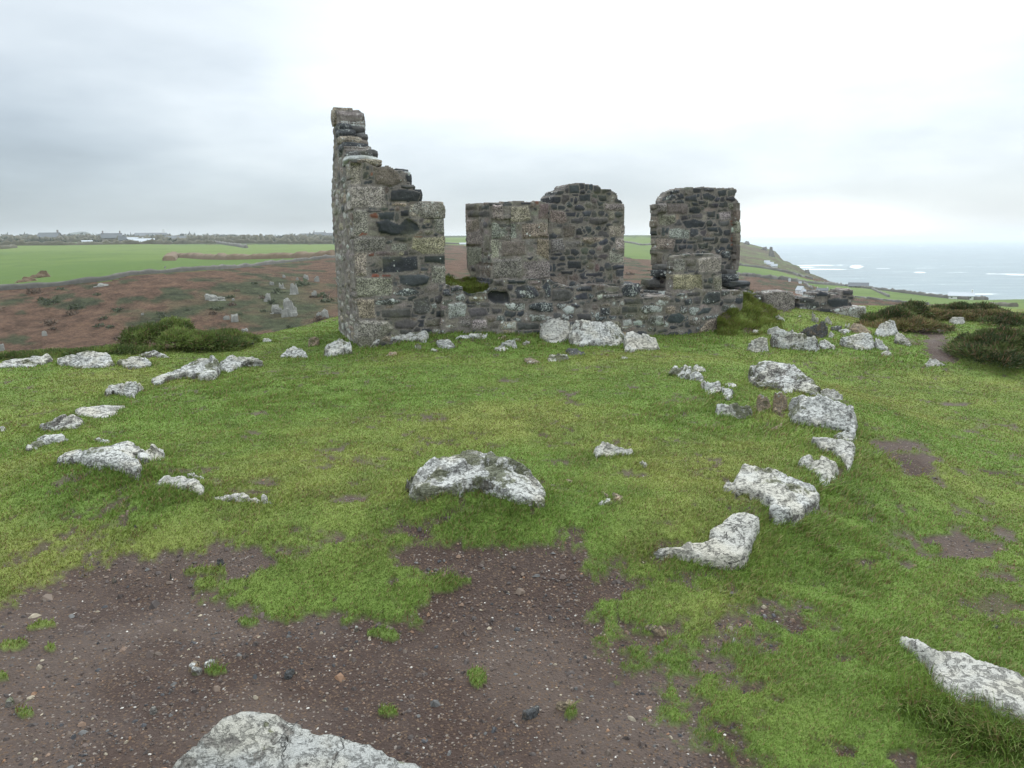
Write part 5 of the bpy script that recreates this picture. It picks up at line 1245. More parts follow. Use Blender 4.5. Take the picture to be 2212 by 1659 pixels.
K('R', [(140, 690), (190, 675), (218, 700), (180, 714)], 'white stone high on the grassy rubble right of the end pier', group=RUB, mat=MW2, hf=.7, h0=.04)
K('R', [(320, 715), (360, 702), (405, 740), (380, 750)], 'white stone sloping right, below the left granite block', group=RUB, mat=MW2, hf=.7, h0=.04)
K('R', [(245, 687), (290, 705), (280, 717), (255, 705)], 'tiny white stone left of the sloping one', group=RUB, mat=MW2, hf=.6, h0=.03)
K('R', [(590, 682), (615, 675), (665, 740), (650, 760), (610, 715)], 'upright white sliver leaning against the dark broken wall', group=RUB, mat=MW2, hf=.95, h0=.03)
K('R', [(20, 692), (60, 700), (65, 740), (30, 727)], 'white stone under the slab ledge at the end of the ruin', group=RUB, mat=MW2, hf=.8, h0=.04)
K('R', [(700, 725), (730, 712), (765, 770), (745, 777)], 'mottled white stone right of the upright sliver', group=RUB, mat=MW2, hf=.9, h0=.03)
K('R', [(855, 800), (858, 770), (890, 765), (900, 802)], 'tiny white stone at the corner of the right granite block', group=RUB, mat=MW2, hf=.9, h0=.03)
K('R', [(495, 713), (515, 707), (530, 712), (520, 718)], 'tiny white flat stone in the grass before the broken wall', group=RUB, mat=MW2, hf=.5, h0=.03)
# on the gravel and turf in front
K('G', [(1168, 975), (1180, 945), (1215, 932), (1252, 938), (1225, 965), (1190, 985)], 'grey-brown flat stone, left of the cluster of three in the gravel', group=SMALL, mat=MB, hf=.2, h0=.025)
K('G', [(1262, 970), (1285, 930), (1330, 917), (1347, 930), (1320, 965), (1285, 978)], 'olive-grey flat stone, largest of the cluster of three in the gravel', group=SMALL, mat=MG, hf=.2, h0=.03)
K('G', [(1185, 990), (1210, 970), (1255, 972), (1270, 985), (1230, 1002), (1195, 1004)], 'oval stone at the front of the cluster of three in the gravel', group=SMALL, mat=MG, hf=.3, h0=.025)
K('G', [(1765, 1010), (1790, 985), (1825, 973), (1842, 985), (1820, 1015), (1785, 1032)], 'dark grey pointed stone in the gravel right of the cluster of three', group=SMALL, mat=MD, hf=.3, h0=.03)
K('G', [(925, 1235), (950, 1217), (990, 1212), (980, 1235), (940, 1248)], 'pale flat pebble on the left gravel', group=SMALL, mat=MG, hf=.3, h0=.02)
K('G', [(1032, 402), (1045, 390), (1075, 388), (1082, 402), (1060, 412)], 'dark angular stone at the top of the left gravel', group=SMALL, mat=MD, hf=.5, h0=.025)
K('G', [(685, 430), (700, 415), (732, 412), (722, 432), (700, 438)], 'dark chip at the upper left rim of the gravel', group=SMALL, mat=MD, hf=.5, h0=.02)
K('G', [(1330, 318), (1355, 300), (1402, 297), (1395, 315), (1360, 325)], 'thin dark stone at the turf edge above the gravel', group=SMALL, mat=MD, hf=.4, h0=.025)
K('G', [(825, 108), (840, 95), (865, 98), (862, 110), (840, 113)], 'dark blue-grey stone alone on the left turf', group=SMALL, mat=MD, hf=.5, h0=.025)
K('G', [(20, 1195), (40, 1165), (85, 1155), (90, 1180), (55, 1203)], 'rounded dull stone at the left edge of the gravel', group=SMALL, mat=MG, hf=.3, h0=.03)
K('H', [(1512, 1195), (1560, 1180), (1655, 1172), (1662, 1190), (1615, 1215), (1560, 1213)], 'long brown flat stone on the right gravel', group=SMALL, mat=MB, hf=.3, h0=.035)
K('H', [(1300, 1262), (1345, 1240), (1420, 1205), (1440, 1215), (1400, 1262), (1340, 1275)], 'dark slate fragment left of the long brown flat stone', group=SMALL, mat=MD, hf=.2, h0=.025)
K('H', [(805, 405), (820, 388), (855, 378), (848, 405), (825, 415)], 'pinkish stone at the head of the gravel, left of the turf tongue', group=SMALL, mat=MB, hf=.4, h0=.02)
K('H', [(265, 735), (280, 715), (308, 718), (300, 740)], 'pale rounded stone under the middle turf tongue', group=SMALL, mat=MG, hf=.4, h0=.025)
K('T', [(110, 940), (140, 918), (185, 925), (235, 950), (240, 965), (190, 955)], 'tan stone with a pale end, in the turf edge right of the gravel', group=SMALL, mat=MB, hf=.2, h0=.03)
K('T', [(1878, 928), (1900, 915), (1945, 925), (1940, 942), (1905, 942)], 'dark stone lying on the far right turf, upper of two', group=SMALL, mat=MD, hf=.5, h0=.03)
K('T', [(1910, 992), (1930, 980), (1965, 985), (1950, 998)], 'dark stone lying on the far right turf, lower of two', group=SMALL, mat=MD, hf=.5, h0=.025)
K('T', [(560, 1000), (575, 985), (598, 995), (590, 1008), (572, 1008)], 'white pebble on the coarse gravel patch below the nearest cream slab', group=SMALL, mat=MW2, hf=.5, h0=.02)

# ------------------------------------------------------------------ ground cover
def rock_near(x, y):
    """(inside any rock plan, distance to the nearest rock edge)"""
    ins = np.zeros(len(x), bool); dm = np.full(len(x), 9.0)
    for pl in ROCKPLAN:
        a = pl.min(0) - 0.25; b = pl.max(0) + 0.25
        s = (x > a[0]) & (x < b[0]) & (y > a[1]) & (y < b[1])
        if not s.any(): continue
        idx = np.nonzero(s)[0]; st = max(1, len(pl) // 50); q = pl[::st]
        ins[idx] |= pip(q, x[idx], y[idx]); dm[idx] = np.minimum(dm[idx], pdist(q, x[idx], y[idx]))
    return ins, dm


def blades(name, n, rmin, rmax, seed, hscale=1.0, wscale=1.0):
    rg = np.random.default_rng(seed)
    # density falls with distance so that blades stay about a pixel wide
    u = rg.random(n); r = rmin * (rmax / rmin) ** (u ** 0.85); az = rg.uniform(R(-50), R(50), n)
    r = np.minimum(r, rmax)
    x = r * np.sin(az); y = r * np.cos(az)
    keep = r < lip(az) + 0.5; x, y, r = x[keep], y[keep], r[keep]
    z = gz(x, y); b = bare_mask(x, y, z); ins, dm = rock_near(x, y)
    keep = (rg.random(len(x)) > b * 1.12) & (~ins | (dm < 0.012))
    # the ruin's own footprint
    qu = (x - O_[0]) * U[0] + (y - O_[1]) * U[1]; qv = (x - O_[0]) * N[0] + (y - O_[1]) * N[1]
    keep &= ~((qu > -0.02) & (qu < 6.6) & (qv < 0.03) & (qv > -1.2))
    x, y, z, r, dm, b = x[keep], y[keep], z[keep], r[keep], dm[keep], b[keep]
    qu, qv = qu[keep], qv[keep]; m = len(x)
    lu = lush_at(x, y, z); clump = fbm(x / 0.16, y / 0.16, oct=2, seed=81)
    edge = np.exp(-np.maximum(dm, 0) / 0.07); wall = np.exp(-np.abs(qv) / 0.2) * (qu > -.4) * (qu < 6.6)
    h = 0.010 + 0.006 * sst(-.3, .5, clump) + 0.022 * np.clip(lu, 0, 1) * sst(-.2, .4, clump) + 0.034 * edge * rg.random(m) + 0.06 * wall * rg.random(m)
    h *= rg.uniform(0.55, 1.35, m) * hscale * (1 - 0.5 * b)
    w = np.clip(0.0011 * r, 0.0022, 0.02) * rg.uniform(0.7, 1.3, m) * wscale
    a = rg.uniform(0, 2 * math.pi, m); lean = rg.uniform(0.3, 1.3, m) * h
    # wind from the left combs the blades to the right
    lx = np.cos(a) * lean + 0.5 * h; ly = np.sin(a) * lean - 0.1 * h
    t = rg.uniform(0, math.pi, m); sx, sy = np.cos(t) * w / 2, np.sin(t) * w / 2
    B0 = np.stack([x - sx, y - sy, z - 0.004], -1); B1 = np.stack([x + sx, y + sy, z - 0.004], -1)
    M0 = np.stack([x + lx * .35 - sx * .7, y + ly * .35 - sy * .7, z + h * .6], -1); M1 = np.stack([x + lx * .35 + sx * .7, y + ly * .35 + sy * .7, z + h * .6], -1)
    T = np.stack([x + lx, y + ly, z + h], -1)
    V = np.stack([B0, B1, M1, M0, T], 1).reshape(-1, 3)
    k = np.arange(m)[:, None] * 5
    F4 = k + np.array([[0, 1, 2, 3]]); F3 = k + np.array([[3, 2, 4]])
    c = turf_colour(x, y, lu); c = c * rg.uniform(0.85, 1.5, (m, 1))
    dry = rg.random(m) < (0.14 + 0.1 * sst(.0, .4, clump)); c[dry] = np.array([0.28, 0.22, 0.10]) * rg.uniform(.6, 1.2, (dry.sum(), 1))
    red = rg.random(m) < 0.25 * b; c[red] = np.array([0.20, 0.11, 0.05])
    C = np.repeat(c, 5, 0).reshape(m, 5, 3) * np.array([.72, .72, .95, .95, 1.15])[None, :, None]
    return V, F4, F3, C.reshape(-1, 3)


def join(parts):
    V = []; A = []; B = []; C = []; off = 0
    for v, a, b, c in parts:
        V.append(v); C.append(c)
        if a is not None: A.append(a + off)
        if b is not None: B.append(b + off)
        off += len(v)
    return np.concatenate(V), (np.concatenate(A) if A else None), (np.concatenate(B) if B else None), np.concatenate(C)


v, f4, f3, c = join([blades('grass', 1150000, 1.7, 20.0, 91)])
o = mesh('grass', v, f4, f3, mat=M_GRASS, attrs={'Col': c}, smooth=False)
tag(o, 'short windblown turf covering the ground around the stones', 'grass', kind='stuff')


def tuft_field(name, spots, label, seed, col=(0.13, 0.20, 0.038)):
    """long grass: spots = (photo x, photo y, radius m, count, length m, lean x, lean y)"""
    rg = np.random.default_rng(seed); out = []
    for i_, (px, py, rad, cnt, ln, wx, wy) in enumerate(spots):
        P = hit(float(px), float(py)); m = cnt if i_ < 4 else int(cnt * .6)
        x = P[0] + rg.normal(0, rad, m); y = P[1] + rg.normal(0, rad * .55, m); z = gz(x, y)
        ins, dm = rock_near(x, y); kp = ~ins | (dm < .02); x, y, z = x[kp], y[kp], z[kp]; m = len(x)
        L = ln * (.9 if i_ < 4 else .62) * rg.uniform(.5, 1.2, m); a = rg.uniform(0, 2 * math.pi, m)
        dx = np.cos(a) * .45 + wx; dy = np.sin(a) * .45 + wy; r = np.hypot(P[0], P[1]); w = max(.0011, .0006 * r) * rg.uniform(.7, 1.3, m)
        t = rg.uniform(0, math.pi, m); sx, sy = np.cos(t) * w, np.sin(t) * w
        rows = []
        for s, wd in ((0, 1), (.35, .9), (.7, .6), (1, .12)):
            X = x + dx * L * s * s; Y = y + dy * L * s * s; Zz = z + L * (s - .38 * s * s * np.hypot(dx, dy)) - .005
            rows += [np.stack([X - sx * wd, Y - sy * wd, Zz], -1), np.stack([X + sx * wd, Y + sy * wd, Zz], -1)]
        V = np.stack(rows, 1).reshape(-1, 3); k = np.arange(m)[:, None] * 8
        F4 = np.concatenate([k + np.array([[0, 1, 3, 2]]), k + np.array([[2, 3, 5, 4]]), k + np.array([[4, 5, 7, 6]])])
        c = np.array(col) * rg.uniform(.65, 1.6, (m, 1)); dr = rg.random(m) < .18; c[dr] = np.array([.26, .2, .09]) * rg.uniform(.6, 1.1, (dr.sum(), 1))
        out.append((V, F4, None, np.repeat(c, 8, 0)))
    v, f4, _, c = join(out)
    o = mesh(name, v, f4, mat=M_GRASS, attrs={'Col': c}, smooth=False); tag(o, label, 'grass', kind='stuff')


tuft_field('long_grass', [(2080, 1545, .09, 1500, .14, -.2, -.55), (2010, 1520, .08, 800, .11, -.3, -.5), (2150, 1590, .10, 1400, .14, -.4, -.4), (1960, 1490, .08, 300, .10, .1, -.3),
           (1700, 1130, .16, 900, .11, .5, -.3), (1800, 1060, .14, 700, .11, .5, -.2), (1850, 980, .15, 600, .11, .5, -.1), (1640, 1230, .14, 600, .08, .2, -.3), (1540, 1240, .22, 900, .07, 0, -.4),
           (1740, 1180, .2, 800, .09, .5, -.3), (1480, 1235, .15, 400, .05, 0, -.4), (1000, 1100, .22, 900, .065, .1, -.3), (1120, 1100, .16, 700, .07, .3, -.3), (900, 1090, .12, 300, .06, -.3, -.3),
           (230, 1030, .22, 1100, .08, .1, -.3), (310, 1035, .12, 500, .08, .4, -.2), (120, 1010, .2, 500, .06, -.2, -.2), (370, 1075, .15, 300, .05, .1, -.3), (1690, 930, .25, 600, .11, .5, 0), (1760, 970, .2, 400, .09, .3, -.2),
           (1500, 740, .5, 500, .12, .1, 0), (1640, 780, .5, 400, .08, .3, 0), (700, 775, .25, 300, .1, .2, 0), (1250, 725, .6, 500, .1, .1, 0), (850, 735, .5, 400, .09, .1, 0), (1750, 765, .5, 500, .1, .4, 0), (1910, 790, .4, 400, .09, .4, 0),
           (1620, 700, .35, 500, .14, .3, 0), (1690, 720, .5, 500, .1, .3, 0), (90, 1075, .2, 300, .05, 0, -.2), (380, 890, .3, 300, .06, .2, 0), (330, 905, .2, 200, .07, .2, 0)],
           'long grass leaning from under the edges of the kerb stones', 95)


# turf on the broken sill of the window gap and on the rubble slope
def sheet_blades(name, P, n, ln, label, seed):
    rg = np.random.default_rng(seed); m_, n_ = P.shape[:2]; i = rg.uniform(0, m_ - 1.001, n); j = rg.uniform(0, n_ - 1.001, n); i0 = i.astype(int); j0 = j.astype(int); a = (i - i0)[:, None]; b = (j - j0)[:, None]
    X = P[i0, j0] * (1 - a) * (1 - b) + P[i0 + 1, j0] * a * (1 - b) + P[i0, j0 + 1] * (1 - a) * b + P[i0 + 1, j0 + 1] * a * b
    cl = sst(-.4, .4, fbm(X[:, 0] / .15, X[:, 1] / .15, X[:, 2] / .15, oct=2, seed=seed)); L = ln * rg.uniform(.4, 1.2, n) * (.4 + .9 * cl); w = .006; an = rg.uniform(0, 6.28, n); sx = np.cos(an) * w; sy = np.sin(an) * w
    V = np.stack([X - np.stack([sx, sy, 0 * sx + .01], -1), X + np.stack([sx, sy, 0 * sx - .01], -1), X + np.stack([rg.normal(0.3, .4, n) * L, -rg.random(n) * L * .9, L * .8], -1)], 1).reshape(-1, 3)
    c = np.array([.15, .19, .042]) * rg.uniform(.5, 1.6, (n, 1)); dr = rg.random(n) < .2 * (1.4 - cl); c[dr] = np.array([.22, .17, .07])
    o = mesh(name, V, None, np.arange(n * 3).reshape(-1, 3), mat=M_GRASS, attrs={'Col': np.repeat(c, 3, 0)}, smooth=False); tag(o, label, 'grass', kind='stuff')


def turf_base(name, f, grid, label):
    """sloping earth under such turf: rows of ((x, y) in the crop, offset behind the wall face)"""
    rows = []
    for r in grid:
        line = []
        for (x, y, off) in r: line.append(on_plane(f, (x, y), off))
        rows.append(line)
    A = np.array(rows); nr, nc = A.shape[:2]; K_ = 10
    gi = np.linspace(0, nr - 1, (nr - 1) * K_ + 1); gj = np.linspace(0, nc - 1, (nc - 1) * K_ + 1); GI, GJ = np.meshgrid(gi, gj, indexing='ij')
    i0 = np.minimum(GI.astype(int), nr - 2); j0 = np.minimum(GJ.astype(int), nc - 2); fi = (GI - i0)[..., None]; fj = (GJ - j0)[..., None]
    fi = fi * fi * (3 - 2 * fi); fj = fj * fj * (3 - 2 * fj)
    P = A[i0, j0] * (1 - fi) * (1 - fj) + A[i0 + 1, j0] * fi * (1 - fj) + A[i0, j0 + 1] * (1 - fi) * fj + A[i0 + 1, j0 + 1] * fi * fj
    P[..., 2] += .09 * fbm(P[..., 0] / .45, P[..., 1] / .45, oct=3, seed=98) + .03 * fbm(P[..., 0] / .2, P[..., 1] / .2, P[..., 2] / .2, oct=3, seed=99)
    m, n = P.shape[:2]; i, j = np.meshgrid(np.arange(m - 1), np.arange(n - 1), indexing='ij'); k = i * n + j
    F = np.stack([k, k + 1, k + n + 1, k + n], -1).reshape(-1, 4); V = P.reshape(-1, 3)
    c = turf_colour(V[:, 0], V[:, 1], .0) * .8; nb = sst(.0, .3, fbm(V[:, 0] / .3, V[:, 1] / .3, V[:, 2] / .3, oct=3, seed=97))[:, None]; c = c * (1 - nb) + soil_colour(V[:, 0], V[:, 1]) * nb; b = nb
    o = mesh(name, V, F, mat=M_GROUND, attrs={'Col': np.concatenate([c, b], 1)}); tag(o, label, 'turf', kind='stuff'); return P


_c = turf_base('turf_cap', 'B', [[(85, 925, .85), (280, 935, .85), (480, 930, .85)], [(85, 960, .5), (280, 985, .45), (480, 965, .5)], [(90, 1010, .1), (280, 1045, .03), (480, 1020, .08)], [(90, 1090, .05), (280, 1100, .02), (480, 1090, .05)]],
          'grass grown over the sill of the left window gap')
sheet_blades('turf_cap', _c, 9000, .055, 'tufts on the sill of the left window gap', 7)
_b = turf_base('turf_bank', 'C', [[(990, 1040, .75), (1060, 1045, .7), (1110, 1050, .7), (1150, 1130, .6)], [(985, 1090, .5), (1050, 1120, .35), (1130, 1150, .3), (1230, 1190, .2)], [(830, 1200, .1), (950, 1200, -.1), (1150, 1230, -.2), (1320, 1230, -.2)],
          [(820, 1340, -.25), (950, 1360, -.5), (1150, 1340, -.6), (1350, 1300, -.6)], [(820, 1450, -.5), (950, 1450, -.9), (1150, 1430, -1.1), (1380, 1400, -1.2)]], 'grassy bank over the rubble at the right end of the ruin')
sheet_blades('turf_bank', _b, 26000, .085, 'rough grass on the bank at the right end of the ruin', 8)


# ------------------------------------------------------------------ gravel on the bare soil
def gravel():
    rg = np.random.default_rng(3); n = 52000
    r = 1.5 * (7.0 / 1.5) ** rg.random(n); az = rg.uniform(R(-39), R(39), n); x = r * np.sin(az); y = r * np.cos(az); z = gz(x, y)
    b = bare_mask(x, y, z); px, py, dep = proj(np.stack([x, y, z], -1)); ins, dm = rock_near(x, y)
    dens = 0.35 + 0.45 * sst(-.2, .4, fbm(x / .35, y / .35, oct=3, seed=101)) + 0.5 * np.exp(-(((px - 1620) / 110) ** 2 + ((py - 1340) / 50) ** 2)) + .3 * np.exp(-(((px - 1150) / 200) ** 2 + ((py - 1330) / 120) ** 2))
    k = (b > .55) & (rg.random(n) < dens) & ~ins & (py > 1000); x, y, z, r = x[k], y[k], z[k] - .016, r[k]; n = len(x)
    s = np.exp(rg.normal(math.log(.0042), .58, n)); s = np.clip(s, .0018, .026) * np.clip(r / 2.6, .8, 1.6)
    pal = np.array([[.045, .032, .027], [.07, .048, .038], [.10, .07, .05], [.16, .10, .065], [.09, .088, .085], [.46, .43, .39], [.20, .11, .06], [.26, .22, .16], [.03, .031, .035]])
    ty = rg.choice(9, n, p=[.295, .275, .165, .06, .07, .025, .02, .03, .06]); s[ty == 5] = np.clip(s[ty == 5], .002, .007)
    base = np.array([[1, 0, -.2], [.35, .9, -.2], [-.7, .75, -.2], [-1, -.1, -.2], [-.4, -.85, -.2], [.6, -.8, -.2], [.5, .05, .55], [-.15, .45, .6], [-.4, -.3, .5]], float)
    tri = np.array([[0, 1, 6], [1, 7, 6], [1, 2, 7], [2, 3, 7], [3, 8, 7], [3, 4, 8], [4, 5, 8], [5, 6, 8], [5, 0, 6], [6, 7, 8]])
    a = rg.uniform(0, 6.28, n); ca, sa = np.cos(a), np.sin(a); B = base[None] * (1 + rg.normal(0, .18, (n, 9, 3))); B = B * np.stack([np.ones(n), rg.uniform(.5, .95, n), rg.uniform(.4, 1.0, n)], -1)[:, None, :]
    X = (B[..., 0] * ca[:, None] - B[..., 1] * sa[:, None]) * s[:, None] + x[:, None]; Y = (B[..., 0] * sa[:, None] + B[..., 1] * ca[:, None]) * s[:, None] + y[:, None]; Z = B[..., 2] * s[:, None] + z[:, None]
    V = np.stack([X, Y, Z], -1).reshape(-1, 3); F3 = (np.arange(n)[:, None, None] * 9 + tri[None]).reshape(-1, 3)
    c = pal[ty] * rg.uniform(.7, 1.3, (n, 1))
    o = mesh('gravel', V, None, F3, mat=M_GRAVEL, attrs={'Col': np.repeat(c, 9, 0)}, smooth=False); tag(o, 'loose fine gravel over the bare brown soil', 'gravel', kind='stuff')


gravel()


# ------------------------------------------------------------------ gorse and scrub
def foliage(cx, cy, cz, lobes, n, leaf, seed, cols, flat=0.0):
    """needle-leaf sprays through a group of ellipsoid lobes (x, y, z, rx, ry, rz)"""
    rg = np.random.default_rng(seed); lb = np.array(lobes, float); wt = (lb[:, 3] * lb[:, 4] + lb[:, 3] * lb[:, 5]); wt /= wt.sum(); k = rg.choice(len(lb), n, p=wt)
    d = rg.normal(0, 1, (n, 3)); d /= np.linalg.norm(d, axis=1)[:, None]; d[:, 2] = np.where(d[:, 2] < -.3, -d[:, 2], d[:, 2])
    rad = rg.uniform(.55, 1.03, n) ** .5; bump_ = 1 + .22 * vn(d[:, 0] * 2.4 + k * 5, d[:, 1] * 2.4, d[:, 2] * 2.4, seed) + .14 * vn(d[:, 0] * 6 + k * 5, d[:, 1] * 6, d[:, 2] * 6, seed)
    P = lb[k, :3] + d * lb[k, 3:] * (rad * bump_)[:, None] + np.array([cx, cy, cz]); gzz = gz(P[:, 0], P[:, 1]); P[:, 2] = np.maximum(P[:, 2], gzz + .01)
    up = d * .8 + rg.normal(0, .55, (n, 3)) + np.array([.25, 0, .5]); up /= np.linalg.norm(up, axis=1)[:, None]
    sd = np.cross(up, rg.normal(0, 1, (n, 3))); sd /= np.linalg.norm(sd, axis=1)[:, None] + 1e-9
    L = leaf * rg.uniform(.6, 2.1, n)[:, None]; w = leaf * .28
    V = np.stack([P - sd * w * .5, P + sd * w * .5, P + up * L + sd * w * .15, P + up * L * .9 - sd * w * .4], 1).reshape(-1, 3)
    clump = sst(-.4, .5, vn(P[:, 0] * 3.1, P[:, 1] * 3.1, P[:, 2] * 3.1, seed + 3) + .5 * vn(P[:, 0] * 9, P[:, 1] * 9, P[:, 2] * 9, seed + 4))[:, None]
    c = np.array(cols[0]) * (1 - clump) + np.array(cols[1]) * clump; br = rg.random(n) < cols[3]; c[br] = np.array(cols[2]); c = c * rg.uniform(.7, 1.35, (n, 1))
    return V, np.arange(n * 4).reshape(-1, 4), None, np.repeat(c, 4, 0)


GORSE_C = [(0.075, 0.110, 0.030), (0.160, 0.215, 0.055), (0.19, 0.13, 0.07), .10]
DARKG = [(0.040, 0.058, 0.020), (0.095, 0.125, 0.038), (0.17, 0.11, 0.065), .16]
DRYG = [(0.08, 0.085, 0.032), (0.17, 0.165, 0.06), (0.22, 0.14, 0.08), .25]


def bush(px, py, w, h, dep, label, seed, cols=GORSE_C, n=7000, leaf=.06, name='gorse_bush', group='gorse bushes', skew=0.0, dist=None):
    """px, py: foot of the bush in the photo"""
    P = hit(float(px), float(py))
    if dist is not None:
        v = ray(px, py); v = v / np.hypot(v[0], v[1]); P = EYE + v * dist; P[2] = gz(P[0], P[1])
    rg = np.random.default_rng(seed); lobes = []
    k = max(4, int(w / .45) + 3)
    for i in range(k):
        t = (i + .5) / k * 2 - 1; hh = h * (1 - .55 * abs(t - skew) ** 1.6) * rg.uniform(.75, 1.1)
        lobes.append((t * w * .42, rg.uniform(-.25, .25) * dep, hh * .42, w / k * rg.uniform(.75, 1.1), dep * rg.uniform(.35, .6), hh * .58))
    V, F4, _, C = foliage(P[0], P[1], P[2], lobes, n, leaf, seed, cols)
    root = empty(name, P); tag(root, label, 'bush', group)
    o = mesh('foliage', V, F4, mat=M_GORSE, attrs={'Col': C}, smooth=False, loc=P, parent=root); o.location = (0, 0, 0)
    # woody core and stems
    Vs = []; Fs = []; off = 0
    for i in range(26):
        a = rg.uniform(-1, 1); b = rg.uniform(-1, 1); x0 = np.array([a * .02, b * .02, -.05]); x1 = np.array([a * w * .46, b * dep * .45, h * rg.uniform(.35, .75) * (1 - .5 * abs(a))])
        rr = .014
        for s in range(5):
            t = s / 4; c = x0 * (1 - t) + x1 * t + np.array([rg.normal(0, .03), rg.normal(0, .03), 0]) * (t > 0); q = rr * (1 - .7 * t)
            for m in range(5): Vs.append(c + np.array([math.cos(m * 1.257) * q, math.sin(m * 1.257) * q, 0]))
        for s in range(4):
            for m in range(5): Fs.append([off + s * 5 + m, off + s * 5 + (m + 1) % 5, off + (s + 1) * 5 + (m + 1) % 5, off + (s + 1) * 5 + m])
        off += 25
    o2 = mesh('stem', np.array(Vs), np.array(Fs), mat=MSTEM, parent=root)
    return root


MSTEM = flat_mat('gorse_wood', (0.12, 0.09, 0.065))
bush(400, 752, 1.9, .42, .9, 'dense dark green gorse bush on the plateau edge at the left, highest over the valley', 201, n=26000, leaf=.035, skew=-.25)
bush(478, 741, 1.1, .24, .7, 'low green gorse spreading right from the foot of the dense left bush', 202, n=9000, leaf=.035)
for i, (a, b, w, h, lb) in enumerate([(40, 774, 1.6, .07, 'low scrub along the plateau edge at the far left of the photo'), (150, 768, 1.6, .08, 'low scrub on the plateau edge behind the broad mossy-notched rock'), (250, 764, 1.3, .12, 'low scrub between the wedge rock and the dense gorse'),
                                     (560, 724, 1.2, .10, 'bramble fringe on the grass edge just right of the gorse'), (625, 705, 1.0, .18, 'brownish bush fringe on the grass edge nearest the tall side wall')]):
    bush(a, b, w, h, .5, lb, 210 + i, cols=(DRYG if i > 3 else GORSE_C), n=6000, leaf=.03, name='scrub_bush', group='low bushes along the plateau edge')
for i, a in enumerate([(2225, 785, 1.9, .50, 1.3, 'large dark gorse bush cut by the right edge of the photo, beside the muddy path', 26000, -.1), (2140, 766, .8, .40, .7, 'rounded gorse on the left flank of the large right-edge bush', 12000, 0.0),
                       (1925, 703, .9, .36, .8, 'dark gorse just right of the right granite block', 12000, .1), (1955, 690, .9, .36, .8, 'tall-topped gorse second from the granite block', 8000, .2),
                       (2010, 690, 1.5, .22, .8, 'tawny low gorse behind the pale flat rock', 8000, 0), (2065, 683, 2.0, .26, .9, 'long dark gorse mound against the green coastal fields', 14000, .3),
                       (2130, 690, 1.4, .2, .8, 'brown-topped gorse right of the squared white stone', 9000, 0), (2190, 700, 1.2, .2, .8, 'low gorse at the right edge, beyond the largest bush', 6000, 0),
                       (1965, 716, 1.5, .22, .8, 'scrubby low gorse over the hollow beside the muddy path', 7000, 0)]):
    bush(a[0], a[1], a[2], a[3], a[4], a[5], 230 + i, cols=(DRYG if i in (4, 6, 8) else DARKG), n=a[6], leaf=.04, skew=a[7])


# ------------------------------------------------------------------ things far away
M_STONEW = flat_mat('field_wall_stone', (0.11, 0.105, 0.09), scale=.8, var=.5, bump=.8)
M_HEDGE = flat_mat('hedge_bank', (0.075, 0.068, 0.04), scale=.6, var=.5, bump=.9)
M_BROWNB = flat_mat('bracken_bank', (0.13, 0.088, 0.05), scale=.5, var=.45, bump=.9)
M_WHITEW = flat_mat('white_render', (0.72, 0.72, 0.70), var=.06)
M_GREYW = flat_mat('granite_walling', (0.22, 0.20, 0.18), var=.2)
M_SLATE = flat_mat('slate_roof', (0.10, 0.11, 0.12), var=.2)
M_PALER = flat_mat('pale_roof', (0.40, 0.43, 0.46), var=.15)
M_WIN = flat_mat('dark_window', (0.03, 0.035, 0.04), rough=.2, var=.1)
M_CLIFF = rock_mat('cliff_rock', .35, base=(.17, .16, .145), moss=.9)


def field_wall(name, f, pts, label, h=1.3, w=.9, mat=None, cat='wall', group='field walls far off', rag=.3, seed=1):
    q = fr(f, pts); P = []
    for i in range(len(q) - 1):
        n = max(2, int(np.hypot(*(q[i + 1] - q[i])) / 3))
        for s in range(n):
            t = s / n; a = q[i] * (1 - t) + q[i + 1] * t; p = far_hit(a[0], a[1])
            if p is not None and p[2] > SEA_Z + 3: P.append(p)
    if len(P) < 2: return None
    P = np.array(P)
    for _ in range(2): P[1:-1] = (P[:-2] + P[1:-1] * 2 + P[2:]) / 4
    # resample
    L = np.concatenate([[0], np.cumsum(np.hypot(*np.diff(P[:, :2], axis=0).T))]); n = int(np.clip(L[-1] / 2.5, 8, 260)); s = np.linspace(0, L[-1], n)
    X = np.interp(s, L, P[:, 0]); Y = np.interp(s, L, P[:, 1]); Z = np.array([far_z(a, b) or c for a, b, c in zip(X, Y, np.interp(s, L, P[:, 2]))])
    tx, ty = np.gradient(X), np.gradient(Y); l = np.hypot(tx, ty) + 1e-9; nx, ny = -ty / l, tx / l
    rg = np.random.default_rng(seed + len(pts)); hh = h * (1 + rag * fbm(s / 6, s * 0, oct=3, seed=seed) + rag * .5 * rg.normal(0, .5, n)); rows = []
    for o_, z_ in ((-.6, -1.2), (-.5, .55), (-.28, 1.0), (.28, 1.0), (.5, .55), (.6, -1.2)):
        rows.append(np.stack([X + nx * o_ * w, Y + ny * o_ * w, Z + hh * z_ + rg.normal(0, .06, n) * h], -1))
    V = np.concatenate(rows); k = len(rows); F = []
    for r_ in range(k - 1):
        i = np.arange(n - 1); F.append(np.stack([r_ * n + i, r_ * n + i + 1, (r_ + 1) * n + i + 1, (r_ + 1) * n + i], -1))
    F = np.concatenate(F + [np.array([[0, n, 2 * n, 3 * n], [0, 3 * n, 4 * n, 5 * n], [n - 1 + 3 * n, n - 1 + 2 * n, n - 1 + n, n - 1], [n - 1 + 5 * n, n - 1 + 4 * n, n - 1 + 3 * n, n - 1]])])
    o = mesh(name, V, F, mat=mat or M_STONEW, loc=P[0]); tag(o, label, cat, group); return o


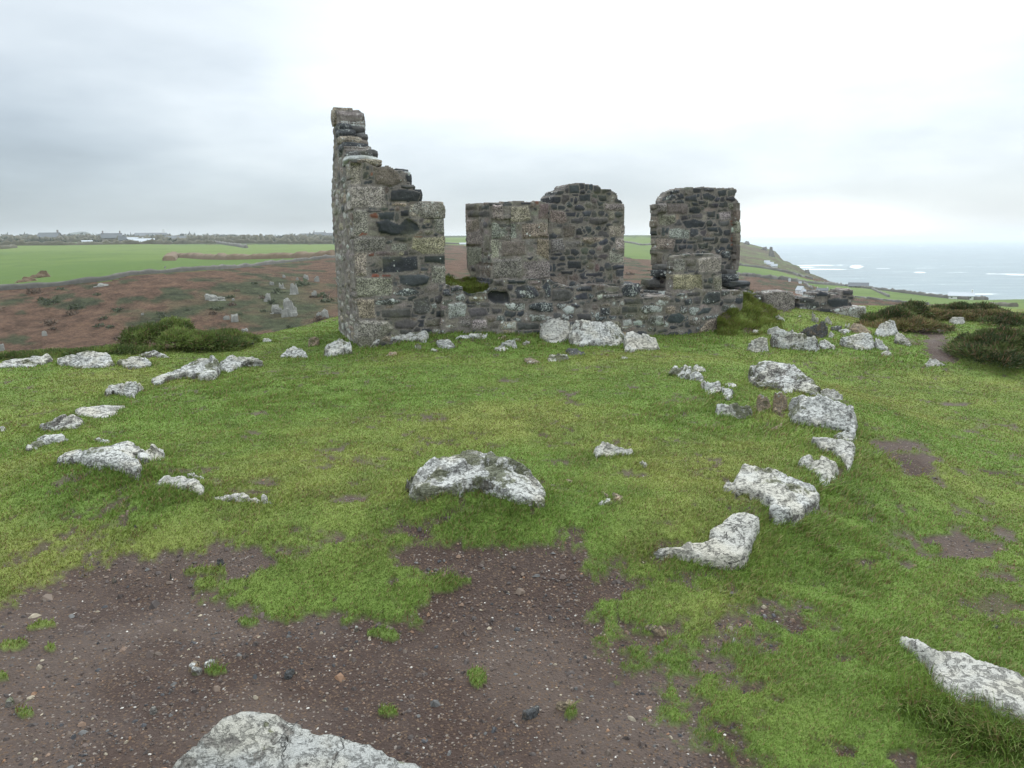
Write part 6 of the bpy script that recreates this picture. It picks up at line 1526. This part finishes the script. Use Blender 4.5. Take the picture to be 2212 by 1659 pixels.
field_wall('field_wall', 'D', [(-60, 632), (0, 627), (60, 623), (100, 620), (170, 612), (233, 606), (283, 594), (350, 590), (433, 584), (500, 580), (560, 574), (640, 565), (735, 555)], 'long ragged stone wall dividing the green field from the bracken slope, left of the ruin', h=1.2, w=1.0, rag=.45, seed=3)
field_wall('hedge_bank', 'L', [(1095, 310), (1120, 285), (1200, 290), (1350, 300), (1500, 303), (1700, 298), (1900, 292), (2160, 286)], 'brown bracken-topped bank running across the green field to the tall side wall', h=2.6, w=6, mat=M_BROWNB, cat='bank', rag=.3, seed=4)
field_wall('field_wall', 'L', [(1370, 192), (1450, 205), (1540, 218), (1605, 230)], 'short dark wall slanting into the green field near the farm buildings', h=2.5, w=3, seed=5)
field_wall('hedge_bank', 'L', [(-50, 236), (40, 232), (110, 225)], 'short dark hedge at the left edge of the upper field', h=2.5, w=3, mat=M_HEDGE, cat='hedge', seed=6)
field_wall('hedge_bank', 'L', [(-50, 213), (200, 211), (420, 210), (700, 205), (900, 203), (1200, 200), (1500, 197), (2160, 200)], 'dark hedge along the top of the big green field', h=3.5, w=4, mat=M_HEDGE, cat='hedge', rag=.8, seed=7)
for i, (y, nm) in enumerate([(190, 'nearest the farm buildings'), (178, 'just under the skyline'), (168, 'on the skyline')]):
    field_wall('hedge_bank', 'L', [(-50, y), (300, y - 2), (800, y + 2), (1300, y - 4), (1800, y), (2160, y - 3)], 'far dark hedge line crossing the farmland, ' + nm, h=5, w=5, mat=M_HEDGE, cat='hedge', rag=.9, seed=8 + i, group='hedge lines on the far farmland')
field_wall('field_wall', 'B', [(1618, 628), (1700, 640), (1760, 655), (1800, 652), (1870, 645)], 'dark wall across the green field between the two right piers', h=1.8, w=2, seed=12)
field_wall('field_wall', 'B', [(90, 640), (180, 643), (275, 645)], 'pale track wall seen through the left window gap', h=1.5, w=2, seed=13)
field_wall('field_wall', 'R', [(45, 405), (150, 415), (300, 430), (450, 448), (540, 462), (640, 472), (800, 482), (900, 492), (1000, 503), (1200, 527), (1400, 552), (1600, 577), (1760, 590), (1950, 592)], 'long dark wall along the coast above the sea, right of the ruin', h=2.0, w=1.5, rag=.4, seed=14)
field_wall('field_wall', 'R', [(45, 330), (150, 342), (250, 355), (400, 380), (520, 410), (620, 440)], 'dark wall below the brown headland', h=1.8, w=2, seed=15)
field_wall('field_wall', 'R', [(1040, 500), (1090, 525), (1140, 548), (1200, 575)], 'short wall running down the coastal field beside the long barn', h=1.5, w=1.2, seed=16)
field_wall('field_wall', 'R', [(545, 468), (580, 490), (620, 520)], 'short wall climbing beside the white cottage', h=1.5, w=1.2, seed=17)
field_wall('field_wall', 'R', [(930, 570), (1100, 590), (1300, 612), (1500, 630)], 'low brown wall just above the gorse on the right', h=1.0, w=1.2, seed=18)
field_wall('hedge_bank', 'R', [(1970, 630), (2050, 637), (2150, 645)], 'dark hedge patch in the coastal field at the far right', h=1.6, w=3.5, mat=M_HEDGE, cat='hedge', seed=19)


def house(f, x0, x1, yb, yw, yr, label, wall, roof, hip=.0, depth=.6, yaw=0.0, chim=0, wins=3, lean=False, name='farmhouse', group='distant buildings', cat='house'):
    """x0..x1 width, yb foot, yw eaves, yr ridge, all in the crop"""
    q = fr(f, [((x0 + x1) / 2, yb)])[0]; P = far_hit(q[0], q[1] + .3)
    if P is None: return None
    dist = np.hypot(P[0], P[1]); k = dist / F * FR[f][2] / FR[f][3] * W / 2309 * 1.04
    wd = (x1 - x0) * k; hw = (yb - yw) * k; hr = (yb - yr) * k; dp = wd * depth; az = math.atan2(P[0], P[1]) + yaw
    u = np.array([math.cos(az), -math.sin(az), 0]); v = np.array([math.sin(az), math.cos(az), 0]); up = np.array([0, 0, 1.0])
    root = empty(name, P); tag(root, label, cat, group)
    def pt(a, b, c): return u * a + v * b + up * c
    a = wd / 2; b = dp / 2; g = -3.0
    V = [pt(-a, -b, g), pt(a, -b, g), pt(a, b, g), pt(-a, b, g), pt(-a, -b, hw), pt(a, -b, hw), pt(a, b, hw), pt(-a, b, hw), pt(-a * (1 - hip), 0, hr - .05), pt(a * (1 - hip), 0, hr - .05)]
    mesh('wall', V, [[0, 1, 5, 4], [1, 2, 6, 5], [2, 3, 7, 6], [3, 0, 4, 7]], [[4, 8, 7], [5, 6, 9]], smooth=False, mat=wall, parent=root)
    e = .04 * wd; t = .25; sl = (hr - hw) / b
    rows = []
    for s in (-1, 1):
        rows += [pt(-a - e, s * (b + e), hw - e * sl), pt(a + e, s * (b + e), hw - e * sl), pt(a * (1 - hip) + e, 0, hr), pt(-a * (1 - hip) - e, 0, hr)]
    R2 = [r_ + up * t for r_ in rows]; V = rows + R2; Fc = []
    for s in (0, 4): Fc += [[s, s + 1, s + 2, s + 3], [s + 8, s + 9, s + 10, s + 11][::-1], [s, s + 1, s + 9, s + 8], [s + 1, s + 2, s + 10, s + 9], [s + 3, s, s + 8, s + 11]]
    ro = mesh('roof', V, Fc, smooth=False, mat=roof, parent=root)
    def box(nm, c, sx, sy, sz, mt, par):
        V = [c + u * i * sx / 2 + v * j * sy / 2 + up * kz * sz / 2 for kz in (-1, 1) for j in (-1, 1) for i in (-1, 1)]
        return mesh(nm, V, [[0, 1, 3, 2], [4, 6, 7, 5], [0, 4, 5, 1], [1, 5, 7, 3], [3, 7, 6, 2], [2, 6, 4, 0]], smooth=False, mat=mt, parent=par)
    for i in range(chim):
        s = (-1, 1)[i] if chim > 1 else 1; ch = box('chimney', pt(s * a * (1 - hip) * .86, 0, hr + .06 * wd), wd * .07, wd * .07, wd * .16, wall, ro)
    for i in range(wins):
        x = -a + (i + .5) * wd / wins; box('window', pt(x, -b - .05, hw * .55), wd * .07, .12, hw * .32, M_WIN, root)
    return root


house('L', 275, 375, 178, 160, 138, 'grey gabled farmhouse at the left among hedges, on the skyline', M_GREYW, M_SLATE, chim=1, yaw=.5)
house('L', 112, 195, 140, 132, 118, 'small dark house on the rise at the top left', M_GREYW, M_SLATE, chim=1, wins=2)
house('L', 680, 775, 190, 165, 142, 'tall grey farmhouse with a chimney at each end, left of the pale sheds', M_GREYW, M_SLATE, chim=2)
house('L', 775, 815, 192, 178, 158, 'grey lean shed against the right of the tall farmhouse', M_GREYW, M_SLATE, wins=1)
house('L', 838, 915, 183, 178, 162, 'pale roofed barn, the higher of two among the farm buildings', M_WHITEW, M_PALER, wins=0, name='barn', cat='barn')
house('L', 885, 985, 192, 186, 170, 'long low barn with a pale grey roof, in front of the farm buildings', M_GREYW, M_PALER, wins=0, name='barn', cat='barn')
house('L', 905, 1055, 160, 150, 134, 'wide dark-roofed building highest on the far skyline', M_WHITEW, M_SLATE, chim=1, wins=5)
house('L', 1090, 1190, 180, 168, 155, 'long grey building right of the pale-roofed barns', M_GREYW, M_SLATE, chim=0, wins=4)
house('L', 540, 590, 193, 186, 181, 'tiny white cottage left of the tall farmhouse', M_WHITEW, M_PALER, wins=1, name='cottage')
house('L', 1240, 1330, 185, 180, 174, 'low pale shed right of the long grey building', M_WHITEW, M_PALER, wins=0, name='barn', cat='barn')
house('L', 1100, 1158, 187, 183, 178, 'small white shed below the long grey building', M_WHITEW, M_PALER, wins=0, name='barn', cat='barn')
house('L', 1625, 1700, 165, 160, 154, 'white bungalow midway to the tall side wall', M_WHITEW, M_PALER, wins=2, name='cottage')
house('L', 1640, 1672, 185, 181, 177, 'small white hut below the white bungalow', M_WHITEW, M_PALER, wins=0, name='cottage')
house('L', 1950, 2010, 155, 146, 135, 'grey house, left of three near the tall side wall', M_GREYW, M_SLATE, chim=1, wins=2)
house('L', 2035, 2105, 155, 142, 128, 'grey house, middle and tallest of three near the tall side wall', M_GREYW, M_SLATE, chim=2, wins=3)
house('L', 2115, 2170, 155, 144, 132, 'grey house nearest the tall side wall on the skyline', M_GREYW, M_SLATE, chim=1, wins=2)
house('B', 215, 275, 648, 640, 632, 'low white building seen through the left window gap', M_WHITEW, M_PALER, wins=0, name='barn', cat='barn')
house('R', 900, 1015, 498, 486, 466, 'long dark barn standing against the sea', M_GREYW, M_SLATE, wins=4, name='barn', cat='barn')
house('R', 1668, 1800, 584, 562, 543, 'white house with a grey roof against the sea at the right', M_WHITEW, M_PALER, chim=1, wins=4, name='farmhouse')
house('R', 495, 540, 545, 520, 495, 'white gabled cottage just over the broken wall, left one', M_WHITEW, M_PALER, wins=1, chim=0, depth=1.0, yaw=.6, name='cottage')
house('R', 520, 556, 552, 535, 520, 'small white outbuilding touching the gabled cottage', M_WHITEW, M_PALER, wins=0, depth=1, name='cottage')
house('R', 648, 720, 540, 522, 508, 'grey-roofed cottage peeping over the dark broken wall', M_WHITEW, M_SLATE, wins=2, chim=2, name='cottage')
for i, (a, b, c) in enumerate([(248, 285, 318), (268, 312, 330), (300, 342, 345)]):
    house('R', a, b, c, c - 9, c - 22, ['upper', 'middle', 'lower'][i] + ' of three white houses stepping down the headland', M_WHITEW, M_PALER, wins=1, name='cottage', group='white houses on the headland')
house('R', 508, 526, 468, 463, 456, 'tiny white house above the white gabled cottage', M_WHITEW, M_PALER, wins=0, name='cottage')
house('R', 430, 444, 452, 445, 433, 'tiny white tall house on the green coastal field', M_WHITEW, M_PALER, wins=0, name='cottage')


def outcrop(f, box, label, seed, mat=MG, name='rock_outcrop', group='outcrops on the bracken slope', pointy=.12, deep=.7, sink=.3):
    x0, y0, x1, y1 = box; q = fr(f, [((x0 + x1) / 2, y1)])[0]; P = far_hit(q[0], q[1])
    if P is None: return None
    dist = np.hypot(P[0], P[1]); k = dist / F * FR[f][2] / FR[f][3] * W / 2309; w = (x1 - x0) * k; h = (y1 - y0) * k
    az = math.atan2(P[0], P[1]); u = np.array([math.cos(az), -math.sin(az), 0]); v = np.array([math.sin(az), math.cos(az), 0]); rg = np.random.default_rng(seed)
    V = []; F_ = []; off = 0
    nb_ = 5 if w > 4 else (3 if w > 2 else 1); A_ = []; B_ = []
    for b_ in range(nb_):
        n_ = 12 if nb_ > 1 else 10; v0, f0 = blockmesh((0, 0, 0), np.eye(3), (1, 1, 1), seed + b_ * 31, n=n_, rnd=.32, amp=.10)
        if b_:
            sc_ = rg.uniform(.3, .62); an_ = rg.uniform(-.6, .6); ti = rg.uniform(-.35, .35); v0 = v0 * np.array([sc_ * rg.uniform(.7, 1.3), sc_, sc_ * rg.uniform(.6, 1.3)])
            v0 = np.stack([v0[:, 0] * math.cos(ti) - v0[:, 2] * math.sin(ti), v0[:, 1], v0[:, 0] * math.sin(ti) + v0[:, 2] * math.cos(ti)], -1); v0 = v0 + np.array([rg.uniform(-.42, .42), rg.uniform(-.4, .1), rg.uniform(-.4, .0)])
        elif nb_ > 1:
            v0 = v0 * np.array([.62, .8, .95]) + np.array([rg.uniform(-.12, .15), .1, 0])
        A_.append(v0); B_.append(f0 + sum(len(t_) for t_ in A_[:-1]))
    vv = np.concatenate(A_); ff = np.concatenate(B_)
    g = fbm(vv[:, 0] * 4 + seed, vv[:, 1] * 4, vv[:, 2] * 2.5, oct=4, seed=seed); vv = vv * (1 + .22 * g[:, None]); top = vv[:, 2] > 0
    vv[:, 2] += top * (.1 if h > w else .25) * np.round(2 * vn(vv[:, 0] * 3 + seed, vv[:, 1] * 3, 0, seed)) / 2
    vv[:, :2] *= (1 - pointy * np.clip(vv[:, 2] + .5, 0, 1))[:, None]
    V = P + v * w * deep * .3 + np.outer(vv[:, 0] * w * .85, u) + np.outer(vv[:, 1] * w * deep, v) + np.outer((vv[:, 2] + .5 - sink) * h * .8 / (1 - sink), [0, 0, 1])
    o = mesh(name, V, ff, mat=mat, loc=P, smooth=False); tag(o, label, 'rock', group); return o


M_FARROCK = flat_mat('pale_outcrop', (0.23, 0.23, 0.205), scale=.6, var=.75, bump=1.0)
for i, (bx, lb) in enumerate([((1810, 548, 1925, 672), 'tallest pale crag with cleft faces on the bracken slope'), ((1745, 590, 1830, 650), 'pale buttress on the left foot of the tallest crag'), ((1862, 468, 1940, 528), 'pale crag above the tallest one'), ((1800, 455, 1850, 490), 'small pale rocks left of the upper crag'),
                              ((1708, 528, 1765, 572), 'grey crag left of the upper crag, among scrub'), ((1745, 448, 1775, 468), 'tiny pale rock highest left of the crags'), ((1315, 534, 1450, 566), 'flat spread of white rock alone in mid-slope'), ((1498, 655, 1545, 706), 'white rock above the gorse, right one of two'), ((1445, 668, 1490, 692), 'low white rock above the gorse, left one of two'),
                              ((2045, 640, 2085, 675), 'pale rock at the lip of the grass near the side wall, left one'), ((2080, 625, 2130, 680), 'pale rock at the lip of the grass near the side wall, right one'), ((2018, 510, 2055, 545), 'pale rock right of the upper crag'), ((1965, 402, 2000, 432), 'white rock by the upper wall near the side wall, left'),
                              ((2035, 415, 2070, 445), 'white rock by the upper wall near the side wall, right'), ((275, 772, 303, 797), 'single white stone low on the bracken at the left'), ((-10, 855, 25, 895), 'white stone cut by the left edge, low on the bracken'), ((595, 460, 705, 480), 'flat white rocks under the field wall'), ((1562, 750, 1605, 768), 'small white rock just beyond the low gorse'),
                              ((1065, 345, 1075, 360), 'tiny white stone at the end of the brown bank'), ((1830, 400, 1850, 420), 'tiny white rock below the upper wall'), ((1915, 420, 1935, 435), 'tiny white rock between the crags and the upper wall'), ((1500, 555, 1520, 568), 'small dark-edged rock right of the flat white spread'), ((750, 855, 810, 875), 'low pale rock at the foot of the bracken left of the gorse'), ((915, 648, 930, 662), 'small pale stone in the middle of the bracken')]):
    outcrop('L', bx, lb, 300 + i, mat=M_FARROCK, deep=.6)
outcrop('R', (262, 180, 320, 262), 'craggy rock tower on the headland skyline', 340, mat=flat_mat('headland_rock', (.14, .135, .12), scale=.15, var=.4, bump=.8), pointy=.45, group='crags on the headland')
outcrop('R', (215, 190, 275, 215), 'low crag on the skyline left of the rock tower', 341, mat=bpy.data.materials['headland_rock'], group='crags on the headland')
outcrop('R', (80, 150, 140, 172), 'low crag on the headland top nearest the ruin', 342, mat=bpy.data.materials['headland_rock'], group='crags on the headland')
outcrop('R', (540, 362, 590, 388), 'dark crag low on the headland edge over the waves', 343, mat=bpy.data.materials['headland_rock'], group='crags on the headland')
# dark heather clumps in the green field
for i, (bx, lb) in enumerate([((85, 418, 260, 446), 'low brown heather clump in the green field, left one'), ((210, 382, 345, 418), 'brown heather clump in the green field, right one')]):
    outcrop('L', bx, lb, 350 + i, mat=M_BROWNB, name='heather_clump', group='heather clumps in the field', pointy=.5, deep=.4)


def scrub():
    """dark shrubs dotted over the bracken slope"""
    rg = np.random.default_rng(77); parts = []
    cand = []
    while len(cand) < 100:
        px = rg.uniform(-20, 1700); py = rg.uniform(575, 780)
        if fbm(np.array([px / 90.]), np.array([py / 40.]), oct=3, seed=7)[0] < .02 and rg.random() > .12 and not (520 < px < 720 and 610 < py < 710): continue
        p = far_hit(px, py)
        if p is None or not (60 < np.hypot(p[0], p[1]) < 420): continue
        lf = np.interp(px, [a[0] for a in LEFT_FIELD], [a[1] for a in LEFT_FIELD])
        if py < lf + 5: continue
        cand.append(p)
    for i, p in enumerate(cand):
        s = rg.uniform(.5, 1.4) * (1 + .4 * (np.hypot(p[0], p[1]) > 200)); n = 60
        d = rg.normal(0, 1, (n, 3)); d /= np.linalg.norm(d, axis=1)[:, None]; d[:, 2] = np.abs(d[:, 2]); P = p + d * np.array([s, s, s * .42]) * rg.uniform(.7, 1.1, (n, 1))
        a = rg.normal(0, 1, (n, 3)) * s * .3; b = rg.normal(0, 1, (n, 3)) * s * .3; V = np.stack([P, P + a, P + b], 1).reshape(-1, 3)
        c = (np.array([.06, .075, .035]) if rg.random() < .7 else np.array([.10, .07, .045])) * rg.uniform(.7, 1.3, (n, 1)); parts.append((V, None, np.arange(n * 3).reshape(-1, 3), np.repeat(c, 3, 0)))
    v, _, f, c = join(parts); o = mesh('scrub', v, None, f, mat=M_GORSE, attrs={'Col': c}, smooth=False); tag(o, 'dark scrub dotted over the brown bracken hillside', 'scrub', kind='stuff')


scrub()


def far_trees():
    """hedgerow trees and copses on the far farmland read as one dark broken mass"""
    rg = np.random.default_rng(78); parts = []
    for i in range(420):
        x = rg.uniform(-60, 2200); y = rg.uniform(150, 198) if rg.random() < .75 else rg.uniform(140, 160)
        if x < 420 and rg.random() < .5: y = rg.uniform(140, 205)
        q = fr('L', [(x, y)])[0]; p = far_hit(q[0], q[1])
        if p is None: continue
        k = np.hypot(p[0], p[1]) / F; s = rg.uniform(1.0, 2.6) * k * 2.2; n = 46
        d = rg.normal(0, 1, (n, 3)); d /= np.linalg.norm(d, axis=1)[:, None]; d[:, 2] = np.abs(d[:, 2]); P = p + d * np.array([s * 2.0, s * 2.0, s * .8]) * rg.uniform(.5, 1.1, (n, 1))
        a = rg.normal(0, 1, (n, 3)) * s * .5; b = rg.normal(0, 1, (n, 3)) * s * .5; V = np.stack([P, P + a, P + b], 1).reshape(-1, 3)
        c = np.array([.045, .058, .038]) * rg.uniform(.6, 1.3, (n, 1)); parts.append((V, None, np.arange(n * 3).reshape(-1, 3), np.repeat(c, 3, 0)))
    v, _, f, c = join(parts); o = mesh('far_woodland', v, None, f, mat=M_GORSE, attrs={'Col': c}, smooth=False); tag(o, 'broken dark line of far hedgerow trees below the skyline', 'trees', kind='stuff')


far_trees()


def far_hill():
    d0 = 4200.0; a0 = math.atan2(*ray(95., 508.)[:2]); a1 = math.atan2(*ray(245., 508.)[:2]); n = 60; m = 14; V = []
    v = ray(170., 514.); z0 = EYE[2] + v[2] / math.hypot(v[0], v[1]) * d0 - 12; v = ray(170., 499.5); z1 = EYE[2] + v[2] / math.hypot(v[0], v[1]) * d0
    for j in range(m):
        for i in range(n):
            t = i / (n - 1); s = j / (m - 1); a = a0 + (a1 - a0) * t; d = d0 - 600 + 1200 * s; e = math.exp(-((t - .55) / .25) ** 2) * .75 + math.exp(-((t - .35) / .3) ** 2) * .3
            V.append((d * math.sin(a), d * math.cos(a), z0 + (z1 - z0) * min(1, e) * math.sin(math.pi * s) ** .6 * (1 + .05 * math.sin(t * 23))))
    i, j = np.meshgrid(np.arange(n - 1), np.arange(m - 1)); k = j * n + i
    o = mesh('distant_hill', V, np.stack([k, k + 1, k + n + 1, k + n], -1).reshape(-1, 4), mat=flat_mat('distant_moor', (.07, .085, .075), scale=.004)); o['kind'] = 'structure'


far_hill()


# ------------------------------------------------------------------ sea air
def haze():
    m = bpy.data.materials.new('sea_air'); m.use_nodes = True; t = NT(m.node_tree); t.n.clear()
    v = t.add('ShaderNodeVolumePrincipled'); o = t.add('ShaderNodeOutputMaterial'); t.l.new(v.outputs[0], o.inputs['Volume'])
    v.inputs['Color'].default_value = (0.90, 0.95, 1.0, 1); v.inputs['Density'].default_value = HAZE; v.inputs['Anisotropy'].default_value = 0.2
    a = 41000.0; z0 = -140.0; z1 = 48.0
    V = [(x, y, z) for z in (z0, z1) for y in (-a, a) for x in (-a, a)]
    o = mesh('haze', V, [[0, 2, 3, 1], [4, 5, 7, 6], [0, 1, 5, 4], [1, 3, 7, 5], [3, 2, 6, 7], [2, 0, 4, 6]], smooth=False, mat=m)
    tag(o, 'thin damp sea air over the valley and coast', 'haze', kind='stuff')


HAZE = 0.00013
haze()
